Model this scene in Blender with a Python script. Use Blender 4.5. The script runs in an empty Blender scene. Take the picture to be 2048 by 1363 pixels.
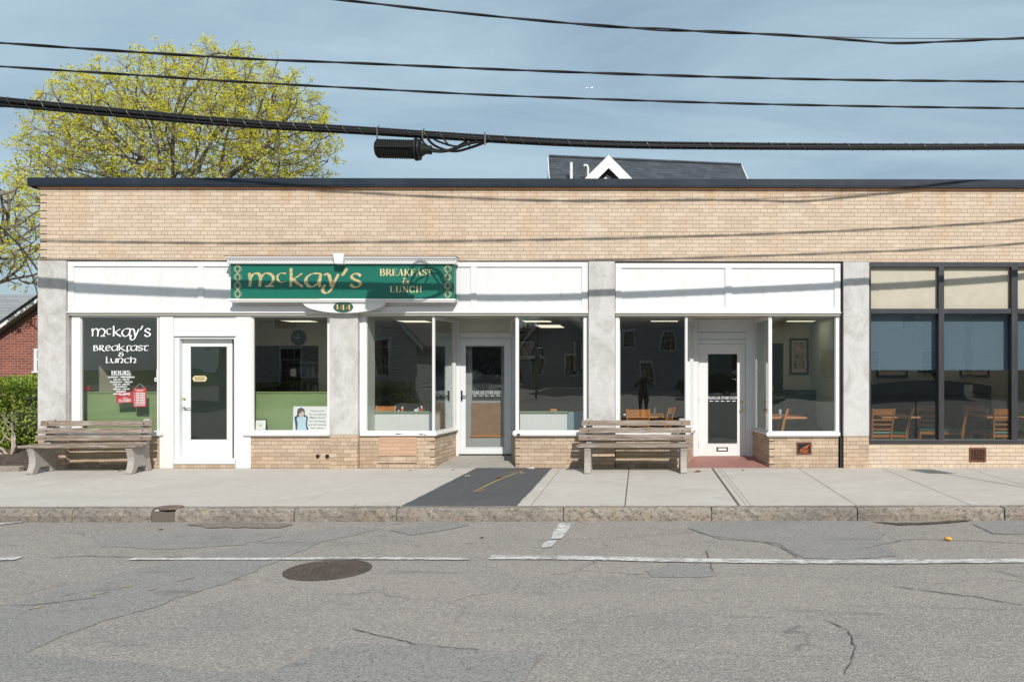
import bpy, bmesh, math, random
import numpy as np
from mathutils import Vector, Matrix, Quaternion
from mathutils.kdtree import KDTree

random.seed(7)
rnd = random.Random(11)
S = bpy.context.scene
COL = S.collection

# ---------------------------------------------------------------- camera, world, sun, exposure
F, CX, CY, YAW, CAMZ, CAMD = 1600.0, 1294.0, 735.0, 0.0087, 1.79, 14.3
cam_data = bpy.data.cameras.new("camera")
cam = bpy.data.objects.new("camera", cam_data)
COL.objects.link(cam)
cam_data.sensor_width = 36
cam_data.lens = F / 2048 * 36
cam_data.shift_x = -(CX - 1024) / 2048
cam_data.shift_y = (CY - 681.5) / 2048
cam_data.clip_start = 0.05
cam_data.clip_end = 20000
cam.location = (0, -CAMD, CAMZ)
cam.rotation_euler = (math.pi / 2, 0, -YAW)
S.camera = cam

SUNV = Vector((-0.39, 1.0, -0.79)).normalized()      # direction the light travels
SUN_EL = math.asin(-SUNV.z)
SUN_AZ = math.atan2(-SUNV.x, -SUNV.y)                 # clockwise from +Y
w = bpy.data.worlds.new("World")
S.world = w
w.use_nodes = True
nt = w.node_tree
nt.nodes.clear()
out = nt.nodes.new("ShaderNodeOutputWorld")
bg = nt.nodes.new("ShaderNodeBackground")
sky = nt.nodes.new("ShaderNodeTexSky")
sky.sky_type = 'NISHITA'
sky.sun_disc = False
sky.sun_elevation = SUN_EL
sky.sun_rotation = SUN_AZ
sky.air_density = 1.0
sky.dust_density = 1.5
sky.ozone_density = 1.0
tc = nt.nodes.new("ShaderNodeTexCoord")
sep = nt.nodes.new("ShaderNodeSeparateXYZ")
nt.links.new(tc.outputs["Generated"], sep.inputs[0])
addz = nt.nodes.new("ShaderNodeMath"); addz.operation = 'MAXIMUM'; addz.inputs[1].default_value = 0.0
nt.links.new(sep.outputs[2], addz.inputs[0])
addz2 = nt.nodes.new("ShaderNodeMath"); addz2.operation = 'ADD'; addz2.inputs[1].default_value = 0.22
nt.links.new(addz.outputs[0], addz2.inputs[0])
dv = []
for i in (0, 1):
    d = nt.nodes.new("ShaderNodeMath"); d.operation = 'DIVIDE'
    nt.links.new(sep.outputs[i], d.inputs[0]); nt.links.new(addz2.outputs[0], d.inputs[1]); dv.append(d)
cmb = nt.nodes.new("ShaderNodeCombineXYZ")
nt.links.new(dv[0].outputs[0], cmb.inputs[0]); nt.links.new(dv[1].outputs[0], cmb.inputs[1])
mp = nt.nodes.new("ShaderNodeMapping"); mp.inputs["Scale"].default_value = (0.55, 1.5, 1); mp.inputs["Rotation"].default_value = (0, 0, 0.12)
nt.links.new(cmb.outputs[0], mp.inputs[0])
nz = nt.nodes.new("ShaderNodeTexNoise"); nz.inputs["Scale"].default_value = 1.3; nz.inputs["Detail"].default_value = 7; nz.inputs["Roughness"].default_value = 0.55; nz.inputs["Distortion"].default_value = 0.5
nt.links.new(mp.outputs[0], nz.inputs["Vector"])
rmp = nt.nodes.new("ShaderNodeMapRange"); rmp.inputs[1].default_value = 0.36; rmp.inputs[2].default_value = 0.64; rmp.inputs[3].default_value = 0.42; rmp.inputs[4].default_value = 1.0
nt.links.new(nz.outputs["Fac"], rmp.inputs[0])
mixw = nt.nodes.new("ShaderNodeMix"); mixw.data_type = 'RGBA'
nt.links.new(rmp.outputs[0], mixw.inputs[0]); nt.links.new(sky.outputs[0], mixw.inputs[6])
mixw.inputs[7].default_value = (5.35, 7.25, 8.6, 1)      # thin cloud, on the sky's own scale
nt.links.new(mixw.outputs[2], bg.inputs[0])
bg.inputs[1].default_value = 0.079
nt.links.new(bg.outputs[0], out.inputs[0])

sd = bpy.data.lights.new("sun", 'SUN')
sd.energy = 4.2
sd.angle = math.radians(0.53)
sd.color = (1.0, 0.955, 0.89)
so = bpy.data.objects.new("sun", sd)
so.rotation_euler = SUNV.to_track_quat('-Z', 'Y').to_euler()
so.location = (8, -20, 20)
COL.objects.link(so)
S.view_settings.view_transform = 'Standard'
S.view_settings.look = 'None'
S.view_settings.exposure = 0.12
S.view_settings.gamma = 1
S.render.engine = 'CYCLES'
S.cycles.use_denoising = True
S.cycles.max_bounces = 8
S.cycles.diffuse_bounces = 4
S.cycles.glossy_bounces = 4
S.cycles.transparent_max_bounces = 24
S.cycles.caustics_reflective = False
S.cycles.caustics_refractive = False

# ---------------------------------------------------------------- measuring helpers (photo pixel -> point on a plane in the world)
cY, sY = math.cos(YAW), math.sin(YAW)
def X(px, y=0.0):
    return (CAMD + y) * math.tan(math.atan((px - CX) / F) + YAW)
def Z(py, px=1280, y=0.0):
    d = X(px, y) * sY + (CAMD + y) * cY
    return CAMZ + (CY - py) / F * d
def G(px, py, z=0.0):
    u, v = (px - CX) / F, (CY - py) / F
    t = (z - CAMZ) / v
    return (t * (u * cY + sY), -CAMD + t * (-u * sY + cY))

# ---------------------------------------------------------------- tagging and mesh helpers
def tag(o, label=None, cat=None, group=None, kind=None):
    if label: o['label'] = label
    if cat: o['category'] = cat
    if group: o['group'] = group
    if kind: o['kind'] = kind
    return o
def empty(name, loc=(0, 0, 0), rz=0, label=None, cat=None, group=None):
    o = bpy.data.objects.new(name, None)
    COL.objects.link(o); o.location = loc; o.rotation_euler = (0, 0, rz)
    o.empty_display_size = 0.1
    return tag(o, label, cat, group)
def kids(o):
    return [c for c in bpy.data.objects if c.parent == o]
def copy_tree(o, parent=None):
    c = o.copy(); COL.objects.link(c)
    if parent: c.parent = parent
    for ch in kids(o): copy_tree(ch, c)
    return c

class MB:
    def __init__(s): s.v = []; s.f = []; s.sm = False
    def add(s, vs, fs):
        b = len(s.v); s.v += [tuple(v) for v in vs]; s.f += [tuple(b + i for i in f) for f in fs]; return s
    def box(s, x0, x1, y0, y1, z0, z1):
        if x0 > x1: x0, x1 = x1, x0
        if y0 > y1: y0, y1 = y1, y0
        if z0 > z1: z0, z1 = z1, z0
        return s.add([(x0,y0,z0),(x1,y0,z0),(x1,y1,z0),(x0,y1,z0),(x0,y0,z1),(x1,y0,z1),(x1,y1,z1),(x0,y1,z1)],
                     [(0,3,2,1),(4,5,6,7),(0,1,5,4),(1,2,6,5),(2,3,7,6),(3,0,4,7)])
    def prism(s, poly, fn, a, b):
        """poly: 2-D points, fn(p, t) -> 3-D, t in (a, b)."""
        n = len(poly)
        vs = [fn(p, a) for p in poly] + [fn(p, b) for p in poly]
        fs = [tuple(range(n - 1, -1, -1)), tuple(range(n, 2 * n))] + [(i, (i + 1) % n, n + (i + 1) % n, n + i) for i in range(n)]
        return s.add(vs, fs)
    def xz(s, poly, y0, y1): return s.prism(poly, lambda p, t: (p[0], t, p[1]), y0, y1)
    def xy(s, poly, z0, z1): return s.prism(poly, lambda p, t: (p[0], p[1], t), z0, z1)
    def yz(s, poly, x0, x1): return s.prism(poly, lambda p, t: (t, p[0], p[1]), x0, x1)
    def seg(s, p0, p1, th, z0, z1, off=0.0):
        """box along the ground segment p0-p1, thickness th centred off to its left."""
        d = Vector((p1[0]-p0[0], p1[1]-p0[1])); d.normalize(); n = Vector((-d.y, d.x))
        a, b = off - th / 2, off + th / 2
        q = [(p0[0]+n.x*a, p0[1]+n.y*a), (p1[0]+n.x*a, p1[1]+n.y*a), (p1[0]+n.x*b, p1[1]+n.y*b), (p0[0]+n.x*b, p0[1]+n.y*b)]
        return s.xy(q, z0, z1)
    def tube(s, pts, r, n=8, caps=True):
        pts = [Vector(p) for p in pts]
        if not hasattr(r, '__len__'): r = [r] * len(pts)
        b = len(s.v); up = None
        for i, p in enumerate(pts):
            t = (pts[min(i + 1, len(pts) - 1)] - pts[max(i - 1, 0)])
            if t.length < 1e-9: t = Vector((0, 0, 1))
            t.normalize()
            if up is None:
                up = Vector((0, 0, 1)) if abs(t.z) < 0.9 else Vector((1, 0, 0))
            u = t.cross(up)
            if u.length < 1e-6: u = t.orthogonal()
            u.normalize(); v2 = u.cross(t); up = v2
            for k in range(n):
                a = 2 * math.pi * k / n
                s.v.append(tuple(p + (u * math.cos(a) + v2 * math.sin(a)) * r[i]))
        for i in range(len(pts) - 1):
            for k in range(n):
                s.f.append((b + i*n + k, b + i*n + (k+1) % n, b + (i+1)*n + (k+1) % n, b + (i+1)*n + k))
        if caps:
            s.f.append(tuple(b + k for k in range(n))[::-1])
            s.f.append(tuple(b + (len(pts)-1)*n + k for k in range(n)))
        return s
    def lathe(s, prof, c=(0, 0, 0), n=16, axis='z'):
        b = len(s.v)
        for r, h in prof:
            for k in range(n):
                a = 2 * math.pi * k / n
                x, y = r * math.cos(a), r * math.sin(a)
                p = (x, y, h) if axis == 'z' else ((x, h, y) if axis == 'y' else (h, x, y))
                s.v.append((p[0]+c[0], p[1]+c[1], p[2]+c[2]))
        m = len(prof)
        for i in range(m - 1):
            for k in range(n):
                s.f.append((b+i*n+k, b+i*n+(k+1) % n, b+(i+1)*n+(k+1) % n, b+(i+1)*n+k))
        s.f.append(tuple(b + k for k in range(n))[::-1]); s.f.append(tuple(b+(m-1)*n+k for k in range(n)))
        return s
    def build(s, name, m, parent=None, smooth=False, bevel=0, label=None, cat=None, group=None, kind=None, recalc=True):
        me = bpy.data.meshes.new(name)
        me.from_pydata(s.v, [], s.f)
        if recalc:
            bm = bmesh.new(); bm.from_mesh(me); bmesh.ops.recalc_face_normals(bm, faces=bm.faces); bm.to_mesh(me); bm.free()
        if isinstance(m, (list, tuple)):
            for q in m: me.materials.append(q)
        else: me.materials.append(m)
        if smooth:
            for p in me.polygons: p.use_smooth = True
        o = bpy.data.objects.new(name, me)
        COL.objects.link(o)
        if parent: o.parent = parent
        if bevel:
            md = o.modifiers.new("bevel", 'BEVEL'); md.width = bevel; md.segments = 2; md.limit_method = 'ANGLE'; md.angle_limit = math.radians(35)
        return tag(o, label, cat, group, kind)

# ---------------------------------------------------------------- materials
MATS = {}
U1 = (1, 1, 1)
def mat(name, base, layers=(), rough=0.7, bump=(), metal=0.0, emit=None, coords='Object', spec=None, uvw=None, rnd_amt=0):
    """layers: (colour, scale, lo, hi, stretch, distortion, amount)  bump: (scale, strength, stretch)"""
    m = bpy.data.materials.new(name); m.use_nodes = True
    t = m.node_tree; N = t.nodes; L = t.links
    b = N["Principled BSDF"]
    b.inputs["Roughness"].default_value = rough
    b.inputs["Metallic"].default_value = metal
    if spec is not None: b.inputs["Specular IOR Level"].default_value = spec
    tcn = N.new("ShaderNodeTexCoord")
    vec = tcn.outputs[coords]
    col = None
    c0 = N.new("ShaderNodeRGB"); c0.outputs[0].default_value = (*base, 1); col = c0.outputs[0]
    m['tree'] = 1
    for (c, sc, lo, hi, st, di, am) in layers:
        mpn = N.new("ShaderNodeMapping"); mpn.inputs["Scale"].default_value = st
        mpn.inputs["Location"].default_value = (rnd.uniform(0, 20), rnd.uniform(0, 20), rnd.uniform(0, 20))
        L.new(vec, mpn.inputs[0])
        if rnd_amt:
            oi = N.new("ShaderNodeObjectInfo"); vm = N.new("ShaderNodeVectorMath"); vm.operation = 'MULTIPLY_ADD'
            L.new(oi.outputs["Random"], vm.inputs[0]); vm.inputs[1].default_value = (rnd_amt, rnd_amt*.7, rnd_amt*.3); L.new(mpn.outputs[0], vm.inputs[2])
            vv = vm.outputs[0]
        else: vv = mpn.outputs[0]
        nn = N.new("ShaderNodeTexNoise"); nn.inputs["Scale"].default_value = sc; nn.inputs["Detail"].default_value = 6
        nn.inputs["Roughness"].default_value = 0.6; nn.inputs["Distortion"].default_value = di
        L.new(vv, nn.inputs["Vector"])
        mr = N.new("ShaderNodeMapRange"); mr.inputs[1].default_value = lo; mr.inputs[2].default_value = hi; mr.inputs[3].default_value = 0; mr.inputs[4].default_value = am
        L.new(nn.outputs["Fac"], mr.inputs[0])
        mx = N.new("ShaderNodeMix"); mx.data_type = 'RGBA'
        L.new(mr.outputs[0], mx.inputs[0]); L.new(col, mx.inputs[6]); mx.inputs[7].default_value = (*c, 1)
        col = mx.outputs[2]
    L.new(col, b.inputs["Base Color"])
    prev = None
    for (sc, stg, st) in bump:
        mpn = N.new("ShaderNodeMapping"); mpn.inputs["Scale"].default_value = st; L.new(vec, mpn.inputs[0])
        nn = N.new("ShaderNodeTexNoise"); nn.inputs["Scale"].default_value = sc; nn.inputs["Detail"].default_value = 4
        L.new(mpn.outputs[0], nn.inputs["Vector"])
        bp = N.new("ShaderNodeBump"); bp.inputs["Strength"].default_value = min(1, stg); bp.inputs["Distance"].default_value = 0.01 if stg <= 1 else 0.01*stg
        L.new(nn.outputs["Fac"], bp.inputs["Height"])
        if prev: L.new(prev, bp.inputs["Normal"])
        prev = bp.outputs[0]
    if prev: L.new(prev, b.inputs["Normal"])
    if emit:
        b.inputs["Emission Color"].default_value = (*emit[0], 1); b.inputs["Emission Strength"].default_value = emit[1]
    MATS[name] = m
    return m

def brick_mat(name, c1, c2, mortar, bw=0.232, bh=0.0692, ms=0.0032, stains=(), squash=(0.5, 6), bumpd=0.006, z_off=0.0, x_off=0.0, bias=0.0):
    m = bpy.data.materials.new(name); m.use_nodes = True
    t = m.node_tree; N = t.nodes; L = t.links; b = N["Principled BSDF"]
    b.inputs["Roughness"].default_value = 0.78
    tcn = N.new("ShaderNodeTexCoord"); sp = N.new("ShaderNodeSeparateXYZ"); L.new(tcn.outputs["Object"], sp.inputs[0])
    ad = N.new("ShaderNodeMath"); L.new(sp.outputs[0], ad.inputs[0]); L.new(sp.outputs[1], ad.inputs[1])
    ad2 = N.new("ShaderNodeMath"); L.new(ad.outputs[0], ad2.inputs[0]); ad2.inputs[1].default_value = 40 + x_off
    az = N.new("ShaderNodeMath"); L.new(sp.outputs[2], az.inputs[0]); az.inputs[1].default_value = 2 * bh * 6 + z_off
    cb = N.new("ShaderNodeCombineXYZ"); L.new(ad2.outputs[0], cb.inputs[0]); L.new(az.outputs[0], cb.inputs[1])
    # slight waviness so the courses are not ruled with a ruler
    wn = N.new("ShaderNodeTexNoise"); wn.inputs["Scale"].default_value = 1.3; L.new(cb.outputs[0], wn.inputs["Vector"])
    vm = N.new("ShaderNodeVectorMath"); vm.operation = 'MULTIPLY_ADD'; vm.inputs[1].default_value = (0.012, 0.008, 0)
    L.new(wn.outputs["Color"], vm.inputs[0]); L.new(cb.outputs[0], vm.inputs[2])
    br = N.new("ShaderNodeTexBrick")
    br.offset = 0.5; br.offset_frequency = 2; br.squash = squash[0]; br.squash_frequency = squash[1]
    br.inputs["Scale"].default_value = 1.0
    br.inputs["Brick Width"].default_value = bw; br.inputs["Row Height"].default_value = bh
    br.inputs["Mortar Size"].default_value = ms; br.inputs["Mortar Smooth"].default_value = 0.15; br.inputs["Bias"].default_value = bias
    br.inputs["Color1"].default_value = (*c1, 1); br.inputs["Color2"].default_value = (*c2, 1); br.inputs["Mortar"].default_value = (*mortar, 1)
    L.new(vm.outputs[0], br.inputs["Vector"])
    col = br.outputs["Color"]
    for (c, sc, lo, hi, st, am, z0, z1) in stains:
        mpn = N.new("ShaderNodeMapping"); mpn.inputs["Scale"].default_value = st; mpn.inputs["Location"].default_value = (rnd.uniform(0, 9),)*3
        L.new(tcn.outputs["Object"], mpn.inputs[0])
        nn = N.new("ShaderNodeTexNoise"); nn.inputs["Scale"].default_value = sc; nn.inputs["Detail"].default_value = 6; L.new(mpn.outputs[0], nn.inputs["Vector"])
        mr = N.new("ShaderNodeMapRange"); mr.inputs[1].default_value = lo; mr.inputs[2].default_value = hi; mr.inputs[4].default_value = am
        L.new(nn.outputs["Fac"], mr.inputs[0]); fac = mr.outputs[0]
        if z0 is not None:
            zr = N.new("ShaderNodeMapRange"); zr.inputs[1].default_value = z0; zr.inputs[2].default_value = z1; L.new(sp.outputs[2], zr.inputs[0])
            mu = N.new("ShaderNodeMath"); mu.operation = 'MULTIPLY'; L.new(fac, mu.inputs[0]); L.new(zr.outputs[0], mu.inputs[1]); fac = mu.outputs[0]
        mx = N.new("ShaderNodeMix"); mx.data_type = 'RGBA'; L.new(fac, mx.inputs[0]); L.new(col, mx.inputs[6]); mx.inputs[7].default_value = (*c, 1); col = mx.outputs[2]
    L.new(col, b.inputs["Base Color"])
    inv = N.new("ShaderNodeMath"); inv.operation = 'SUBTRACT'; inv.inputs[0].default_value = 1; L.new(br.outputs["Fac"], inv.inputs[1])
    bp = N.new("ShaderNodeBump"); bp.inputs["Strength"].default_value = 1; bp.inputs["Distance"].default_value = bumpd; L.new(inv.outputs[0], bp.inputs["Height"])
    n2 = N.new("ShaderNodeTexNoise"); n2.inputs["Scale"].default_value = 45; L.new(tcn.outputs["Object"], n2.inputs["Vector"])
    bp2 = N.new("ShaderNodeBump"); bp2.inputs["Strength"].default_value = 0.25; bp2.inputs["Distance"].default_value = 0.01
    L.new(n2.outputs["Fac"], bp2.inputs["Height"]); L.new(bp.outputs[0], bp2.inputs["Normal"]); L.new(bp2.outputs[0], b.inputs["Normal"])
    return m

def glass_mat(name, tint=(0.955, 0.965, 0.96), refl=1.0, wav=0.0, wscale=2.0):
    m = bpy.data.materials.new(name); m.use_nodes = True
    t = m.node_tree; N = t.nodes; L = t.links; N.clear()
    o = N.new("ShaderNodeOutputMaterial"); mx = N.new("ShaderNodeMixShader"); tr = N.new("ShaderNodeBsdfTransparent"); gl = N.new("ShaderNodeBsdfGlossy")
    tr.inputs[0].default_value = (*tint, 1); gl.inputs["Roughness"].default_value = 0.0; gl.inputs["Color"].default_value = (0.95, 1, 0.98, 1)
    fr = N.new("ShaderNodeFresnel"); ge = N.new("ShaderNodeNewGeometry"); ir = N.new("ShaderNodeMapRange")
    ir.inputs[3].default_value = 1.5; ir.inputs[4].default_value = 1/1.5; L.new(ge.outputs["Backfacing"], ir.inputs[0]); L.new(ir.outputs[0], fr.inputs[0])   # the pane's back face counts from the air side too
    mu = N.new("ShaderNodeMath"); mu.operation = 'MULTIPLY'; mu.inputs[1].default_value = refl; mu.use_clamp = True
    L.new(fr.outputs[0], mu.inputs[0]); L.new(mu.outputs[0], mx.inputs[0]); L.new(tr.outputs[0], mx.inputs[1]); L.new(gl.outputs[0], mx.inputs[2]); L.new(mx.outputs[0], o.inputs[0])
    if wav:
        tcn = N.new("ShaderNodeTexCoord"); nn = N.new("ShaderNodeTexNoise"); nn.inputs["Scale"].default_value = wscale; nn.inputs["Detail"].default_value = 1
        L.new(tcn.outputs["Object"], nn.inputs["Vector"])
        bp = N.new("ShaderNodeBump"); bp.inputs["Strength"].default_value = 1; bp.inputs["Distance"].default_value = wav; L.new(nn.outputs["Fac"], bp.inputs["Height"]); L.new(bp.outputs[0], gl.inputs["Normal"])
    return m

M = {}
M['brick'] = brick_mat('buff brick', (0.60, 0.478, 0.36), (0.50, 0.392, 0.292), (0.25, 0.185, 0.135),
    stains=[((0.62, 0.55, 0.47), 1.6, 0.56, 0.75, (1, 1, 1), 0.35, None, 0), ((0.50, 0.33, 0.19), 2.2, 0.5, 0.75, (1, 1, .35), 0.35, None, 0), ((0.42, 0.20, 0.07), 4, 0.52, 0.7, (1.2, 1, .3), 0.5, 4.6, 4.98)], z_off=0.0)
M['brick_low'] = brick_mat('buff brick base', (0.52, 0.40, 0.29), (0.37, 0.275, 0.195), (0.23, 0.165, 0.115),
    stains=[((0.33, 0.19, 0.09), 3.0, 0.45, 0.7, (1, 1, .6), 0.45, 0.35, 0.0), ((0.62, 0.55, 0.46), 2.6, 0.56, 0.75, (1, 1, 1), 0.35, None, 0)], bh=0.0692)
M['brick_patch'] = brick_mat('orange brick patch', (0.53, 0.33, 0.215), (0.45, 0.27, 0.17), (0.42, 0.34, 0.27), bw=0.25, bh=0.064, ms=0.006, squash=(1, 2))
M['brick_red'] = brick_mat('red brick', (0.30, 0.085, 0.055), (0.19, 0.055, 0.04), (0.38, 0.30, 0.25), bw=0.22, bh=0.075, ms=0.007, squash=(1, 2))
M['concrete'] = mat('stucco pillar', (0.52, 0.51, 0.50), [((0.33, 0.31, 0.285), 2.0, 0.40, 0.72, (1, 1, .7), 1.6, 0.8), ((0.62, 0.60, 0.59), 4.5, 0.5, 0.75, (1.3, 1, .8), 2.0, 0.6), ((0.24, 0.21, 0.18), 12, 0.62, 0.72, (1, 1, 1), 1.5, 0.5)], rough=0.85, bump=[(9, .6, U1), (60, .3, U1)])
M['white'] = mat('white paint', (0.72, 0.717, 0.71), [((0.66, 0.64, 0.60), 3.0, 0.52, 0.8, (1, 1, 1.5), 0.5, 0.5), ((0.30, 0.27, 0.23), 24, 0.735, 0.76, (1, 1, 1), 0.6, 0.9)], rough=0.5, bump=[(30, .12, U1)])
M['white_clean'] = mat('white panel paint', (0.69, 0.692, 0.695), [((0.60, 0.595, 0.58), 2.0, 0.48, 0.75, (1.5, 1, .5), 0.5, 0.55), ((0.58, 0.56, 0.52), 7, 0.58, 0.72, (1.2, 1, .15), 0.5, 0.45), ((0.35, 0.33, 0.30), 40, 0.70, 0.73, U1, 0.3, 0.7)], rough=0.42)
M['white_worn'] = mat('peeling white paint', (0.71, 0.703, 0.69), [((0.60, 0.585, 0.56), 3, 0.52, 0.78, (1, 1, .6), 0.6, 0.5), ((0.22, 0.19, 0.16), 26, 0.69, 0.71, (1, 1, .7), 0.8, 0.9)], rough=0.6, bump=[(35, .4, U1)])
M['door_paint'] = mat('blue grey door paint', (0.66, 0.69, 0.70), [((0.58, 0.58, 0.56), 3, 0.5, 0.8, U1, 0.5, 0.5)], rough=0.42)
M['beige_paint'] = mat('beige paint', (0.56, 0.54, 0.47), [((0.48, 0.46, 0.40), 2, 0.45, 0.8, U1, 0.5, 0.6)], rough=0.6)
M['tan_panel'] = mat('tan glass panel', (0.47, 0.43, 0.34), [((0.36, 0.33, 0.26), 2.5, 0.42, 0.75, (1, 1, 1), 1.6, 0.6), ((0.20, 0.19, 0.16), 26, 0.66, 0.72, (1, 1, .6), 1.5, 0.6)], rough=0.45)
M['bronze'] = mat('dark bronze aluminium', (0.055, 0.055, 0.062), [((0.10, 0.10, 0.11), 6, 0.5, 0.8, (1, 1, .3), 0.4, 0.6)], rough=0.42, metal=0.6)
M['coping'] = mat('dark navy metal coping', (0.016, 0.024, 0.036), [((0.035, 0.046, 0.062), 1.4, 0.48, 0.75, (1, 1, 1), 0.5, 0.7)], rough=0.5, bump=[(1.6, 1.5, (1, .3, .6))], spec=.25)
M['wood_strip'] = mat('brown wood strip', (0.30, 0.14, 0.06), [((0.14, 0.07, 0.04), 8, 0.45, 0.7, (.4, 1, 1), 0.5, 0.7)], rough=0.8)
M['black'] = mat('black paint', (0.02, 0.02, 0.022), rough=0.5)
M['old_grey'] = mat('weathered grey paint', (0.30, 0.305, 0.30), rough=.6)
M['dark_pane'] = mat('dark panel behind glass', (0.022, 0.024, 0.027), rough=.5)
M['dark'] = mat('dark void', (0.012, 0.012, 0.013), rough=0.9)
M['glass'] = glass_mat('window glass', refl=1.4, wav=0.0010, wscale=1.1)
M['glass_mid'] = glass_mat('wavy window glass', tint=(0.955, 0.962, 0.955), refl=2.1, wav=0.0022, wscale=1.6)
M['glass_storm'] = glass_mat('storm door glass', tint=(0.95, 0.96, 0.96), refl=1.4, wav=0.003, wscale=2.0)
M['glass_door'] = glass_mat('door glass', tint=(0.82, 0.92, 0.93), refl=1.4, wav=0.002, wscale=2.0)
M['glass_dark'] = glass_mat('tinted window glass', tint=(0.82, 0.84, 0.86), refl=1.35, wav=0.0008)
M['steel'] = mat('brushed metal', (0.55, 0.55, 0.54), rough=0.3, metal=1)
M['iron'] = mat('dark iron fitting', (0.05, 0.05, 0.055), rough=0.45, metal=0.6)
M['brass'] = mat('brass', (0.55, 0.38, 0.14), rough=0.35, metal=1)
M['rust'] = mat('rusty iron', (0.17, 0.065, 0.03), [((0.07, 0.03, 0.02), 18, 0.42, 0.62, U1, 0.5, 0.9)], rough=0.9, bump=[(40, .6, U1)])
M['rubble'] = mat('orange rubble', (0.45, 0.11, 0.03), [((0.12, 0.04, 0.02), 14, 0.45, 0.6, U1, 1.0, 0.9)], rough=0.9, bump=[(25, .8, U1)])
M['plywood'] = mat('brown board', (0.20, 0.115, 0.06), [((0.30, 0.18, 0.10), 9, 0.45, 0.7, (.6, 1, 1), 1.6, 0.6)], rough=0.6)
M['red_floor'] = mat('faded red painted floor', (0.29, 0.135, 0.115), [((0.40, 0.20, 0.17), 3.5, 0.45, 0.75, U1, 1.0, 0.7), ((0.20, 0.10, 0.09), 22, 0.6, 0.7, U1, .4, .5)], rough=0.7)
M['step'] = mat('entry step concrete', (0.36, 0.335, 0.30), [((0.24, 0.22, 0.19), 5, 0.45, 0.75, U1, 0.8, 0.6)], rough=0.85, bump=[(60, .4, U1)])
M['green_wall'] = mat('sage green paint', (0.225, 0.31, 0.14), [((0.195, 0.275, 0.12), 2.0, 0.4, 0.7, (.6, 1, 2), 0.3, 0.6)], rough=0.6)
M['green_trim'] = mat('green sill paint', (0.24, 0.36, 0.20), rough=0.5)
M['wall_in'] = mat('interior cream wall', (0.62, 0.59, 0.48), rough=0.8)
M['wall_rear'] = mat('olive rear wall with shade painted in', (0.20, 0.195, 0.165), rough=0.8)  # olive darkened so the back of the room looks unlit
M['wall_side'] = mat('interior pale green wall', (0.55, 0.60, 0.52), rough=0.8)
M['low_white'] = mat('white beadboard', (0.70, 0.70, 0.685), [((0.64, 0.67, 0.63), 14, 0.45, 0.6, (6, 6, .05), 0, 0.6)], rough=0.6)
M['blue_grey'] = mat('blue grey surface', (0.19, 0.29, 0.34), rough=0.6)  # flat blue grey for the low wall's right end and shelves
M['ceil'] = mat('ceiling tile', (0.50, 0.49, 0.45), rough=0.9)
M['floor_in'] = mat('interior floor tile', (0.16, 0.13, 0.11), [((0.10, 0.08, 0.07), 4, 0.4, 0.7, U1, 0.5, 0.6)], rough=0.45)
M['tube_light'] = mat('lit ceiling panel', (0.8, 0.78, 0.66), emit=((1.0, 0.93, 0.72), 1.15))
M['shade'] = mat('grey blue roller shade', (0.20, 0.275, 0.31), [((0.18, 0.25, 0.285), 3, 0.4, 0.7, (1, 1, 6), 0, 0.6)], rough=0.9)
M['pic_frame'] = mat('black picture frame', (0.015, 0.013, 0.012), rough=0.35)
M['booth_black'] = mat('black vinyl', (0.012, 0.012, 0.014), rough=0.38)
M['booth_green'] = mat('dark green vinyl', (0.02, 0.065, 0.035), rough=0.4)
M['seat_green'] = mat('green vinyl seat', (0.03, 0.15, 0.085), rough=0.35)
M['oak'] = mat('varnished orange wood', (0.56, 0.215, 0.05), [((0.38, 0.13, 0.03), 7, 0.42, 0.7, (.5, 2, 2), 0.8, 0.6)], rough=0.35)
M['paper'] = mat('paper', (0.78, 0.78, 0.76), rough=0.7)
M['vinyl_white'] = mat('white vinyl lettering', (0.85, 0.87, 0.88), rough=0.5)
M['red_gloss'] = mat('red gloss', (0.42, 0.02, 0.02), rough=0.25)
M['red_sign'] = mat('red card', (0.62, 0.025, 0.035), rough=0.5)
M['ketchup'] = mat('red plastic', (0.55, 0.02, 0.015), rough=0.3)
M['plastic_w'] = mat('white plastic', (0.75, 0.76, 0.74), rough=0.35)
M['sign_green'] = mat('green sign paint', (0.003, 0.132, 0.090), [((0.005, 0.108, 0.078), 1.5, 0.45, 0.75, (.4, 1, 1), 0.3, 0.6)], rough=0.42)
M['sign_dark'] = mat('dark green oval paint', (0.02, 0.085, 0.055), rough=0.45)
M['gold'] = mat('gold leaf', (0.62, 0.52, 0.26), [((0.36, 0.24, 0.09), 26, 0.44, 0.62, U1, 0.8, 0.8), ((0.80, 0.74, 0.50), 38, 0.52, 0.66, U1, 0.5, 0.7)], rough=0.45, metal=0.25)
M['gold_flat'] = mat('pale gold paint', (0.68, 0.60, 0.34), [((0.45, 0.36, 0.17), 30, 0.45, 0.62, U1, 0.6, 0.6)], rough=0.5, metal=0.1)
M['orange_num'] = mat('pale orange paint', (0.70, 0.46, 0.22), rough=0.5)
M['yellow_bare'] = mat('bare yellow wood', (0.55, 0.34, 0.12), rough=0.7)
M['bench_wood'] = mat('weathered bench wood', (0.235, 0.185, 0.145), [((0.42, 0.39, 0.36), 3.0, 0.45, 0.72, (.7, 3, 5), 0.8, 0.8), ((0.11, 0.08, 0.06), 9, 0.49, 0.60, (.25, 4, 6), 1.2, 0.85), ((0.20, 0.12, 0.07), 2.4, 0.52, 0.7, (1, 2, 6), 2.5, 0.7)], rough=0.8, bump=[(12, .6, (.2, 3, 6))], rnd_amt=13)
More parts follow.
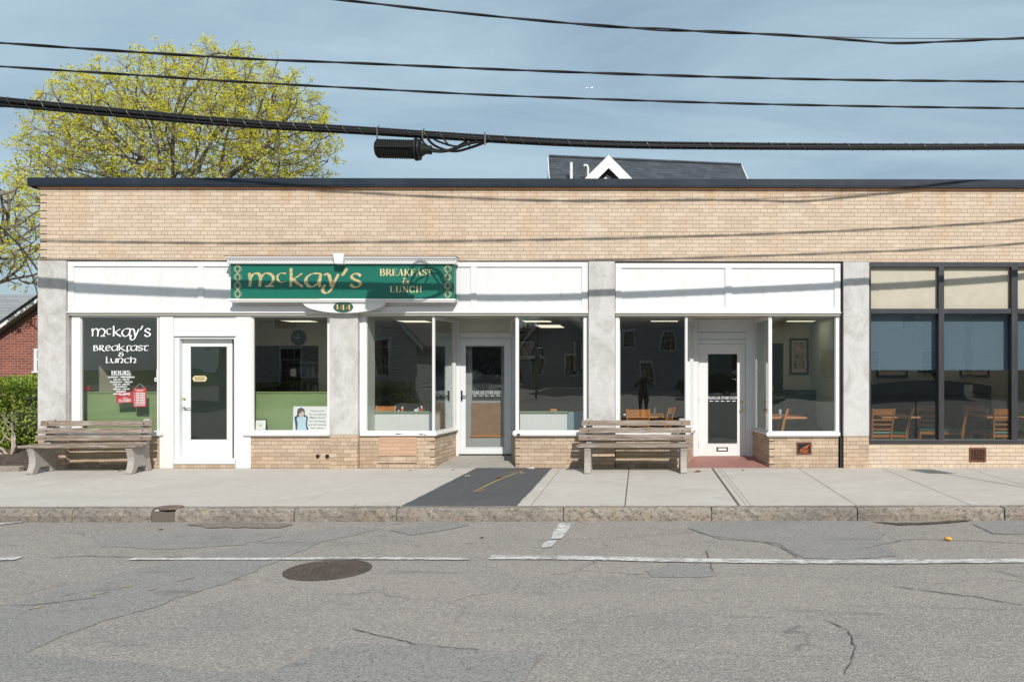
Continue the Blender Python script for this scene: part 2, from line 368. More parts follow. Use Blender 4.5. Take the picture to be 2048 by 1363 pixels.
M['bench_con'] = mat('weathered concrete support', (0.37, 0.34, 0.31), [((0.27, 0.235, 0.22), 5, 0.45, 0.7, (1, 1, .6), 0.8, 0.7), ((0.52, 0.50, 0.46), 8, 0.55, 0.75, U1, 0.6, 0.6)], rough=0.88, bump=[(50, .6, U1)], rnd_amt=9)
M['bark'] = mat('grey brown bark', (0.19, 0.155, 0.125), [((0.11, 0.09, 0.075), 7, 0.45, 0.65, (1, 1, .3), 0.5, 0.8)], rough=0.9)
M['bark_pale'] = mat('pale bare wood', (0.42, 0.355, 0.28), [((0.18, 0.14, 0.11), 10, 0.45, 0.65, U1, 0.5, 0.8)], rough=0.9)
M['cable'] = mat('black cable jacket', (0.010, 0.010, 0.011), rough=0.6, spec=.3)
M['lash'] = mat('lashing wire', (0.18, 0.175, 0.165), rough=0.5, metal=0.8)
M['shingle'] = brick_mat('slate grey shingles', (0.062, 0.072, 0.085), (0.035, 0.042, 0.052), (0.018, 0.02, 0.025), bw=0.34, bh=0.115, ms=0.006, squash=(1, 2))
M['shingle_lt'] = brick_mat('grey shingles', (0.26, 0.27, 0.28), (0.21, 0.22, 0.23), (0.13, 0.135, 0.14), bw=0.9, bh=0.12, ms=0.006, squash=(1, 2))
M['walk'] = mat('pavement concrete', (0.495, 0.455, 0.41), [((0.42, 0.385, 0.34), 0.7, 0.42, 0.68, (1, 1.6, 1), 0.6, 0.65), ((0.36, 0.31, 0.26), 2.6, 0.56, 0.74, (1, 2, 1), 1.2, 0.5), ((0.58, 0.56, 0.53), 1.7, 0.52, 0.74, (1, 1, 1), 0.8, 0.5), ((0.22, 0.19, 0.16), 9, 0.66, 0.72, U1, 0.6, 0.45), ((0.20, 0.175, 0.15), 40, 0.66, 0.72, U1, 0.2, 0.6)], rough=0.9, bump=[(140, .35, U1), (8, .25, U1)])
M['joint'] = mat('joint dirt', (0.13, 0.11, 0.09), rough=0.95)
def asphalt_mat(name, a, b, c, crack=True, speck=0.5):
    m = mat(name, a, [(b, 0.55, 0.42, 0.66, (1, 2.2, 1), 0.8, 0.75), ((a[0]*.68, a[1]*.68, a[2]*.70), 3.2, 0.55, 0.72, (1, 2, 1), 1.0, 0.5), (c, 46, 0.50, 0.60, (1, 1.3, 1), 0, speck*1.5), ((0.10, 0.093, 0.088), 56, 0.52, 0.62, (1, 1.3, 1), 0, speck*1.6), ((0.12, 0.113, 0.108), 11, 0.58, 0.72, (1, 2, 1), 1.0, .5), ((0.115, 0.107, 0.10), 0.9, 0.60, 0.72, (.6, 3.2, 1), 1.4, .5), ((.42, .36, .29), 48, 0.655, 0.68, U1, 0, .6)], rough=0.9, bump=[(70, .9, U1), (160, .5, U1)])
    if crack:
        t = m.node_tree; N = t.nodes; L = t.links; b0 = N["Principled BSDF"]; src = b0.inputs["Base Color"].links[0].from_socket
        tcn = N.new("ShaderNodeTexCoord"); n1 = N.new("ShaderNodeTexNoise"); n1.inputs["Scale"].default_value = 1.1; n1.inputs["Detail"].default_value = 8
        L.new(tcn.outputs["Object"], n1.inputs["Vector"])
        vm = N.new("ShaderNodeVectorMath"); vm.operation = 'MULTIPLY_ADD'; vm.inputs[1].default_value = (1.1, 1.1, 0); L.new(n1.outputs["Color"], vm.inputs[0]); L.new(tcn.outputs["Object"], vm.inputs[2])
        vo = N.new("ShaderNodeTexVoronoi"); vo.feature = 'DISTANCE_TO_EDGE'; vo.inputs["Scale"].default_value = 0.42; L.new(vm.outputs[0], vo.inputs["Vector"])
        mr = N.new("ShaderNodeMapRange"); mr.inputs[1].default_value = 0.0; mr.inputs[2].default_value = 0.010; mr.inputs[3].default_value = 1; mr.inputs[4].default_value = 0; L.new(vo.outputs["Distance"], mr.inputs[0])
        n2 = N.new("ShaderNodeTexNoise"); n2.inputs["Scale"].default_value = 0.9; L.new(tcn.outputs["Object"], n2.inputs["Vector"])
        m2 = N.new("ShaderNodeMapRange"); m2.inputs[1].default_value = 0.48; m2.inputs[2].default_value = 0.62; m2.inputs[4].default_value = 0.65; L.new(n2.outputs["Fac"], m2.inputs[0])
        mu = N.new("ShaderNodeMath"); mu.operation = 'MULTIPLY'; L.new(mr.outputs[0], mu.inputs[0]); L.new(m2.outputs[0], mu.inputs[1])
        mx = N.new("ShaderNodeMix"); mx.data_type = 'RGBA'; L.new(mu.outputs[0], mx.inputs[0]); L.new(src, mx.inputs[6]); mx.inputs[7].default_value = (0.11, 0.10, 0.092, 1); L.new(mx.outputs[2], b0.inputs["Base Color"])
    return m
M['road'] = asphalt_mat('aged road asphalt', (0.315, 0.278, 0.248), (0.25, 0.228, 0.208), (0.47, 0.415, 0.365))
M['patch'] = asphalt_mat('smoother asphalt repair', (0.280, 0.264, 0.246), (0.235, 0.228, 0.218), (0.38, 0.355, 0.33), crack=False, speck=0.5)
M['patch_new'] = asphalt_mat('dark asphalt strip', (0.070, 0.074, 0.082), (0.088, 0.090, 0.096), (0.12, 0.12, 0.12), crack=False, speck=0.3)
M['granite'] = mat('granite kerb', (0.27, 0.235, 0.195), [((0.17, 0.15, 0.13), 0.8, 0.40, 0.62, (1, 1, 1), 0.2, 0.85), ((0.33, 0.235, 0.15), 5, 0.5, 0.7, (1, 1, 1), 0.1, 0.5), ((0.085, 0.078, 0.07), 20, 0.50, 0.62, (1, 1, 1.2), 0.1, 0.7), ((0.40, 0.36, 0.31), 26, 0.58, 0.66, (1, 1, 1), 0.4, 0.6)], rough=0.9, bump=[(7, 1.0, (1, 1, 2)), (35, .8, U1)])
M['paint_line'] = mat('worn white road paint', (0.62, 0.61, 0.59), [((0.28, 0.255, 0.235), 4, 0.47, 0.58, (1, 3, 1), 1.6, 0.9), ((0.30, 0.28, 0.265), 22, 0.52, 0.60, (1, 1, 1), .5, 0.7), ((0.3, 0.29, 0.28), 60, 0.58, 0.66, U1, 0, 0.6)], rough=0.8)
M['paint_yellow'] = mat('faded yellow spray paint', (0.36, 0.25, 0.08), [((0.10, 0.095, 0.09), 14, 0.48, 0.6, U1, 0.5, 0.85)], rough=0.8)
M['paint_yellow2'] = mat('yellow marks on road', (0.36, 0.30, 0.17), [((0.19, 0.185, 0.18), 10, 0.45, 0.56, U1, 0.5, 0.9)], rough=0.8)
M['crack'] = mat('crack dirt', (0.085, 0.078, 0.072), rough=0.95)
M['soil'] = mat('soil', (0.10, 0.07, 0.05), [((0.04, 0.03, 0.022), 12, 0.4, 0.6, U1, 0.5, 0.9), ((0.25, 0.20, 0.15), 40, 0.6, 0.66, U1, 0.5, 0.9)], rough=0.95, bump=[(20, 1.0, U1)])
M['lawn'] = mat('grass ground', (0.06, 0.10, 0.03), [((0.10, 0.13, 0.04), 3, 0.4, 0.7, U1, 0.5, 0.8), ((0.03, 0.05, 0.015), 30, 0.45, 0.6, U1, 0.5, 0.8)], rough=0.95, bump=[(60, .8, U1)])
RZ = -0.165
def st(o, label): o['kind'] = 'structure'; o['label'] = label; return o

# ---- ground
st(MB().box(-600, 600, -600, 900, RZ - 0.6, RZ - 0.03).build('ground', M['lawn']), 'grassy ground around the street and houses')
st(MB().box(-80, 80, -30, -4.10, RZ - 0.3, RZ).build('road', M['road']), 'aged grey asphalt road with cracks and repairs in front of the shops')
mb = MB()
xs = [X(605) + 1.53 * k for k in range(-14, 4)] + [X(1258), X(1424), X(1595), X(1762)] + [X(1762) + 1.53 * k for k in range(1, 12)]
joint_w = {X(1424): 0.035, X(1258): 0.016}
for a, b in zip(xs, xs[1:]):
    ga, gb = joint_w.get(a, 0.010) / 2, joint_w.get(b, 0.010) / 2
    mb.box(a + ga, b - gb, -3.92, -0.004, -0.09, 0.0)
st(mb.build('sidewalk', M['walk'], bevel=0.006), 'pale concrete pavement in slabs in front of the shops')
st(MB().box(xs[0], xs[-1], -3.91, -0.003, -0.16, -0.012).build('sidewalk_base', M['joint']), 'dirt under the pavement joints')
# tooled double line beside one joint
mb = MB()
x0 = X(1424)
for dx in (0.09, 0.15):
    mb.box(x0 + dx, x0 + dx + 0.006, -3.9, -0.02, 0.0, 0.0015)
st(mb.build('sidewalk_score_lines', M['joint']), 'thin tooled lines beside a pavement joint')

def sheet(name, pxs, z, m, zt=0.004, wob=0.0, sub=1, label=None, zbase=RZ):
    pts = [G(a, b, zbase) for a, b in pxs]
    q = []
    for i, p in enumerate(pts):
        n = pts[(i + 1) % len(pts)]
        k = max(1, int(math.dist(p, n) / 0.12)) if wob else 1
        for j in range(k):
            t = j / k
            q.append((p[0] + (n[0]-p[0])*t + rnd.uniform(-wob, wob), p[1] + (n[1]-p[1])*t + rnd.uniform(-wob, wob)))
    bm = bmesh.new(); vs = [bm.verts.new((a, b, zbase + z)) for a, b in q]; f = bm.faces.new(vs)
    bm.normal_update()
    if f.normal.z < 0: f.normal_flip()
    bmesh.ops.triangulate(bm, faces=bm.faces)
    me = bpy.data.meshes.new(name); bm.to_mesh(me); bm.free(); me.materials.append(m)
    o = bpy.data.objects.new(name, me); COL.objects.link(o)
    return st(o, label or name.replace('_', ' '))
sheet('asphalt_strip', [(953, 935.5), (1104, 935.5), (1034, 1011), (802, 1012)], 0.004, M['patch_new'], wob=0.008, zbase=0.0, label='dark asphalt repair strip across the pavement to the kerb')
# road repairs
sheet('road_patch', [(-80, 1245), (60, 1195), (200, 1155), (330, 1125), (520, 1085), (620, 1062), (700, 1052), (760, 1058), (640, 1085), (540, 1128), (470, 1160), (330, 1205), (150, 1262), (0, 1325), (-160, 1345)], 0.004, M['patch'], wob=0.035, label='long grey diagonal repair across the road')
sheet('road_patch', [(780, 1060), (850, 1046), (905, 1043), (940, 1050), (880, 1062), (820, 1070)], 0.006, M['patch'], wob=0.01, label='small smooth repair by the kerb')
sheet('road_patch', [(1378, 1056), (1385, 1048), (1430, 1042), (1560, 1041), (1720, 1041), (1745, 1052), (1770, 1066), (1757, 1078), (1782, 1090), (1795, 1112), (1700, 1118), (1610, 1117), (1585, 1105), (1560, 1088), (1510, 1082), (1440, 1078), (1410, 1068)], 0.006, M['patch'], wob=0.025, label='large smooth grey repair between kerb and white line')
sheet('road_patch', [(1945, 1048), (1990, 1040), (2140, 1040), (2140, 1064), (1990, 1068)], 0.006, M['patch'], wob=0.025, label='grey repair by the kerb at the right')
sheet('road_patch', [(-200, 1300), (40, 1305), (180, 1318), (330, 1332), (430, 1345), (560, 1340), (640, 1300), (700, 1290), (880, 1290), (1090, 1308), (1050, 1360), (1020, 1420), (-300, 1420)], 0.007, M['patch'], wob=0.03, label='broad smoother repair in the near lane')
sheet('road_patch', [(1290, 1140), (1330, 1128), (1420, 1132), (1430, 1150), (1370, 1156), (1310, 1152)], 0.004, M['patch'], wob=0.035, label='small worn repair under the white line')
sheet('road_patch', [(180, 1070), (330, 1058), (480, 1060), (560, 1072), (480, 1090), (330, 1098), (200, 1092)], 0.004, M['patch'], wob=0.03, label='thin grey skim repair near the storm drain')
# cracks
def crack(pxs, wd=0.008, zb=RZ, nm='road_crack', label='dark crack in the road'):
    pts = [Vector((*G(a, b, zb), zb + 0.009)) for a, b in pxs]
    q = []
    for p, n in zip(pts, pts[1:]):
        k = max(2, int((n - p).length / 0.06))
        for j in range(k):
            c = p.lerp(n, j / k); c.x += rnd.uniform(-.014, .014); c.y += rnd.uniform(-.014, .014); q.append(c)
    q.append(pts[-1]); vs = []
    for i, c in enumerate(q):
        t = q[min(i+1, len(q)-1)] - q[max(i-1, 0)]; t.z = 0; t.normalize(); n = Vector((-t.y, t.x, 0))
        ww = wd * .62 * rnd.uniform(0.3, 1.2) * (0.3 if i in (0, len(q)-1) else 1)
        vs += [c + n*ww, c - n*ww]
    mb = MB(); mb.add(vs, [(2*i, 2*i+1, 2*i+3, 2*i+2) for i in range(len(q)-1)])
    return st(mb.build(nm, M['crack'], recalc=False), label)
crack([(1720, 1098), (1820, 1078), (1960, 1082), (2060, 1088)], 0.010)
crack([(1940, 1048), (1985, 1066), (2048, 1072)], 0.012)
crack([(1780, 1172), (1880, 1185), (1960, 1195), (2048, 1212)], 0.014)
crack([(1600, 1118), (1560, 1092), (1500, 1080), (1420, 1072), (1380, 1058)], 0.010)
crack([(1650, 1240), (1700, 1262), (1712, 1300), (1690, 1350)], 0.010)
crack([(100, 1116), (160, 1112), (260, 1114), (380, 1115)], 0.012)
crack([(20, 1212), (90, 1208), (200, 1195)], 0.010)
crack([(1590, 1120), (1660, 1128), (1760, 1129), (1850, 1127)], 0.009)
crack([(700, 1258), (840, 1290), (960, 1300)], 0.009)
crack([(1990, 1140), (2048, 1158)], 0.008)
crack([(1412, 1100), (1418, 1120), (1426, 1142)], 0.008)
crack([(402, 1050), (440, 1046), (500, 1047), (560, 1050)], 0.012)
crack([(1745, 1046), (1830, 1047), (1940, 1042)], 0.016)
crack([(1540, 1005), (1560, 1000)], 0.004, zb=-0.005, nm='sidewalk_crack', label='short crack at pavement edge')
crack([(705, 1018), (712, 1010), (718, 1006)], 0.008, zb=-0.005, nm='sidewalk_crack', label='short crack by the kerb')
# painted markings
def band(pxs, ww, name, m, z=0.012, label=None, rag=0.012):
    pts = [Vector((*G(a, b, RZ), RZ + z)) for a, b in pxs]
    q = []
    for p, n in zip(pts, pts[1:]):
        k = max(2, int((n - p).length / 0.05))
        q += [p.lerp(n, j / k) for j in range(k)]
    q.append(pts[-1]); vs = []
    for i, c in enumerate(q):
        t = q[min(i+1, len(q)-1)] - q[max(i-1, 0)]; t.z = 0; t.normalize(); n = Vector((-t.y, t.x, 0))
        vs += [c + n*(ww/2 + rnd.uniform(-rag, rag*.3)), c - n*(ww/2 + rnd.uniform(-rag, rag*.3))]
    mb = MB(); mb.add(vs, [(2*i, 2*i+1, 2*i+3, 2*i+2) for i in range(len(q)-1)])
    o = mb.build(name, m, recalc=False)
    for p in o.data.polygons: pass
    return st(o, label)
band([(-1600, 1124), (-120, 1122), (-20, 1119), (38, 1117.5)], 0.16, 'lane_marking', M['paint_line'], label='white parking lane line, left end')
band([(262, 1118.5), (500, 1118.5), (700, 1117.5), (940, 1118.5)], 0.095, 'lane_marking', M['paint_line'], label='thin worn stretch of the white parking lane line')
band([(980, 1115.5), (1150, 1116.5), (1240, 1118.5), (1340, 1121), (1590, 1124), (1850, 1124), (2150, 1121), (3600, 1118)], 0.165, 'lane_marking', M['paint_line'], label='bold white parking lane line on the right')
sheet('parking_mark', [(1118, 1047), (1142, 1046.5), (1136, 1062), (1122, 1078), (1101, 1079), (1110, 1060)], 0.012, M['paint_line'], wob=0.006, label='white parking space tick by the kerb')
sheet('parking_mark', [(1098, 1082), (1116, 1081), (1104, 1094), (1082, 1097), (1086, 1088)], 0.012, M['paint_line'], wob=0.006, label='broken end of the white parking tick')
sheet('parking_mark', [(-60, 1048), (0, 1046), (52, 1042), (40, 1046), (-20, 1052)], 0.012, M['paint_line'], wob=0.006, label='worn white mark at the left edge of the road')
# yellow utility marks on the asphalt strip
mb = MB()
def yl(pxs, wd):
    pts = [Vector((*G(a, b, 0.0), 0.007)) for a, b in pxs]; vs = []
    for i, c in enumerate(pts):
        t = pts[min(i+1, len(pts)-1)] - pts[max(i-1, 0)]; t.normalize(); n = Vector((-t.y, t.x, 0)); vs += [c + n*wd, c - n*wd]
    mb.add(vs, [(2*i, 2*i+1, 2*i+3, 2*i+2) for i in range(len(pts)-1)])
yl([(948, 983), (975, 970), (1005, 956), (1038, 944)], 0.022)
for v in range(len(mb.v)): pass
yl([(1020, 945), (1040, 942.5), (1046, 947)], 0.03)
yl([(946, 984), (962, 981), (972, 977)], 0.014)
st(mb.build('utility_marking', M['paint_yellow'], recalc=False), 'yellow spray painted arrow on the dark asphalt strip')
mb = MB()
for (a, b, c, d) in [(125, 1192, 150, 1186), (185, 1190, 215, 1184), (240, 1176, 262, 1172), (355, 1162, 388, 1156), (60, 1218, 84, 1214), (298, 1180, 315, 1176)]:
    p, q = G(a, b, RZ), G(c, d, RZ); mb.add([(p[0], p[1]-.03, RZ+.009), (q[0], q[1]-.04, RZ+.009), (q[0], q[1]+.03, RZ+.009), (p[0], p[1]+.02, RZ+.009)], [(0, 1, 2, 3)])
st(mb.build('utility_marking', M['paint_yellow2'], recalc=False), 'faded yellow dashes on the road repair')

# ---- kerb of granite stones with the drain inlet gap
edges = [-900, -620, -340, -60, 155, 312, 357, 595, 798, 1128, 1422, 1711, 2003, 2290, 2580, 2900]
mb = MB()
KY0, KY1 = -4.10, -3.925
def kx(px): return X(px, -4.0)
rk = random.Random(5)
for i in range(len(edges) - 1):
    if edges[i] == 312: continue
    a, b = kx(edges[i]) + 0.008, kx(edges[i+1]) - 0.008
    n = max(2, int((b - a) / 0.09)); rows = []
    for j in range(n + 1):
        x = a + (b - a) * j / n
        dt, df, dm = rk.uniform(-.008, .004), rk.uniform(-.011, .008), rk.uniform(-.014, .010)
        endr = 0.012 if j in (0, n) else 0
        rows.append([(x, KY1, -0.16), (x, KY1, 0.004 + dt*.3), (x, KY0 + 0.035 + df, 0.006 + dt - endr), (x, KY0 + 0.004 + df + endr, -0.02 + dt), (x, KY0 - 0.004 + dm + endr, -0.085), (x, KY0 + 0.004 + df, -0.20)])
    vs = [v for r in rows for v in r]; fs = []
    for j in range(n):
        for k in range(6): fs.append((j*6+k, j*6+(k+1) % 6, (j+1)*6+(k+1) % 6, (j+1)*6+k))
    fs.append(tuple(range(6))); fs.append(tuple(n*6+k for k in range(6))[::-1])
    mb.add(vs, fs)
st(mb.build('kerb', M['granite']), 'rough tan granite kerb stones along the road edge')
st(MB().box(-80, 80, -3.93, -3.90, -0.3, -0.006).box(kx(-900), kx(2900), KY0 + 0.03, KY1 - 0.01, -0.3, -0.04).build('kerb_bed', M['joint']), 'dirt bed behind the kerb')
# gutter dirt: thin ragged sheet
sheet('gutter_dirt', [(380, 1048), (430, 1046), (520, 1045), (590, 1048), (560, 1056), (470, 1056), (410, 1056)], 0.010, mat('gutter grit', (0.17, 0.135, 0.105), [((0.28, 0.25, 0.22), 20, 0.45, 0.6, U1, 0, .7)], rough=.95), wob=0.04, label='brown grit in the gutter')
sheet('gutter_dirt', [(1745, 1044), (1790, 1046), (1850, 1045), (1945, 1040), (1900, 1047), (1800, 1051)], 0.010, M['soil'], wob=0.02, label='dark wet grit in the gutter')
# storm drain
M['iron_dr'] = mat('worn drain iron', (0.16, 0.115, 0.09), [((0.08, 0.06, 0.05), 12, .45, .62, U1, .5, .8), ((0.25, 0.22, 0.19), 8, .5, .7, U1, .5, .6)], rough=.8, bump=[(30, .5, U1)])
dr = empty('storm_drain', (kx(335), -4.0, RZ), 0, 'rusty iron storm drain inlet set in a gap of the kerb', 'storm drain')
dx, dy, dz = kx(335), -4.0, RZ
o = MB().xy([(-.05 + .155*math.cos(q*math.pi/10) + .10, .0 + .11*math.sin(q*math.pi/10)) for q in range(20)], 0.150, 0.182).build('cover_plate', M['iron_dr'], dr, bevel=0.006)
o = MB().box(-.16, -.02, -.02, .05, -.01, .14).box(.0, .15, -.02, .05, .02, .06).box(.0, .15, .0, .07, .075, .11).build('throat_block', M['concrete'], dr, bevel=0.01)
o = MB().box(-.17, .16, .055, .07, -.02, .148).build('opening', M['dark'], dr)
# manhole
mx_, my_ = G(656, 1139, RZ)
mh = empty('manhole_cover', (mx_, my_, RZ), 0.3, 'round dark brown iron manhole cover with raised pattern in the road', 'manhole cover')
M['iron_mh'] = mat('worn brown cast iron', (0.085, 0.065, 0.055), [((0.15, 0.115, 0.095), 9, 0.45, 0.7, U1, 0.5, 0.7)], rough=0.6, metal=0.35)
MB().lathe([(0.405, -0.02), (0.405, 0.006), (0.36, 0.012), (0.355, 0.004), (0.355, -0.02)], n=48).build('rim', M['iron_mh'], mh)
mb = MB().lathe([(0.352, -0.02), (0.352, 0.008), (0.0, 0.008)], n=48)
for i in range(-6, 7):
    for j in range(-6, 7):
        x, y = i*.05, j*.05 + (i % 2)*.025
        if math.hypot(x, y) < 0.31: mb.box(x-.016, x+.016, y-.012, y+.012, 0.008, 0.015)
mb.build('lid', M['iron_mh'], mh)
# litter and leaves
M['leaf_dead'] = mat('dead leaf', (0.22, 0.10, 0.045), rough=0.8)
def leaf(px, py, zb, size, rot, label, m='leaf_dead', nm='dead_leaf', cat='leaf', aspect=.6):
    x, y = G(px, py, zb); n = 10; vs = [(0, 0, .006)]
    for k in range(n):
        a = 2*math.pi*k/n; r = size*(1 if k % 2 else .68); vs.append((r*math.cos(a), aspect*r*math.sin(a), .003 + .02*abs(math.sin(a*1.5))*size/.06))
    mb = MB().add(vs + [(v[0], v[1], v[2]-.002) for v in vs], [(0, 1+k, 1+(k+1) % n) for k in range(n)] + [(n+1, n+2+(k+1) % n, n+2+k) for k in range(n)])
    o = mb.build(nm, M[m], label=label, cat=cat); o.location = (x, y, zb + .004); o.rotation_euler = (0, 0, rot); return o
leaf(231, 939, 0, .06, .3, 'tan dead leaf on the pavement under the left bench')
leaf(238, 942, 0, .035, 1.3, 'small curled leaf beside the larger one under the left bench')
leaf(820, 941, 0, .03, .3, 'small brown leaf on the pavement left of the bay window foot')
leaf(906, 940, 0, .035, 1.1, 'brown leaf on the pavement near the left edge of the asphalt strip')
leaf(996, 956, 0.005, .08, .4, 'rust brown leaf lying on the yellow arrow', aspect=.4)
leaf(1393, 944, 0, .09, .2, 'long brown leaf on the pavement right of the second bench foot', aspect=.3)
leaf(1486, 941, 0, .035, .9, 'tiny leaf on the pavement before the red entry floor')
leaf(934, 953, 0.005, .05, .1, 'white scrap of paper on the dark asphalt strip', m='paper', nm='paper_scrap', cat='litter')
leaf(1060, 938, 0.005, .10, .2, 'flat grey plastic scrap at the top of the asphalt strip', m='plastic_w', nm='plastic_scrap', cat='litter', aspect=.25)
leaf(117, 1040, RZ, .08, .1, 'white paper scrap in the gutter at the left', m='paper', nm='paper_scrap', cat='litter')
leaf(322, 1059, RZ, .04, .1, 'small yellow scrap in the gutter below the storm drain', m='paint_yellow', nm='yellow_scrap', cat='litter')
leaf(963, 1076, RZ, .03, .1, 'small black lump on the road below the kerb', m='iron', nm='debris_lump', cat='litter')
M['peel'] = mat('orange yellow plastic', (0.62, 0.33, 0.05), rough=0.5)
x, y = G(1896, 1081, RZ)
mb = MB(); mb.tube([(-.04, 0, .02), (-.015, 0, .028), (.02, .003, .026), (.045, .006, .014)], [.012, .022, .022, .008], 8)
o = mb.build('orange_wrapper', M['peel'], smooth=True, label='small orange yellow wrapper lying on the road near the right', cat='litter'); o.location = (x, y, RZ); o.rotation_euler = (0, 0, -.5)
# ---------------------------------------------------------------- lettering
def smooth(pts, n=8):
    if len(pts) < 3: return [Vector(p) for p in pts]
    P = [Vector(p) for p in pts]; P = [P[0]*2 - P[1]] + P + [P[-1]*2 - P[-2]]; o = []
    for i in range(1, len(P) - 2):
        for k in range(n):
            t = k / n; a, b, c, d = P[i-1], P[i], P[i+1], P[i+2]
            o.append(0.5*((2*b) + (c-a)*t + (2*a-5*b+4*c-d)*t*t + (3*b-a-3*c+d)*t**3))
    o.append(P[-2]); return o
class Pen:
    """flat-nib lettering drawn in the XZ plane, facing -Y"""
    def __init__(s, y, nib=0.0, w=0.2, t=0.05): s.mb = MB(); s.y = y; s.nib = nib; s.w = w; s.t = t; s.k = 0
    def stroke(s, pts, org, sc, w=None, t=None, sm=True, nib=None):
        w = s.w if w is None else w; t = s.t if t is None else t; nb = s.nib if nib is None else nib
        q = smooth(pts) if sm else [Vector(p) for p in pts]
        nv = Vector((math.cos(nb), math.sin(nb))); yy = s.y - 0.0004 * (s.k % 9); s.k += 1; vs = []
        for i, p in enumerate(q):
            d = q[min(i+1, len(q)-1)] - q[max(i-1, 0)]
            if d.length < 1e-9: d = Vector((1, 0))
            d.normalize(); h = (t + (w - t)*abs(d.x*nv.y - d.y*nv.x))/2; n = Vector((-d.y, d.x))*h
            for g in (p + n, p - n): vs.append((org[0] + g.x*sc[0], yy, org[1] + g.y*sc[1]))
        s.mb.add(vs, [(2*i, 2*i+1, 2*i+3, 2*i+2) for i in range(len(q)-1)])
UNC = {
 'm': (1.95, [[(.02,.97),(.14,.97)], [(.07,.97),(.15,.5),(.12,.0)], [(.15,.62),(.38,.93),(.68,.98),(.86,.82),(.90,.5),(.84,0)], [(.93,.62),(1.15,.92),(1.45,.99),(1.80,.82),(1.86,.5),(1.62,.16),(1.28,.03)], [(1.26,.03),(1.6,.035),(1.93,.05)]]),
 'c': (.95, [[(.90,.93),(.55,1.0),(.18,.85),(.06,.5),(.22,.12),(.52,.0),(.88,.12)]]),
 'k': (1.05, [[(.12,1.36),(.14,.7),(.11,0)], [(1.0,.97),(.6,.72),(.16,.48)], [(.30,.55),(.62,.26),(1.04,.0)], [(.98,.01),(1.06,.0)]]),
 'a': (1.2, [[(1.16,.97),(.65,.99),(.22,.78),(.07,.42),(.28,.07),(.62,.03),(.96,.30),(1.08,.6)], [(1.17,.97),(1.09,.6),(1.06,.15),(1.14,.0)]]),
 'y': (1.0, [[(-.02,.86),(.16,.97),(.34,.82),(.44,.4),(.48,.05)], [(1.0,.95),(.80,.55),(.56,.0),(.36,-.34),(.10,-.46),(-.12,-.28),(-.06,-.02),(.06,.16)]]),
 "'": (.5, [[(.42,1.38),(.10,.84)]]),
 's': (.9, [[(.82,.82),(.62,.97),(.34,.98),(.14,.78),(.28,.60),(.62,.45),(.80,.24),(.58,.02),(.26,.03),(.06,.22)]]),
 'B': (.95, [[(.0,.97),(.16,.97),(.18,.5),(.14,.02)], [(.16,.95),(.55,.99),(.66,.78),(.45,.58),(.2,.55)], [(.3,.56),(.75,.50),(.80,.18),(.5,.0),(.0,.02)]]),
 'R': (1.05, [[(.0,.97),(.16,.97),(.18,.5),(.14,.0)], [(.16,.95),(.6,.99),(.72,.76),(.5,.52),(.22,.48)], [(.42,.5),(.62,.14),(.82,-.06),(1.08,-.12)]]),
 'e': (.95, [[(.10,.52),(.5,.54),(.80,.64),(.66,.96),(.34,.97),(.08,.6),(.14,.2),(.45,.0),(.88,.14)]]),
 'f': (.85, [[(1.0,.96),(.62,1.0),(.38,.86),(.36,.4),(.38,-.28)], [(.05,-.02),(.4,.0),(.85,.02)]]),
 't': (.95, [[(.0,.94),(.45,.97),(.98,.98)], [(.5,.95),(.24,.6),(.24,.2),(.46,.01),(.86,.10)]]),
 'L': (.8, [[(.12,1.34),(.16,.7),(.13,.05)], [(.0,.03),(.4,.02),(.78,.08)]]),
 'u': (1.1, [[(.06,.97),(.1,.4),(.3,.05),(.62,.03),(.9,.3)], [(.98,.99),(.94,.5),(.98,.0)]]),
 'n': (1.15, [[(.08,.97),(.14,.5),(.10,0)], [(.15,.66),(.42,.95),(.74,.97),(.98,.72),(.90,.36),(.6,.06)], [(.56,.03),(.85,.03),(1.12,.06)]]),
 'h': (1.15, [[(.10,1.34),(.14,.7),(.10,0)], [(.15,.66),(.42,.95),(.74,.97),(.98,.72),(.90,.36),(.6,.06)], [(.56,.03),(.85,.03),(1.12,.06)]]),
 '&': (.95, [[(.80,.95),(.45,1.0),(.2,.84),(.42,.62),(.7,.58)], [(.45,.62),(.1,.4),(.14,.08),(.5,.0),(.76,.25),(.84,.62)]]),
 ' ': (.5, [])}
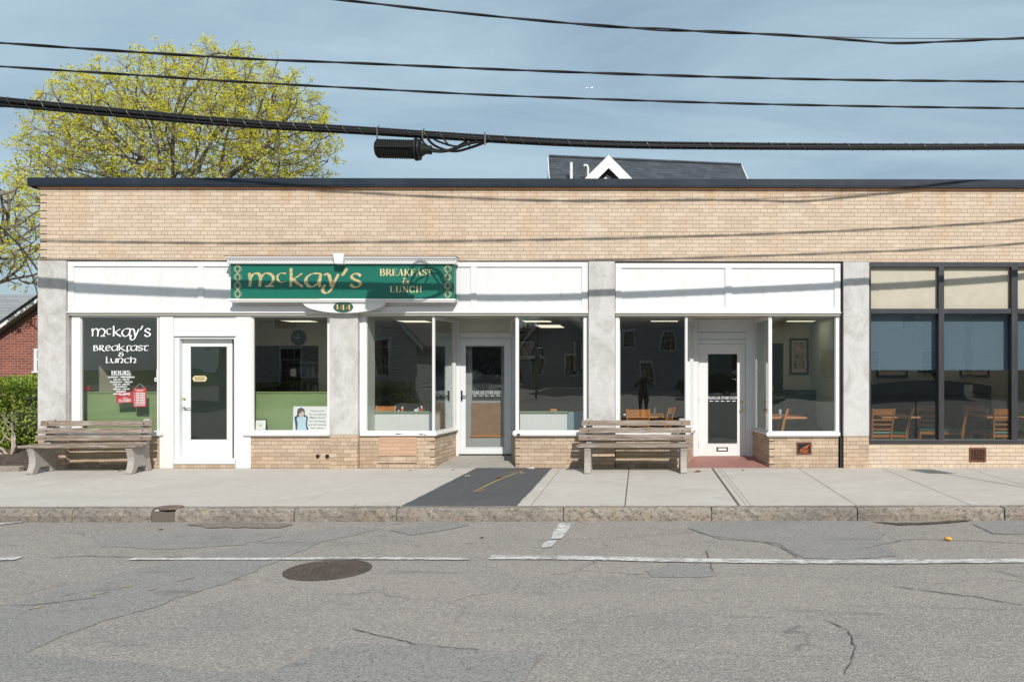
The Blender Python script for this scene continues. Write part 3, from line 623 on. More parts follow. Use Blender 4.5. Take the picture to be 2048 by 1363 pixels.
SER = {  # ('S'=stem with serifs at both ends, 'C'=curve, 'D'=thick diagonal, 'T'=thin line)
 'B': (.72, [('S',[(.16,0),(.16,1)]), ('C',[(.16,.97),(.45,.98),(.58,.76),(.42,.54),(.16,.52)]), ('C',[(.3,.52),(.56,.48),(.64,.25),(.46,.02),(.16,.02)])]),
 'R': (.78, [('S',[(.16,0),(.16,1)]), ('C',[(.16,.97),(.45,.98),(.60,.75),(.42,.50),(.16,.49)]), ('D',[(.38,.5),(.74,.0)]), ('T',[(.66,.015),(.84,.015)])]),
 'E': (.68, [('S',[(.16,0),(.16,1)]), ('T',[(.16,.97),(.62,.97)]), ('T',[(.16,.51),(.46,.51)]), ('T',[(.16,.03),(.66,.03)]), ('V',[(.61,.99),(.61,.80)]), ('V',[(.46,.62),(.46,.40)]), ('V',[(.65,.01),(.65,.22)])]),
 'F': (.62, [('S',[(.16,0),(.16,1)]), ('T',[(.16,.97),(.60,.97)]), ('T',[(.16,.51),(.44,.51)]), ('V',[(.59,.99),(.59,.78)]), ('V',[(.44,.62),(.44,.40)])]),
 'A': (.78, [('T2',[(.10,.02),(.40,1.0)]), ('D',[(.38,1.0),(.66,.0)]), ('T',[(.20,.33),(.56,.33)]), ('T',[(.0,.015),(.22,.015)]), ('T',[(.50,.015),(.82,.015)])]),
 'K': (.78, [('S',[(.16,0),(.16,1)]), ('T2',[(.18,.40),(.62,.98)]), ('D',[(.34,.58),(.68,.0)]), ('T',[(.50,.985),(.76,.985)]), ('T',[(.54,.015),(.82,.015)])]),
 'S': (.60, [('C',[(.50,.82),(.40,.97),(.20,.97),(.08,.78),(.24,.58),(.46,.42),(.52,.20),(.36,.02),(.16,.03),(.06,.22)]), ('V',[(.51,.99),(.51,.74)]), ('V',[(.06,.01),(.06,.28)])]),
 'T': (.66, [('S',[(.33,0),(.33,.97)]), ('T',[(.02,.97),(.64,.97)]), ('V',[(.03,.99),(.03,.76)]), ('V',[(.63,.99),(.63,.76)])]),
 'L': (.66, [('S',[(.16,0),(.16,1)]), ('T',[(.16,.03),(.62,.03)]), ('V',[(.61,.01),(.61,.26)])]),
 'U': (.82, [('s1',[(.18,1),(.18,.35)]), ('C',[(.18,.4),(.20,.1),(.42,.02),(.62,.12),(.66,.4)]), ('V',[(.66,.35),(.66,.98)]), ('T',[(.02,.985),(.34,.985)]), ('T',[(.54,.985),(.80,.985)])]),
 'N': (.86, [('V',[(.16,.02),(.16,.98)]), ('D',[(.12,.98),(.70,.02)]), ('V',[(.70,.0),(.70,.98)]), ('T',[(.02,.985),(.20,.985)]), ('T',[(.04,.015),(.28,.015)]), ('T',[(.56,.985),(.84,.985)])]),
 'C': (.76, [('C',[(.66,.76),(.50,.97),(.30,.96),(.10,.70),(.10,.32),(.30,.03),(.52,.02),(.68,.24)]), ('V',[(.67,.99),(.67,.68)])]),
 'H': (.86, [('S',[(.18,0),(.18,1)]), ('S',[(.68,0),(.68,1)]), ('T',[(.18,.52),(.68,.52)])]),
 'O': (.84, [('C',[(.42,.98),(.16,.84),(.09,.5),(.16,.16),(.42,.02)]), ('C',[(.42,.98),(.68,.84),(.75,.5),(.68,.16),(.42,.02)])]),
 ':': (.3, [('s1',[(.12,.12),(.12,.0)]), ('s1',[(.12,.62),(.12,.5)])]),
 '&': (.86, [('C',[(.80,.42),(.66,.12),(.36,.0),(.10,.14),(.14,.42),(.44,.66),(.48,.86),(.34,.98),(.22,.84),(.34,.58),(.62,.18),(.84,.0)]), ('T',[(.62,.5),(.84,.5)])]),
 '1': (.5, [('s1',[(.26,.02),(.26,1)]), ('T2',[(.06,.82),(.26,.98)]), ('T',[(.06,.02),(.46,.02)])]),
 '4': (.72, [('s1',[(.50,.0),(.50,.98)]), ('T2',[(.06,.30),(.46,.98)]), ('T',[(.04,.28),(.70,.28)])]),
 ' ': (.4, [])}
def layout(text, table, gap):
    wd = 0; pos = []
    for ch in text:
        pos.append(wd); wd += table[ch][0] + gap
    return pos, wd - gap
def uncial(pen, text, x0, x1, z0, h, gap=.12, small=()):
    pos, wd = layout(text, UNC, gap); sx = (x1 - x0)/wd
    for i, (ch, p) in enumerate(zip(text, pos)):
        for stk in UNC[ch][1]: pen.stroke(stk, (x0 + p*sx, z0), (sx, h))
def serif(pen, text, x0, x1, z0, h, gap=.10, bold=1.0):
    pos, wd = layout(text, SER, gap); sx = (x1 - x0)/wd
    for ch, p in zip(text, pos):
        for kd, pts in SER[ch][1]:
            o, sc = (x0 + p*sx, z0), (sx, h)
            if kd == 'C': pen.stroke(pts, o, sc, .19*bold, .05, True, 0)
            elif kd in ('S', 's1'):
                pen.stroke(pts, o, sc, .20*bold, .2*bold, False, 0)
                if kd == 'S':
                    for q in pts: pen.stroke([(q[0]-.15, .985 if q[1] > .5 else .015), (q[0]+.15, .985 if q[1] > .5 else .015)], o, sc, .045, .045, False)
            elif kd == 'D': pen.stroke(pts, o, sc, .20*bold, .20*bold, False)
            elif kd == 'V': pen.stroke(pts, o, sc, .06*bold, .06*bold, False)
            else: pen.stroke(pts, o, sc, .055*bold, .055*bold, False)
def words_mesh(lines, name, m, parent, y, offset=0.0):
    """lines: (text, x0, x1, z0, z1) built-in font fitted to a box; returns one mesh facing -Y"""
    mb = MB()
    for li, (tx, x0, x1, z0, z1) in enumerate(lines):
        cu = bpy.data.curves.new('t', 'FONT'); cu.body = tx; cu.size = 1; cu.offset = offset; cu.resolution_u = 3
        ob = bpy.data.objects.new('t', cu); COL.objects.link(ob)
        dg = bpy.context.evaluated_depsgraph_get(); me = bpy.data.meshes.new_from_object(ob.evaluated_get(dg))
        vs = np.array([v.co[:] for v in me.vertices]); 
        a, b = vs.min(0), vs.max(0); sx = (x1-x0)/(b[0]-a[0]); sz = (z1-z0)/(b[1]-a[1])
        mb.add([(x0+(v[0]-a[0])*sx, y, z0+(v[1]-a[1])*sz) for v in vs], [tuple(p.vertices) for p in me.polygons])
        bpy.data.objects.remove(ob); bpy.data.curves.remove(cu); bpy.data.meshes.remove(me)
    o = mb.build(name, m, parent, recalc=False); return o
# ---------------------------------------------------------------- the shop building
B = empty('shop_building', (0, 0, 0), 0, 'long single storey buff brick shop building with white shopfronts and dark flat roof edge', 'building')
XL, XR = X(80.5), 14.0
ZT = Z(374, 1000)           # top of brick
ZF = Z(523, 1000)           # bottom of upper brick
ZS = Z(630, 1000)           # shopfront head
ZSILL = Z(870, 1000)        # top of brick base
BK = 9.0
mb = MB().box(XL, XR, 0.0, 0.30, ZF, ZT)                                  # front above shopfronts
mb.box(XL, XL + 0.25, 0.302, BK, -0.3, ZT)                                # left flank
mb.box(XL + .252, XR - .252, BK - 0.25, BK, -0.3, ZT)                     # rear
mb.box(XR - 0.25, XR, 0.302, BK, -0.3, ZT)
mb.build('wall', M['brick'], B)
# toothed joints on the left corner: little dark slots
mb = MB()
k = 0; z = ZF + 0.06
while z < ZT - .1:
    MB().xz([(XL - .001, z), (XL + .11, z + .004), (XL + .12, z + .014), (XL - .001, z + .010)], -0.004, 0.02).build('corner_slot', M['dark'], B); z += 0.1384
MB().box(XL - .18, XR + .2, -0.07, BK + .1, ZT + .012, Z(356.5, 1000, -.07)).box(XL - .18, XR + .2, -0.072, -0.05, Z(374, 1000, -.07), ZT + .011).box(XL - .182, XL - .15, -0.049, BK + .1, Z(374, 1000, -.07), ZT + .011).build('roof_coping', M['coping'], B, bevel=0.008)
MB().box(XL - .02, XR + .1, -0.045, -0.001, Z(378.5, 1000), Z(374.4, 1000)).build('wood_strip', M['wood_strip'], B)
mb = MB()                                       # seams and creases in the metal coping
for px in (948, 1318, 1640, 1900):
    mb = MB(); mb.box(X(px) - .004, X(px) + .004, -.076, -.073, Z(373, 1000, -.07), Z(356, 1000, -.07) - .01); mb.build('coping_seam', M['black'], B)
# pillars
def pillar(a, b, ztop, zbot, brick_to=True, y=-0.075):
    MB().box(X(a), X(b), y, 0.30, zbot, ztop).build('pillar', M['concrete'], B, bevel=0.006)
    if brick_to: MB().box(X(a) + .004, X(b) - .004, y + .004, 0.30, -0.2, zbot - .002).build('pillar_base', M['brick_low'], B)
pillar(81.5, 137, ZF - .003, ZSILL + .01)
pillar(662, 718.5, ZF - .003, Z(868, 690))
pillar(1177.5, 1230, ZF - .003, Z(868, 1200))
pillar(1685, 1736, ZF - .003, Z(871, 1710))
# thin lead flashing over pillars and fascia
MB().box(XL - .005, X(1736), -0.018, -0.002, ZF - .004, ZF + .012).build('flashing', M['iron'], B)

# fascias
def fascia(a, b, zt, zb, stiles, y0=-0.035):
    xa, xb = X(a), X(b)
    z1, z0 = zt, zb
    rt, rb = 0.085, 0.115
    mb = MB().box(xa, xb, y0, -0.005, z1 - rt, z1).box(xa, xb, y0, -0.005, z0, z0 + rb)
    for (s0, s1) in stiles: mb.box(X(s0), X(s1), y0 + .002, -0.005, z0 + rb + .0015, z1 - rt - .0015)
    mb.box(xa - .01, xb + .01, y0 - .018, y0 - .001, z0 - .002, z0 + .022)
    o = mb.build('fascia', M['white_clean'], B, bevel=0.003)
    MB().box(xa + .01, xb - .01, y0 + .024, 0.29, z0 + .02, z1 - .02).build('fascia_panel', M['white_clean'], o)
    # soffit under the fascia
    MB().box(xa + .006, xb - .006, y0 + .02, 0.035, z0 - .012, z0 - .003).build('soffit_strip', M['beige_paint'], o)
fascia(138, 1176, ZF - .012, Z(626, 900), [(138, 150), (397, 409), (655, 667), (942, 954), (1164, 1176)])
fascia(1231, 1680, ZF - .030, Z(626.5, 1450), [(1231, 1243), (1450, 1463), (1668, 1680)])

# soffit slab over recess and window heads
MB().box(X(138), X(1176) , -0.02, 1.6, ZS - .004, ZS + .05).box(X(1231), X(1680), -0.02, 1.6, ZS - .004, ZS + .05).build('soffit', M['beige_paint'], B)

# brick bases
BY = 0.045
def base(pxa, pxb, y=0.045, z1=None, d=0.28):
    return MB().box(X(pxa, y), X(pxb, y), y, y + d, -0.2, (z1 or ZSILL)).build('brick_base', M['brick_low'], B)
base(137.5, 318)
base(494, 660.5)
base(719.5, 869)
base(1031, 1168.5)
base(1231, 1373)
base(1539, 1677.5)
# orange patch under the bay
o = MB().box(X(756), X(832), BY-0.012, BY-0.001, Z(911, 790), Z(873, 790)).build('brick_patch', M['brick_patch'], B)
MB().box(X(755), X(833), BY-0.028, BY-0.013, Z(925, 790), Z(912, 790)).build('brick_ledge', M['brick_low'], B)
# bay returns: (x at y=0) -> (x at depth RD)
RD = 1.12
RDR = 1.02
ret = {'mid_l': ((X(870, BY), BY), (X(913, RD), RD)), 'mid_r': ((X(1031, BY), BY), (X(1024, RD), RD)),
       'right_l': ((X(1374, BY), BY), (X(1387, RDR), RDR)), 'right_r': ((X(1538, BY), BY), (X(1505, RDR), RDR))}
for k, (p, q) in ret.items():
    sgn = 1 if k in ('mid_l', 'right_l') else -1     # thickness goes away from the recess
    off = 0.10*sgn
    MB().seg((p[0], p[1] + .002), q, 0.19, -0.2, ZSILL - .001, off=off).build('brick_base', M['brick_low'], B)
# windows ---------------------------------------------------
def win(name_m, gl, gr, gt, gb, ol, orr, ot, ob, y0=0.035, y1=0.105, m='white', glass='glass', gy=0.075, sill=None, label=None):
    """pixel rectangle of the glass and of the frame's outer edge"""
    xc = (gl + gr)/2
    a, b, c, d = X(gl, y0), X(gr, y0), Z(gb, xc, y0), Z(gt, xc, y0)
    A, Bx, C, D = X(ol, y0), X(orr, y0), Z(ob, xc, y0), ZS - .006
    mb = MB().box(A, a, y0, y1, C, D).box(b, Bx, y0, y1, C, D).box(a + .0005, b - .0005, y0 + .004, y1, d, D - .001).box(a + .0005, b - .0005, y0 + .004, y1, C + .001, c)
    # inner bead
    mb.box(a, a + .012, y0 + .02, y1 - .002, c, d).box(b - .012, b, y0 + .02, y1 - .002, c, d)
    w_ = mb.build('window', M[m], B, bevel=0.002)
    if label: w_['label'] = label
    MB().box(a + .002, b - .002, gy, gy + .006, c + .002, d - .002).build('pane', M[glass], w_)
    if sill:
        sa, sb, st_, sb_ = sill
        MB().box(X(sa), X(sb), -0.025, 0.034, Z(sb_, xc), Z(st_, xc)).box(X(sa) + .02, X(sb) - .02, -0.005, 0.034, Z(sb_, xc) - .02, Z(sb_, xc) - .001).build('sill', M['white_worn'], w_, bevel=0.004)
    return w_
W1 = win('', 160, 314, 634, 861, 143, 317, 630, 871, sill=(143, 326, 862, 870), label='left shop window with white lettering')
W2 = win('', 505, 655, 634, 860, 500.5, 661, 630, 871, sill=(487, 662, 862, 870))
MB().box(X(660.5), X(664), -0.02, 0.09, -0.005, Z(872, 662)).build('trim_strip', M['white_worn'], B)
W3 = win('', 732, 865, 632, 861, 719.5, 869, 629.5, 871, glass='glass_mid', m='white_worn', label='bay window beside the recessed glass door')
W4 = win('', 1036, 1167.5, 633, 860, 1031, 1176, 629.5, 871, glass='glass_mid', sill=(1026, 1171, 861, 870))
W5 = win('', 1238, 1371, 633, 861, 1231, 1375, 629.5, 871, glass='glass_mid')
W6 = win('', 1543, 1671.5, 633, 862, 1537, 1680, 629.5, 872, glass='glass_mid', sill=(1533, 1680, 864, 871))
def sideglass(key, W, front_post, z0p=862, gtop=634):
    p, q = ret[key]; sgn = 1 if key in ('mid_l', 'right_l') else -1
    zb, zt = ZSILL, ZS - .006
    d = Vector((q[0]-p[0], q[1]-p[1])); L = d.length; d.normalize()
    P0 = (p[0] + d.x*.062, p[1] + d.y*.062); P1 = (q[0] - d.x*.08, q[1] - d.y*.08)
    mb = MB().seg(P0, P1, .05, zb, zb + .07, off=.03*sgn).seg(P0, P1, .05, zt - .07, zt, off=.03*sgn).seg(P1, (q[0], q[1]), .07, zb, zt, off=.03*sgn)
    w_ = mb.build('side_window', M['white_worn'], B, bevel=0.002)
    MB().seg(P0, P1, .006, zb + .071, zt - .071, off=.03*sgn).build('pane', M['glass_mid'], w_)
    MB().seg((p[0], p[1] - .03), q, .06, zb + .0015, zb + .03, off=-.012*sgn).build('sill', M['white_worn'], w_)
sideglass('mid_l', W3, 0); sideglass('mid_r', W4, 0); sideglass('right_l', W5, 0); sideglass('right_r', W6, 0)
# lower frame of bay 3 has a strong flat sill board
MB().box(X(719.5), X(872), 0.0, 0.034, Z(871, 800), Z(862, 800)).build('sill_board', M['white_worn'], B)

def chip(pts, y):
    MB().xz(pts, y - .0015, y).build('paint_chip', M['iron'], B)
for px, pw, pz in ((797, 16, 867), (842, 13, 868), (850, 6, 869)):
    n = 9; rr_c = random.Random(px)
    chip([(X(px) + pw/224*math.cos(2*math.pi*k/n)*rr_c.uniform(.6, 1), Z(pz, px) + .012*math.sin(2*math.pi*k/n)*rr_c.uniform(.4, 1)) for k in range(n)], -.0005)
chip([(X(1034), Z(870, 1034)), (X(1040), Z(870.5, 1034)), (X(1041), Z(867, 1034)), (X(1035), Z(866, 1034))], -.0255)
# recess floors, slightly ramped
def floor(p, q, r, s_, m, label):
    vs = [(p[0], p[1], 0.003), (q[0], q[1], 0.003), (r[0], r[1], 0.11), (s_[0], s_[1], 0.11)]
    vs += [(v[0], v[1], -0.2) for v in vs]
    MB().add(vs, [(0,1,2,3),(0,4,5,1),(1,5,6,2),(2,6,7,3),(3,7,4,0),(7,6,5,4)]).build('entry_floor', M[m], B, label=label)
floor((ret['mid_l'][0][0], -.002), (ret['mid_r'][0][0], -.002), (ret['mid_r'][1][0], RD + .1), (ret['mid_l'][1][0], RD + .1), 'step', 'grey concrete entry floor')
floor((ret['right_l'][0][0], -.002), (ret['right_r'][0][0], -.002), (ret['right_r'][1][0], RDR + .1), (ret['right_l'][1][0], RDR + .1), 'red_floor', 'faded red entry floor')

# left door surround -----------------------------------------
zT = ZS - .008
DY = 0.17
mb = MB().box(X(317.3), X(345), 0.02, 0.15, -.003, zT).box(X(470), X(500), 0.02, 0.15, -.003, zT).box(X(345.2), X(469.8), 0.04, 0.15, Z(672, 400), zT)
mb.box(X(345.2), X(469.8), 0.03, 0.039, Z(672, 400), Z(660, 400))
ds = mb.build('door_surround', M['white_worn'], B, bevel=0.004)
mb = MB().box(X(345.4), X(355), 0.06, .24, 0.06, Z(673, 400)).box(X(464.5), X(469.6), 0.06, .24, 0.06, Z(673, 400)).box(X(355.2), X(464.3), 0.065, .24, Z(677, 400), Z(673.2, 400))
mb.build('door_frame', M['door_paint'], B, bevel=0.003)
MB().box(X(345.4), X(469.6), 0.03, .5, -.1, Z(928, 400)).build('door_step', M['brick_low'], B)
MB().box(X(346), X(469), 0.02, .24, Z(927.8, 400), Z(918, 400)).build('threshold', M['white_worn'], B, bevel=0.004)
def leafdoor(xl, xr, zb, zt, gx0, gx1, gz0, gz1, y, m, glass, th=.045, name='door', label=None):
    mb = MB().box(xl, gx0, y, y+th, zb, zt).box(gx1, xr, y, y+th, zb, zt).box(gx0+.0005, gx1-.0005, y, y+th, zb, gz0).box(gx0+.0005, gx1-.0005, y, y+th, gz1, zt)
    mb.box(gx0, gx0+.015, y-.006, y-.0005, gz0, gz1).box(gx1-.015, gx1, y-.006, y-.0005, gz0, gz1).box(gx0+.0155, gx1-.0155, y-.006, y-.0005, gz0, gz0+.015).box(gx0+.0155, gx1-.0155, y-.006, y-.0005, gz1-.015, gz1)
    d_ = mb.build(name, M[m], B, bevel=0.002)
    if label: d_['label'] = label
    MB().box(gx0+.001, gx1-.001, y+.015, y+.021, gz0+.001, gz1-.001).build('pane', M[glass], d_)
    return d_
y = DY
d1 = leafdoor(X(361, y), X(464, y), Z(915.5, 400, y), Z(678, 400, y), X(380, y), X(455.5, y), Z(880, 400, y), Z(691, 400, y), y, 'white', 'glass_door', label='white door with a long glass pane')
hx, hz = X(371, y), Z(815, 371, y)
MB().lathe([(.033, 0), (.033, -.012), (.018, -.02), (.018, -.05)], (hx, y, hz), 16, 'y').tube([(hx, y-.05, hz), (hx+.06, y-.055, hz), (hx+.115, y-.05, hz-.004)], [.012, .011, .009], 8).build('handle', M['steel'], d1, smooth=False)
MB().lathe([(.026, 0), (.026, -.012), (.014, -.018), (.014, -.022)], (hx - .01, y, Z(797, 371, y)), 14, 'y').build('deadbolt', M['brass'], d1)
# small sticker sign on the door pane
sg = MB().xz([(X(384, y), Z(757, 400, y)), (X(388, y), Z(751, 400, y)), (X(410, y), Z(751, 400, y)), (X(414, y), Z(757, 400, y)), (X(410, y), Z(762.5, 400, y)), (X(388, y), Z(762.5, 400, y))], y + .008, y + .011).build('sticker', M['gold_flat'], d1)
MB().box(X(389, y), X(409, y), y+.0065, y+.0075, Z(753.6, 400, y), Z(754.6, 400, y)).box(X(389, y), X(409, y), y+.0065, y+.0075, Z(756.4, 400, y), Z(757.6, 400, y)).box(X(390, y), X(408, y), y+.0065, y+.0075, Z(759.6, 400, y), Z(760.6, 400, y)).build('sticker_print', M['rust'], d1)

# middle door: aluminium storm door with an inner door -----------
y = RD
mz0, mz1 = Z(905, 970, y), Z(677, 970, y)
xl, xr = X(917, y), X(1022.5, y)
d2 = leafdoor(xl + .045, xr - .045, mz0 + .02, mz1 - .03, X(930, y), X(1010, y), Z(895, 970, y), Z(690, 970, y), y, 'door_paint', 'glass_storm', label='pale blue aluminium storm door')
MB().box(xl, xl + .043, y - .01, y + .14, mz0 - .02, mz1).box(xr - .043, xr, y - .01, y + .14, mz0 - .02, mz1).box(xl + .044, xr - .044, y - .01, y + .14, mz1 - .028, mz1).box(xl + .044, xr - .044, y - .01, y + .14, mz0 - .02, mz0 + .018).build('door_frame', M['door_paint'], B, bevel=0.002)
mb = MB().box(xl - .03, xr + .03, y + .02, y + .12, mz1 + .002, Z(664.5, 970, y))                      # transom rail
mb.box(ret['mid_l'][1][0] - .01, xl - .002, y, y + .12, 0, ZS - .006).box(xr + .002, ret['mid_r'][1][0] + .02, y, y + .12, 0, ZS - .006)
mb.box(xl - .002, xl + .02, y + .01, y + .12, Z(664, 970, y), ZS - .006).box(xr - .02, xr + .002, y + .01, y + .12, Z(664, 970, y), ZS - .006)
mb.build('door_surround', M['white_worn'], B, bevel=0.002)
MB().box(xl + .021, xr - .021, y + .03, y + .1, Z(664, 970, y), ZS - .006).build('transom_panel', M['beige_paint'], B)
hx, hz = X(923.5, y), Z(791, 923, y)
MB().box(hx - .018, hx + .018, y - .014, y - .0065, hz - .10, hz + .10).tube([(hx, y-.01, hz), (hx, y-.05, hz), (hx+.06, y-.055, hz-.005), (hx + .11, y-.05, hz-.01)], [.013, .013, .011, .009], 8).build('handle', M['iron'], d2)
# inner door
yi = RD + .17
i0, i1 = X(931, yi), X(1015, yi)
MB().box(X(941, yi), X(1006, yi), yi + .046, yi + .05, Z(803, 970, yi), Z(690, 970, yi)).build('dark_panel', M['dark_pane'], B)
d3 = leafdoor(i0 - .04, i1 + .04, .10, mz1 - .03, X(943, yi), X(1004, yi), Z(802, 970, yi), Z(692, 970, yi), yi, 'old_grey', 'glass_dark', label='grey wooden inner door behind the storm door')
MB().box(X(943, yi), X(1003, yi), yi - .02, yi - .008, Z(869, 970, yi), Z(805, 970, yi)).build('lower_board', M['plywood'], d3)
MB().box(X(941, yi), X(1006, yi), yi - .035, yi - .01, Z(872.5, 970, yi), Z(869.5, 970, yi)).build('push_bar', M['oak'], d3)
def notice(y, x0, x1, z0, z1, az0, az1, parent, cut=False):
    words_mesh([('PLEASE USE OTHER DOOR', x0, x1, z0, z1)], 'lettering', M['vinyl_white'], parent, y, .004)
    n = 5
    for k in range(n):
        mb = MB()
        a = x0 + (x1-x0)*(.05 + k/n*.97); L = (x1-x0)*.13; zc = (az0+az1)/2; h = (az1-az0)/2
        mb.box(a + h*1.2, a + L, y, y + .001, zc - h*.35, zc + h*.35).xz([(a, zc), (a + h*1.2, zc + h), (a + h*1.2, zc - h)], y - .0001, y + .0011)
        mb.build('arrow', M['vinyl_white'], parent)
notice(yi + .008, X(943.5, yi), X(1003, yi), Z(788, 970, yi), Z(781, 970, yi), Z(792.3, 970, yi), Z(789.4, 970, yi), d3)

# right door -----------------------------------------------
y = RDR
rz0, rz1 = Z(913, 1445, y), Z(688, 1445, y)
rxl, rxr = X(1397.5, y), X(1491, y)
d4 = leafdoor(rxl, rxr, rz0, rz1, X(1414.5, y), X(1476, y), Z(888, 1445, y), Z(706, 1445, y), y + .02, 'white_worn', 'glass_door', label='white wooden door with mail slot')
mb = MB().box(ret['right_l'][1][0] - .005, rxl - .004, y - .01, y + .12, 0, ZS - .006).box(rxr + .004, ret['right_r'][1][0] + .005, y - .01, y + .12, 0, ZS - .006)
mb.box(rxl - .003, rxr + .003, y, y + .12, rz1 + .006, Z(679, 1445, y)).box(rxl - .003, rxr + .003, y + .02, y + .12, Z(678.5, 1445, y), Z(664, 1445, y))
mb.box(rxl - .003, rxr + .003, y - .004, y + .12, Z(668, 1445, y), Z(664.5, 1445, y) )
mb.build('door_surround', M['door_paint'], B, bevel=0.002)
MB().box(rxl + .002, rxr + .01, y - .015, y + .1, Z(663.5, 1445, y), ZS - .012).build('transom_panel', M['door_paint'], B)
mb = MB()
for px in (1403, 1446, 1486):
    MB().lathe([(.006, 0), (.006, -.003)], (X(px, y), y - .015, Z(658, px, y)), 8, 'y').build('panel_screw', M['iron'], B)
y += .02
for pz, nm in ((803, 'deadbolt'), (819, 'knob')):
    MB().lathe([(.03, 0), (.03, -.008), (.012, -.014), (.012, -.03), (.027, -.042), (.024, -.06), (.008, -.066)] if nm == 'knob' else [(.03, 0), (.03, -.01), (.016, -.016), (.016, -.02)], (X(1483, y), y, Z(pz, 1483, y)), 16, 'y').build(nm, M['brass'], d4)
MB().box(X(1433, y), X(1456, y), y - .008, y - .0008, Z(902, 1445, y), Z(893.5, 1445, y)).build('mail_slot', M['iron'], d4, bevel=.002)
MB().box(X(1436, y), X(1453, y), y - .012, y - .0085, Z(900, 1445, y), Z(895.6, 1445, y)).build('mail_flap', M['white'], d4)
notice(y + .013, X(1416, y), X(1474.5, y), Z(798, 1445, y), Z(792.5, 1445, y), Z(803.0, 1445, y), Z(800, 1445, y), d4)
mb = MB()
for zz in (Z(725, 1400, y), Z(800, 1400, y), Z(890, 1400, y)): MB().tube([(rxl - .001, y - .006, zz - .05), (rxl - .001, y - .006, zz + .05)], .007, 6).build('hinge', M['steel'], d4)

# dark line / downpipe between the right bay and the last pillar
MB().box(X(1680.3), X(1684.7), -.02, .2, -.003, Z(872, 1682)).build('drainpipe', M['black'], B)
MB().box(X(1680.6), X(1684.4), .004, .2, Z(871.5, 1682), ZF - .03).build('dark_gap', M['iron'], B)

# dark bronze window wall on the right ----------------------
zt0, zt1 = Z(534, 1850), ZF - .002
zb0 = Z(886, 1850)
mulls = [(1736.5, 1741), (1876, 1887), (2021.5, 2034)]
pitch = X(2028) - X(1881.5)
mx = [(X(a), X(b)) for a, b in mulls]
while mx[-1][1] < XR - 1.5: mx.append((mx[-1][0] + pitch, mx[-1][1] + pitch))
xe = mx[-1][1]
mb = MB().box(X(1737), xe, -.03, .10, zt0, zt1).box(X(1737), xe, -.03, .10, zb0, Z(879, 1850))
for a, b in mx: mb.box(a, b, -.035, .10, Z(879, 1850) + .001, zt0 - .001)
for (a, b), (c, d) in zip(mx, mx[1:]): mb.box(b + .001, c - .001, -.028, .10, Z(627, 1850), Z(617, 1850))
WW = mb.build('window_wall', M['bronze'], B, bevel=0.003, label='dark bronze framed window wall with tan panels on top')
for (a, b), (c, d) in zip(mx, mx[1:]):
    MB().box(b + .002, c - .002, .05, .075, Z(616.5, 1850), zt0 - .002).build('upper_panel', M['tan_panel'], WW)
    MB().box(b + .002, c - .002, .06, .068, Z(878.5, 1850), Z(627.5, 1850)).build('pane', M['glass_dark'], WW)
MB().box(X(1737.5), XR, 0.0, .28, -0.2, zb0 - .002).build('brick_base', M['brick'], B)
MB().box(xe + .001, XR - .001, 0.0, .28, zb0, ZF - .003).build('wall', M['brick'], B)
# vents and wall fittings
v = MB().box(X(1594), X(1624), -.010+BY, .012+BY, Z(909, 1609), Z(906, 1609)).box(X(1594), X(1624), -.010+BY, .012+BY, Z(887, 1609), Z(884, 1609)).box(X(1594), X(1596.5), -.010+BY, .012+BY, Z(905.8, 1609), Z(887.2, 1609)).box(X(1621.5), X(1624), -.010+BY, .012+BY, Z(905.8, 1609), Z(887.2, 1609)).build('vent_frame', M['rust'], B)
MB().box(X(1596.7), X(1621.3), BY-.002, BY-.0005, Z(905.6, 1609), Z(887.4, 1609)).build('vent_opening', M['dark'], v)
rr = random.Random(3); mb = MB()
for k in range(16):
    cx, cz = X(1598 + rr.random()*20), Z(903 - rr.random()*rr.random()*12, 1609); r = rr.uniform(.012, .03)
    mb.lathe([(r*.3, -.012), (r, -.006), (r*.9, -.001)], (cx, BY-.003, cz), 7, 'y')
mb.tube([(X(1600), BY-.014, Z(903, 1609)), (X(1620), BY-.012, Z(889, 1609))], .008, 5)
mb.build('vent_rubble', M['rubble'], v)
v = MB().box(X(1938), X(1972), -.012, .012, Z(923, 1955), Z(919.5, 1955)).box(X(1938), X(1972), -.012, .012, Z(898, 1955), Z(894.5, 1955)).box(X(1938), X(1941.5), -.012, .012, Z(919.3, 1955), Z(898.2, 1955)).box(X(1968.5), X(1972), -.012, .012, Z(919.3, 1955), Z(898.2, 1955)).build('vent_frame', M['rust'], B, label='rusty square vent grille')
MB().box(X(1941.7), X(1968.3), -.002, -.0005, Z(919, 1955), Z(898.4, 1955)).build('vent_opening', M['dark'], v)
mb = MB()
for k in range(9): mb.box(X(1943 + k*2.95), X(1944 + k*2.95), -.009, -.003, Z(919, 1955), Z(898.4, 1955))
for k in range(3): mb.box(X(1941.7), X(1968.3), -.0125, -.0095, Z(903.5 + k*5.2, 1955), Z(902.9 + k*5.2, 1955))
mb.build('vent_grille', M['rust'], v)
for px in (634, 653):
    MB().lathe([(.032, 0.0), (.034, -.02), (.024, -.035), (.014, -.036), (.012, -.01)], (X(px), BY-.001, Z(912, px)), 14, 'y').build('pipe_stub', M['iron'], B)
# crumbled brick edge beside the middle bay
z = .05
while z < ZSILL - .08:
    MB().box(X(860,BY), X(869.3,BY), BY-.0015, BY+.002, z, z + .012).build('corner_slot', M['dark'], B); MB().box(X(1031,BY), X(1040,BY), BY-.0015, BY+.002, z + .02, z + .030).build('corner_slot', M['dark'], B); MB().box(X(1538.3,BY), X(1549,BY), BY-.0015, BY+.002, z, z + .012).build('corner_slot', M['dark'], B); z += .1384

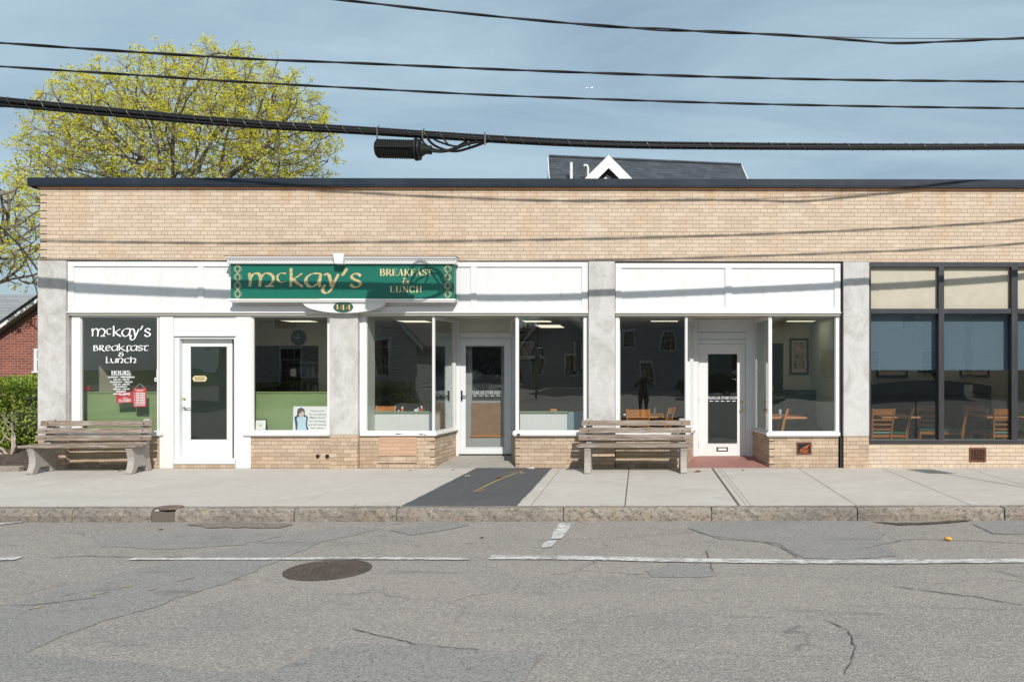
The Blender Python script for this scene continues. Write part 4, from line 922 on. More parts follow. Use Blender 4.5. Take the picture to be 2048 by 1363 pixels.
# window lettering on the left pane
y = .068
wl = Pen(y, math.radians(22), .21, .07)
uncial(wl, "m", X(178), X(206), Z(672, 200), Z(656.5, 200) - Z(672, 200))
for st_ in UNC['c'][1]: wl.stroke(st_, (X(208), Z(668, 210)), ((X(218)-X(208))/.95, Z(656.5, 200) - Z(668, 200)))
uncial(wl, "kay's", X(220.5), X(297.5), Z(672, 250), Z(656.5, 200) - Z(672, 200), gap=.08)
uncial(wl, "BReakfast", X(181), X(293), Z(700.5, 240), Z(690.5, 240) - Z(700.5, 240), gap=.06)
uncial(wl, "&", X(232), X(243), Z(712, 240), Z(704, 240) - Z(712, 240))
uncial(wl, "Lunch", X(206.5), X(268.5), Z(725, 240), Z(716, 240) - Z(725, 240), gap=.08)
serif(wl, "HOURS:", X(217.5), X(258), Z(748.5, 240), Z(741, 240) - Z(748.5, 240), gap=.06)
wl.mb.box(X(217.5), X(258), y - .001, y, Z(750.6, 240), Z(749.8, 240))
wl.mb.build('lettering', M['vinyl_white'], W1, recalc=False)
rows = [('MONDAY - WEDNESDAY', 211, 265, 752.2, 755.6), ('6:00 AM - 2:00 PM', 221.5, 254, 757.2, 760.3), ('THURSDAY - FRIDAY', 214.5, 261, 762, 765.2), ('6:00 AM - 8:00 PM', 221.5, 254, 766.8, 769.9), ('SATURDAY', 225, 250, 771.5, 774.7), ('6:00 AM - 2:00 PM', 221.5, 254, 776.3, 779.4), ('SUNDAY', 228, 247.5, 781, 784.1), ('6:00 AM - 1:00 PM', 221.5, 254, 785.7, 788.8)]
words_mesh([(t, X(a), X(b), Z(d, 240), Z(c, 240)) for t, a, b, c, d in rows], 'opening_hours', M['vinyl_white'], W1, y - .001, .03)
# card decals at the right edge of the pane
dc = MB().box(X(308.5), X(316) - .03, y, y + .001, Z(754, 312), Z(738.5, 312)).box(X(304.5), X(316) - .03, y - .0004, y + .0006, Z(762.5, 312), Z(755, 312)).build('decal', M['paper'], W1)
M['decal_blue'] = mat('blue decal', (0.03, 0.16, 0.50), rough=.5); M['decal_orange'] = mat('orange decal', (0.65, 0.17, 0.04), rough=.5)
MB().box(X(309.5), X(315) - .03, y - .001, y - .0006, Z(744, 312), Z(740, 312)).box(X(306), X(309), y - .0016, y - .0010, Z(760.5, 312), Z(757.5, 312)).build('decal_print', M['decal_blue'], dc)
MB().box(X(309.5), X(315) - .03, y - .001, y - .0006, Z(749.5, 312), Z(745.8, 312)).build('decal_print', M['decal_orange'], dc)

# ---------------------------------------------------------------- the shop sign
SG = empty('shop_sign', (0, 0, 0), 0, 'long green shop sign with gold lettering under a white cornice', 'shop sign')
SY = -0.215
sx0, sx1 = X(461.5, SY), X(908, SY)
sz0, sz1 = Z(597, 690, SY), Z(528, 690, SY)
MB().box(sx0, sx1, SY, -0.037, sz0, sz1).build('board', M['sign_green'], SG)
mb = MB().box(X(457, SY), X(912, SY), SY - .05, -.037, sz1 + .001, Z(521, 690, SY)).box(X(456.5, SY), X(912.5, SY), SY - .075, -.037, Z(520.8, 690, SY), Z(517.5, 690, SY)).box(X(455, SY), X(914, SY), SY - .10, -.037, Z(517.3, 690, SY), Z(514.6, 690, SY))
cor = mb.build('cornice', M['white'], SG, bevel=.003)
mb = MB(); a = X(459, SY); 
while a < X(910, SY):
    mb.box(a, a + .030, SY - .062, SY - .051, Z(525.6, 690, SY), Z(521.2, 690, SY)); a += .0555
mb.build('dentil', M['white'], cor)
MB().box(X(454.5, SY), X(914.5, SY), SY - .105, -.037, Z(514.5, 690, SY), Z(513.2, 690, SY)).build('cornice_cap', M['rust'], cor)
MB().box(X(459, SY), X(911, SY), SY - .03, -.037, Z(601.5, 690, SY), sz0 - .001).box(X(460.5, SY), X(909.5, SY), SY - .018, -.037, Z(604, 690, SY), Z(601.6, 690, SY)).build('ledge', M['white_worn'], SG, bevel=.003)
MB().box(X(480, SY), X(640, SY), SY - .033, SY - .0305, Z(595.6, 690, SY) - .02, sz0 - .002).build('bare_wood_edge', M['yellow_bare'], SG)
MB().prism([(X(672.5, SY), Z(509, 690, SY)), (X(694.5, SY), Z(509, 690, SY)), (X(692, SY), Z(529.5, 690, SY)), (X(676, SY), Z(529.5, 690, SY))], lambda p, t: (p[0], t, p[1]), SY - .16, SY - .02).build('keystone', M['white'], SG, bevel=.005)
n = 24; ax0, ax1, az1, az0 = X(604, SY), X(768, SY), Z(602.6, 690, SY), Z(625.5, 690, SY)
cxh = (ax0+ax1)/2
pl = [(ax0, az1), (ax1, az1)] + [(cxh + (ax1-ax0)/2*math.cos(t)*1.0, az1 - .012 - (az1-az0-.012)*math.sin(t)) for t in [math.pi*k/n for k in range(1, n)]]
MB().xz(pl, SY + .02, -.07).build('number_board', M['white'], SG, bevel=.002)
oc, ocz = X(686, SY), Z(613.6, 690, SY)
MB().xz([(oc + .172*math.cos(2*math.pi*k/36), ocz + .092*math.sin(2*math.pi*k/36)) for k in range(36)], SY + .008, SY + .0195).build('number_oval', M['sign_dark'], SG)
pn = Pen(SY + .004, 0, .2, .05)
serif(pn, '1', X(671, SY), X(678, SY), Z(618, 690, SY), Z(609, 690, SY) - Z(618, 690, SY), bold=.9)
serif(pn, '4', X(679, SY), X(690, SY), Z(619.6, 690, SY), Z(609.2, 690, SY) - Z(619.6, 690, SY), bold=.75)
serif(pn, '4', X(691, SY), X(702, SY), Z(619.6, 690, SY), Z(609.2, 690, SY) - Z(619.6, 690, SY), bold=.75)
pn.mb.build('number', M['orange_num'], SG, recalc=False)
pn = Pen(SY - .004, math.radians(18), .235, .07)
H1 = Z(546, 600, SY) - Z(573, 600, SY)
uncial(pn, 'm', X(497, SY), X(549, SY), Z(573, 520, SY), H1)
for st_ in UNC['c'][1]: pn.stroke(st_, (X(553.5, SY), Z(564.5, 560, SY)), ((X(573.5, SY)-X(553.5, SY))/.95, Z(546, 600, SY) - Z(564.5, 600, SY)), w=.22)
uncial(pn, 'k', X(579, SY), X(606, SY), Z(573, 590, SY), H1)
uncial(pn, 'a', X(609.5, SY), X(643, SY), Z(573.5, 620, SY), H1)
uncial(pn, 'y', X(649, SY), X(677.5, SY), Z(573.5, 660, SY), H1)
uncial(pn, "'", X(681.5, SY), X(697, SY), Z(574, 690, SY), H1)
uncial(pn, 's', X(699.5, SY), X(724, SY), Z(574, 710, SY), H1)
pn.mb.build('name_lettering', M['gold'], SG, recalc=False)
pn = Pen(SY - .004, 0, .2, .05)
serif(pn, 'BREAKFAST', X(759.5, SY), X(864.5, SY), Z(551, 810, SY), Z(538, 810, SY) - Z(551, 810, SY), gap=.07)
serif(pn, '&', X(805, SY), X(817.5, SY), Z(567.5, 810, SY), Z(555, 810, SY) - Z(567.5, 810, SY), bold=.9)
serif(pn, 'LUNCH', X(780, SY), X(844.5, SY), Z(584.5, 810, SY), Z(572, 810, SY) - Z(584.5, 810, SY), gap=.07)
pn.mb.build('service_lettering', M['gold_flat'], SG, recalc=False)
pn = Pen(SY - .004, 0, .06, .06)
for c0 in (475.5, 895.5):                                   # interlaced border
    cx_ = X(c0, SY); hw = .066; zt_, zb_ = sz1 - .012, sz0 + .008; nn = 60
    for ph, fr, hw_ in ((0, 1.0, hw), (math.pi, 1.0, hw), (0, 1.0, hw*.62), (math.pi, 1.0, hw*.62)):
        pts = [(cx_ + hw_*math.sin(ph + k/nn*4*math.pi), zb_ + (zt_-zb_)*k/nn) for k in range(nn+1)]
        pn.stroke(pts, (0, 0), (1, 1), .0055, .0055, False)
    for q in range(4):
        zc = zb_ + (zt_-zb_)*(q+.5)/4; d_ = .045
        pn.stroke([(cx_-d_, zc), (cx_, zc+d_*1.2), (cx_+d_, zc), (cx_, zc-d_*1.2), (cx_-d_, zc)], (0, 0), (1, 1), .0055, .0055, False)
pn.mb.build('knot_border', M['gold_flat'], SG, recalc=False)
# ---------------------------------------------------------------- interior of the shop
FI = 0.10
CE = ZS + 0.075
XD = X(1708)
mb = MB()
for a, b in ((XL + .26, ret['mid_l'][0][0] - .2), (ret['mid_r'][0][0] + .2, ret['right_l'][0][0] - .2), (ret['right_r'][0][0] + .2, XR - .26)):
    mb.box(a, b, .30, RD + .279, -.1, FI)
mb.box(XL + .26, XR - .26, RD + .28, BK - .26, -.1, FI)
mb.build('interior_floor', M['floor_in'], B)
MB().box(XL + .26, XR - .26, .302, BK - .26, CE, CE + .08).build('ceiling', M['ceil'], B)
MB().box(XL + .26, XR - .26, .302, BK - .26, ZT - .3, ZT - .1).build('roof', M['coping'], B)
YA, YB = 3.6, 6.2
mb = MB()
pa, pb = X(500, YA), X(637, YA); ph, pl_ = Z(691, 570, YA), FI
mb.box(XL + .262, pa, YA, YA + .12, FI, CE - .001).box(pa + .001, pb - .001, YA, YA + .12, ph, CE - .001).box(pb, -6.6, YA, YA + .12, FI, CE - .001).box(-6.72, -6.6, YA + .121, YB, FI, CE - .001)
mb.build('interior_wall', M['wall_in'], B)
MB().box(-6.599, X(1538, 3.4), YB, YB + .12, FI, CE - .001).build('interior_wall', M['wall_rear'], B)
mb = MB(); yw = 3.4
mb.box(X(1567, yw), XD - .06, yw, yw + .12, FI, CE - .001).box(X(1538, yw), X(1566.8, yw), yw, yw + .12, Z(686, 1550, yw), CE - .001).box(X(1538, yw) - .12, X(1538, yw), yw, YB - .001, FI, CE - .001)
mb.build('interior_wall', M['wall_in'], B)
MB().box(XD - .058, XD + .06, .302, BK - .27, FI, CE - .001).build('interior_wall', M['wall_side'], B)
MB().box(XD + .062, XR - .262, 3.3, 3.42, FI, CE - .001).build('interior_wall', M['wall_in'], B)
MB().box(XL + .262, XL + .30, .302, YA - .001, FI, CE - .001).build('interior_wall', M['wall_in'], B)
# kitchen shelf behind the pass-through
mb = MB()
for z in (1.2, 1.55, 1.9): mb.box(pa + .1, pb + .4, YA + 1.6, YA + 1.9, z, z + .03)
mb.build('kitchen_shelf', M['steel'], B)
mb = MB(); rr = random.Random(8)
for z in (1.231, 1.581):
    x = pa + .15
    while x < pb + .3:
        h = rr.uniform(.12, .24); w_ = rr.uniform(.05, .13); mb.box(x, x + w_, YA + 1.65, YA + 1.8, z, z + h); x += w_ + rr.uniform(.02, .12)
mb.build('shelf_stock', M['steel'], B)
# half walls behind the shop windows
ga, gb = XL + .301, X(668, .35)
z1 = Z(785.5, 400, .35)
mb = MB().box(ga, X(316, .35) + .04, .35, .43, FI, z1).box(X(490, .35), gb, .35, .43, FI, z1)
gw = mb.build('half_wall', M['green_wall'], B)
MB().box(ga, X(316, .35) + .05, .33, .45, z1 + .001, z1 + .022).box(X(490, .35) - .01, gb, .33, .45, z1 + .001, z1 + .022).build('cap', M['green_wall'], gw)
z2 = Z(824.5, 800, .5)
mb = MB().box(X(746, .5), X(879, .5), .50, .58, FI, z2).box(X(1040, .5), X(1134, .5), .50, .58, FI, z2)
lw = mb.build('half_wall', M['low_white'], B, label='low white half wall with green cap')
MB().box(X(744, .5), X(880, .5), .46, .62, z2 + .001, z2 + .018).box(X(1037, .5), X(1136, .5), .46, .62, z2 + .001, z2 + .018).build('cap', M['green_trim'], lw)
MB().box(X(1134.5, .6), X(1176, .6), .60, .66, FI, Z(823, 1150, .6)).build('half_wall', M['blue_grey'], B)
# reveals at the window sides
MB().box(X(719.8), X(731.5), .107, .49, ZSILL - .05, CE - .001).build('window_reveal', M['wall_side'], B)
MB().box(X(662), X(719), .302, .42, FI, CE - .001).build('window_reveal', M['wall_side'], B)
MB().box(X(1173), X(1240), .302, .42, FI, CE - .001).build('window_reveal', M['wall_side'], B)
# sill shelves inside
MB().box(X(732), X(866), .107, .495, ZSILL - .06, ZSILL + .012).box(X(1036), X(1168), .107, .495, ZSILL - .06, ZSILL + .012).build('window_shelf', M['blue_grey'], B)
MB().box(X(1540), X(1678), .107, .55, ZSILL - .06, ZSILL + .02).box(X(1740), xe, .11, .40, zb0 - .03, Z(881, 1850)).build('window_shelf', M['green_trim'], B)
MB().box(X(160), X(316), .107, .349, ZSILL - .06, ZSILL + .01).box(X(505), X(657), .107, .349, ZSILL - .06, ZSILL + .01).build('window_shelf', M['green_wall'], B)
# roller shades behind the bronze window wall
for (a, b), (c, d) in zip(mx, mx[1:]):
    s_ = MB().box(b - .03, c + .03, .14, .146, Z(737.5, 1850, .14), Z(620, 1850, .14)).build('roller_shade', M['shade'], B)
    MB().box(b - .03, c + .03, .135, .152, Z(738.5, 1850, .14) - .01, Z(737.6, 1850, .14)).build('bottom_rail', M['shade'], s_)
    MB().tube([(b - .03, .143, Z(620, 1850, .14) + .02), (c + .03, .143, Z(620, 1850, .14) + .02)], .025, 10).build('roller', M['steel'], s_)

# ceiling lights; those after the clock window are unseen, added to brighten the rooms
for i, (pxc, yy, lab) in enumerate([(821, 2.3, 'first lit ceiling panel seen at the top of the bay window'), (836, 7.6, 'farther lit ceiling panel seen in the bay window below the first'), (1070, 2.2, 'lit ceiling panel seen at the top of the window right of the storm door'), (1330, 2.0, 'lit ceiling panel above the tables seen over the right bench'), (585, 2.2, 'ceiling panel inside above the clock window'), (1610, 2.0, 'added unseen ceiling panel brightening the framed print in the right bay'), (1640, 5.2, 'added unseen rear ceiling panel brightening the right bay'), (1790, 2.4, 'added unseen ceiling panel brightening the tables behind the first dark pane'), (1960, 2.4, 'added unseen ceiling panel brightening the tables behind the second dark pane'), (230, 2.0, 'added unseen ceiling panel inside above the lettered window'), (1100, 4.6, 'added unseen rear ceiling panel behind the storm door window')]):
    t = empty('ceiling_light', (X(pxc, yy), yy, CE - .035), 0, lab, 'ceiling light', 'fluorescent ceiling panels')
    MB().box(-.31, .31, -.61, .61, 0, .034).build('frame', M['white_clean'], t)
    MB().box(-.28, .28, -.58, .58, -.006, -.001).build('diffuser', M['tube_light'], t)

# slim twig shape behind the first dark pane, drawn for a dark silhouette there
t = empty('twig_shape', (X(1870, 1.0), 1.0, FI), 0, 'slim dark twig shape with a red bauble behind the first dark pane', 'decoration')
rt = random.Random(17); mb = MB().tube([(0, 0, 0), (.01, 0, 1.2), (0, .01, 2.35)], [.014, .012, .006], 6)
for k in range(90):
    z = rt.uniform(1.35, 2.35); a = rt.uniform(0, 6.28); L_ = .05 + .20*math.sin((z - 1.3)*2.7)**2*rt.uniform(.6, 1)
    mb.tube([(0, 0, z), (math.cos(a)*L_*.6, math.sin(a)*L_*.6, z + .03), (math.cos(a)*L_, math.sin(a)*L_, z + rt.uniform(0, .08))], [.012, .018, .006], 4)
mb.build('twigs', M['booth_green'], t)
MB().lathe([(.005, -.04), (.03, -.02), (.035, .0), (.02, .03), (.004, .04)], (0.02, -.14, 2.22), 12).build('ball', M['ketchup'], t, smooth=True)
MB().lathe([(.10, 0), (.10, .02), (.02, .04)], n=14).build('foot', M['iron'], t)
# pictures, clock
M['print_a'] = mat('sepia street print', (0.42, 0.33, 0.24), [((0.06, 0.05, 0.045), 9, 0.48, 0.56, (1.6, 1, .7), 1.2, .9), ((0.62, 0.55, 0.45), 5, 0.55, 0.65, (2, 1, .5), .6, .7)], rough=.5)
M['mat_board'] = mat('cream mat board', (0.58, 0.52, 0.40), rough=.7)
def picture(x, z, yy, w_, h, label, inner='print_a', fw=.05):
    t = empty('framed_picture', (x, yy, z - h/2), 0, label, 'picture', 'framed pictures on the interior walls')
    MB().box(-w_/2, w_/2, -.03, -.002, 0, fw).box(-w_/2, w_/2, -.03, -.002, h - fw, h).box(-w_/2, -w_/2 + fw, -.03, -.002, fw + .0005, h - fw - .0005).box(w_/2 - fw, w_/2, -.03, -.002, fw + .0005, h - fw - .0005).build('frame', M['pic_frame'], t)
    p = MB().box(-w_/2 + fw, w_/2 - fw, -.012, -.004, fw, h - fw).build('mat_board', M['mat_board'], t)
    MB().box(-w_/2 + fw*1.9, w_/2 - fw*1.9, -.016, -.0125, fw*2.6, h - fw*1.8).build('print', M[inner], t)
    return t
def wallpic(p0, p1, q0, q1, yy, label):
    c = (p0+p1)/2; picture(X(c, yy), (Z(q0, c, yy)+Z(q1, c, yy))/2, yy, X(p1, yy)-X(p0, yy), Z(q0, c, yy)-Z(q1, c, yy), label)
wallpic(189, 227, 676, 744, YA, 'black framed print hanging inside behind the white window lettering')
wallpic(1578.5, 1617, 676, 749, yw, 'black framed sepia street print on the cream wall in the right bay')
wallpic(1028, 1073, 678, 722, YB, 'large black framed picture at the left of the window beside the storm door')
wallpic(1143, 1156, 678, 746, YB, 'narrow tall black framed picture near the last pillar of the middle shop')
wallpic(1158, 1174, 681, 742, YB, 'black framed picture right beside the narrow tall one')
wallpic(1753, 1815, 690, 754, 3.3, 'wide black framed picture behind the first dark pane')
wallpic(1836, 1874, 690, 745, 3.3, 'black framed picture half hidden by the first dark mullion')
wallpic(1919, 1978, 690, 754, 3.3, 'wide black framed picture behind the second dark pane')
yc = YA - .001
t = empty('wall_clock', (X(598, yc), yc, Z(675, 598, yc)), 0, 'round black wall clock above the kitchen opening', 'clock')
MB().lathe([(.165, 0), (.165, -.03), (.145, -.04), (.14, -.02)], (0, 0, 0), 32, 'y').build('rim', M['pic_frame'], t)
M['clock_face'] = mat('dark clock face', (0.05, 0.05, 0.055), [((.25, .25, .25), 22, .58, .64, U1, 0, .8)], rough=.3)
MB().lathe([(.139, -.012), (.139, -.022)], (0, 0, 0), 32, 'y').build('dial', M['clock_face'], t)
MB().box(-.004, .004, -.026, -.0225, -.01, .09).box(-.08, .01, -.030, -.0265, -.004, .004).build('hand', M['vinyl_white'], t)
MB().box(X(581, YA), X(592.5, YA), YA - .006, YA - .0005, Z(752, 586, YA), Z(737, 586, YA)).build('notice', M['paper'], label='small white notice taped at the kitchen opening', cat='notice')
# red pot on the half wall
t = MB().lathe([(.045, 0), (.062, .03), (.064, .075), (.05, .09), (.055, .105), (.045, .105)], (0, 0, 0), 18).build('red_pot', M['red_gloss'], smooth=True, label='small glossy red pot on the green half wall', cat='pot')
t.location = (X(173, .39), .39, z1 + .023)
# tray of cards on the window shelf etc. : framed certificate and prayer card
def lean(name, label, cat, x, z, yy, tilt=.10, rz=0.0):
    e = empty(name, (x, yy, z), rz, label, cat); e.rotation_euler = (-tilt, 0, rz); return e
sz_ = ZSILL + .012
ya = .15
t = lean('framed_certificate', 'small black framed certificate with a gold star on the window shelf', 'certificate', X(520.5, ya), sz_, ya, .12, .12)
wd, hg = .205, .27
MB().box(-wd/2, wd/2, 0, .012, 0, .018).box(-wd/2, wd/2, 0, .012, hg - .018, hg).box(-wd/2, -wd/2 + .018, 0, .012, .0185, hg - .0185).box(wd/2 - .018, wd/2, 0, .012, .0185, hg - .0185).build('frame', M['pic_frame'], t)
MB().box(-wd/2 + .017, wd/2 - .017, .004, .010, .017, hg - .017).build('sheet', M['paper'], t)
star = [(.035*math.cos(math.pi/2 + k*math.pi/5)*(1 if k % 2 == 0 else .42), .155 + .035*math.sin(math.pi/2 + k*math.pi/5)*(1 if k % 2 == 0 else .42)) for k in range(10)]
MB().xz(star, .002, .0035).build('star', M['gold'], t)
M['ink_grey'] = mat('grey ink', (0.30, 0.31, 0.33), rough=.7)
mb = MB()
for k, (a, b) in enumerate([(-.05, .05), (-.055, .055), (-.045, .045)]): mb.box(a, b, .0028, .0036, .075 - k*.016, .078 - k*.016)
for k in range(14):
    a = math.pi*(.08 + .84*k/13); cx, cz = .052*math.cos(a), .152 + .052*math.sin(a); mb.box(cx - .003, cx + .003, .0028, .0036, cz - .003, cz + .003)
mb.build('fine_print', M['ink_grey'], t)
ya = .125
t = lean('prayer_card', 'white card with a child picture and a printed prayer request in the window corner', 'card', X(620, ya), sz_, ya, .05)
wd, hg = X(654.5, ya) - X(585.5, ya), .50
M['card_blue'] = mat('pale blue print', (0.50, 0.66, 0.76), rough=.6); M['ink_teal'] = mat('dark teal ink', (0.01, 0.07, 0.11), rough=.6)
M['skin_print'] = mat('skin tone print', (0.62, 0.48, 0.42), rough=.6); M['hair_print'] = mat('brown hair print', (0.12, 0.08, 0.05), rough=.6)
MB().box(-wd/2, wd/2, 0, .006, 0, hg).build('sheet', M['paper'], t)
u = wd/69.0
def cpx(px, py): return ((px - 620)*u, (858 - py)*u*1.06)
def blob(pts, y0, m, nm):
    q = smooth([cpx(*p) for p in pts] + [cpx(*pts[0])], 5)[:-1]
    MB().xz([(a.x, a.y) for a in q], y0 - .0008, y0).build(nm, M[m], t)
blob([(591, 850), (590, 838), (588, 826), (593, 822), (594, 812), (601, 808), (608, 812), (609, 821), (615, 826), (614, 840), (616, 850), (603, 851)], -.0005, 'ink_teal', 'picture_outline')
blob([(594, 850), (595, 838), (593, 828), (599, 824.5), (607, 824.5), (612, 828), (611, 840), (613, 850), (603, 850)], -.0020, 'card_blue', 'picture_shirt')
blob([(597, 818), (598, 824), (602, 826.5), (606, 824), (607.5, 818), (603, 812)], -.0035, 'skin_print', 'picture_face')
blob([(596, 819), (596, 813), (602, 810), (608, 813), (608, 818), (604, 814), (600, 818)], -.0050, 'hair_print', 'picture_hair')
TL = [('Please pray', 621, 647, 812.5, 815.8), ('for our beloved', 617.5, 651.5, 818.8, 822), ('\u201cMighty Quinn\u201d', 616.5, 651.5, 825, 829), ('for his healing', 618, 650, 831.8, 835.8), ('and full recovery', 616, 652.5, 838.3, 842.3), ('from cancer.', 620.5, 648, 844.4, 847.4)]
words_mesh([(s_, cpx(a, 0)[0], cpx(b, 0)[0], cpx(0, d)[1], cpx(0, c)[1]) for s_, a, b, c, d in TL], 'card_text', M['ink_teal'], t, -.001, .012)
mb = MB()
for k in range(2): mb.box(cpx(602 + 4*k, 0)[0], cpx(640 - 4*k, 0)[0], -.0012, -.0005, cpx(0, 852.5 + 2.6*k)[1], cpx(0, 851.7 + 2.6*k)[1])
mb.build('fine_print', M['ink_grey'], t)
# hanging hours sign and closed sign on the left window (inside)
yy = .11
t = empty('hours_sign', (X(279.5, yy), yy, Z(813, 279.5, yy)), 0, 'red hanging card of business hours with white time slots inside the left window', 'hours sign')
w_, h = X(292, yy) - X(266.5, yy), Z(776, 279, yy) - Z(813, 279, yy)
MB().box(-w_/2, w_/2, 0, .003, 0, h).build('card', M['red_sign'], t)
mb = MB()
for k in range(8):
    zz = h*(.06 + k*.0925)
    if k == 0: mb.box(-w_*.42, w_*.42, -.0012, -.0003, zz, zz + h*.035)
    else: mb.box(-w_*.30, -.003, -.0012, -.0003, zz, zz + h*.055).box(.004, w_*.42, -.0012, -.0003, zz, zz + h*.055).box(-w_*.45, -w_*.34, -.0012, -.0003, zz + .003, zz + h*.04)
mb.build('time_slot', M['vinyl_white'], t)
words_mesh([('BUSINESS', -w_*.36, w_*.36, h*.885, h*.935), ('HOURS', -w_*.24, w_*.24, h*.815, h*.865)], 'card_text', M['vinyl_white'], t, -.001, .02)
MB().tube([(-w_*.4, .0015, h), (0, .0015, h + .085), (w_*.4, .0015, h)], .0025, 5).build('hanging_string', M['vinyl_white'], t)
t = empty('closed_sign', (X(249.5, .12), .12, Z(805, 249, .12)), 0, 'red sign reading sorry we are closed beside the hours card', 'closed sign'); t.rotation_euler = (0, -.05, 0)
w_, h = X(266, yy) - X(232.5, yy), Z(783.5, 249, yy) - Z(805, 249, yy)
MB().box(-w_/2, w_/2, 0, .003, 0, h).build('card', M['red_sign'], t)
words_mesh([('Sorry', -w_*.3, w_*.36, h*.60, h*.95), ("we're", -w_*.13, w_*.16, h*.42, h*.54), ('CLOSED', -w_*.36, w_*.38, h*.08, h*.36)], 'card_text', M['vinyl_white'], t, -.001, .03)

# chairs and tables --------------------------------------------------------------
def make_chair():
    r = empty('dining_chair')
    MB().add(*(lambda q: (q.v, q.f))(MB().xy([(-.20, -.02), (.20, -.02), (.22, .40), (-.22, .40)], .43, .475))).build('seat', M['seat_green'], r, bevel=.015)
    MB().box(-.19, .19, 0, .02, .37, .425).box(-.20, .20, .37, .39, .37, .425).box(-.205, -.185, .021, .369, .37, .425).box(.185, .205, .021, .369, .37, .425).build('apron', M['oak'], r)
    for s_ in (-1, 1):
        MB().tube([(s_*.18, -.06, 0), (s_*.18, -.01, .25), (s_*.185, -.015, .46), (s_*.20, -.07, .72), (s_*.215, -.13, .92)], [.019, .02, .021, .018, .016], 6).build('back_post', M['oak'], r)
        MB().tube([(s_*.19, .37, 0), (s_*.19, .37, .42)], [.015, .02], 6).build('leg', M['oak'], r)
    def slat(z0, z1, y0, y1, w_):
        n = 6; pl = []
        for k in range(n + 1): t_ = -1 + 2*k/n; pl.append((t_*w_, y0 - .035*(1 - t_*t_)))
        vs = []; 
        for (x, yv) in pl: vs += [(x, yv, z0), (x, yv + .014, z0), (x, yv + .014 + (y1-y0), z1), (x, yv + (y1-y0), z1)]
        fs = [(0,3,2,1), tuple(n*4 + k for k in range(4))]
        for k in range(n):
            for j in range(4): fs.append((k*4+j, k*4+(j+1) % 4, (k+1)*4+(j+1) % 4, (k+1)*4+j))
        return MB().add(vs, fs)
    slat(.80, .915, -.095, -.125, .205).build('back_slat', M['oak'], r)
    slat(.69, .725, -.062, -.070, .195).build('back_slat', M['oak'], r)
    slat(.60, .635, -.04, -.048, .19).build('back_slat', M['oak'], r)
    slat(.51, .545, -.02, -.028, .185).build('back_slat', M['oak'], r)
    return r
ch0 = make_chair(); first = True
def place_chair(px, yy, rz, label):
    global first
    o = ch0 if first else copy_tree(ch0); first = False
    o.location = (X(px, yy), yy, FI); o.rotation_euler = (0, 0, rz)
    tag(o, label, 'chair', 'wooden dining chairs inside'); return o
place_chair(1276, .72, 0, 'slatted wooden chair with its back to the glass above the right bench')
place_chair(1332, 1.3, 1.25, 'wooden chair turned sideways at the right end of the table over the right bench')
place_chair(1243, 1.1, -1.3, 'wooden chair at the far left edge of the window over the right bench')
place_chair(765, 1.75, 2.9, 'orange wooden chair left of the ketchup table in the bay window')
place_chair(1562, .85, 1.35, 'wooden ladder back chair with green seat in the right bay under the framed print')
place_chair(1763, .85, .05, 'wooden chair with green seat at the left of the first dark pane')
place_chair(1812, .95, 1.2, 'wooden chair turned sideways beside the chair at the left of the first dark pane')
place_chair(1925, 1.5, 1.1, 'wooden chair half in shadow in the middle of the second dark pane')
place_chair(2006, .85, 0, 'wooden chair with green seat at the right edge of the second dark pane')
place_chair(2075, .9, 0, 'wooden chair behind the third dark pane')
place_chair(1856, 1.9, 2.9, 'shadowed wooden chair behind the table of the first dark pane')
place_chair(1952, 2.0, 3.0, 'shadowed wooden chair behind the table of the second dark pane')
def make_table(w_=.75, d=1.1):
    r = empty('dining_table')
    MB().box(-w_/2, w_/2, -d/2, d/2, .715, .75).build('tabletop', M['oak'], r, bevel=.006)
    MB().lathe([(.035, .03), (.035, .714)], n=10).build('post', M['iron'], r)
    MB().box(-.28, .28, -.03, .03, 0, .029).box(-.03, .03, -.28, -.031, 0, .029).box(-.03, .03, .031, .28, 0, .029).build('base', M['iron'], r)
    return r
tb0 = make_table(); firstt = True
def place_table(px, yy, rz, label, s_=(1, 1, 1)):
    global firstt
    o = tb0 if firstt else copy_tree(tb0); firstt = False
    o.location = (X(px, yy), yy, FI); o.rotation_euler = (0, 0, rz); o.scale = s_
    return tag(o, label, 'table', 'wooden dining tables inside')
place_table(1290, 1.75, 0, 'wooden table behind the slatted chair over the right bench')
place_table(822, 1.55, 0, 'wooden table with ketchup and jars in the bay window')
place_table(1566, 1.45, 0, 'wooden table in the right bay beside the door')
place_table(1785, 1.55, 0, 'wooden table behind the first dark pane')
place_table(2010, 1.55, 0, 'sunlit wooden table behind the second dark pane', (1.6, 1, 1))
place_table(1085, 2.6, 0, 'wooden table in the window right of the storm door')
# things on the tables
TZ = FI + .751
def bottle(px, yy, prof, m, name, label, cat, cap=None, z=TZ, n=12):
    e = empty(name, (X(px, yy), yy, z), 0, label, cat)
    MB().lathe(prof, n=n).build('body', M[m], e, smooth=True)
    if cap: MB().lathe(cap[0], n=n).build('cap', M[cap[1]], e)
    return e
M['blue_plastic'] = mat('clear bluish plastic', (0.35, 0.5, 0.6), rough=.2)
kp = [(.03, 0), (.034, .02), (.034, .12), (.022, .145), (.018, .15)]; kc = [(.02, .151), (.013, .19)]
bottle(804.5, 1.2, kp, 'ketchup', 'ketchup_bottle', 'red ketchup bottle with white cap on the bay window table', 'bottle', ([(.022, .151), (.022, .185)], 'plastic_w'))
bottle(797.5, 1.2, [(.026, 0), (.026, .06), (.015, .10), (.009, .13)], 'plastic_w', 'salt_shaker', 'small white shaker left of the ketchup bottle', 'shaker')
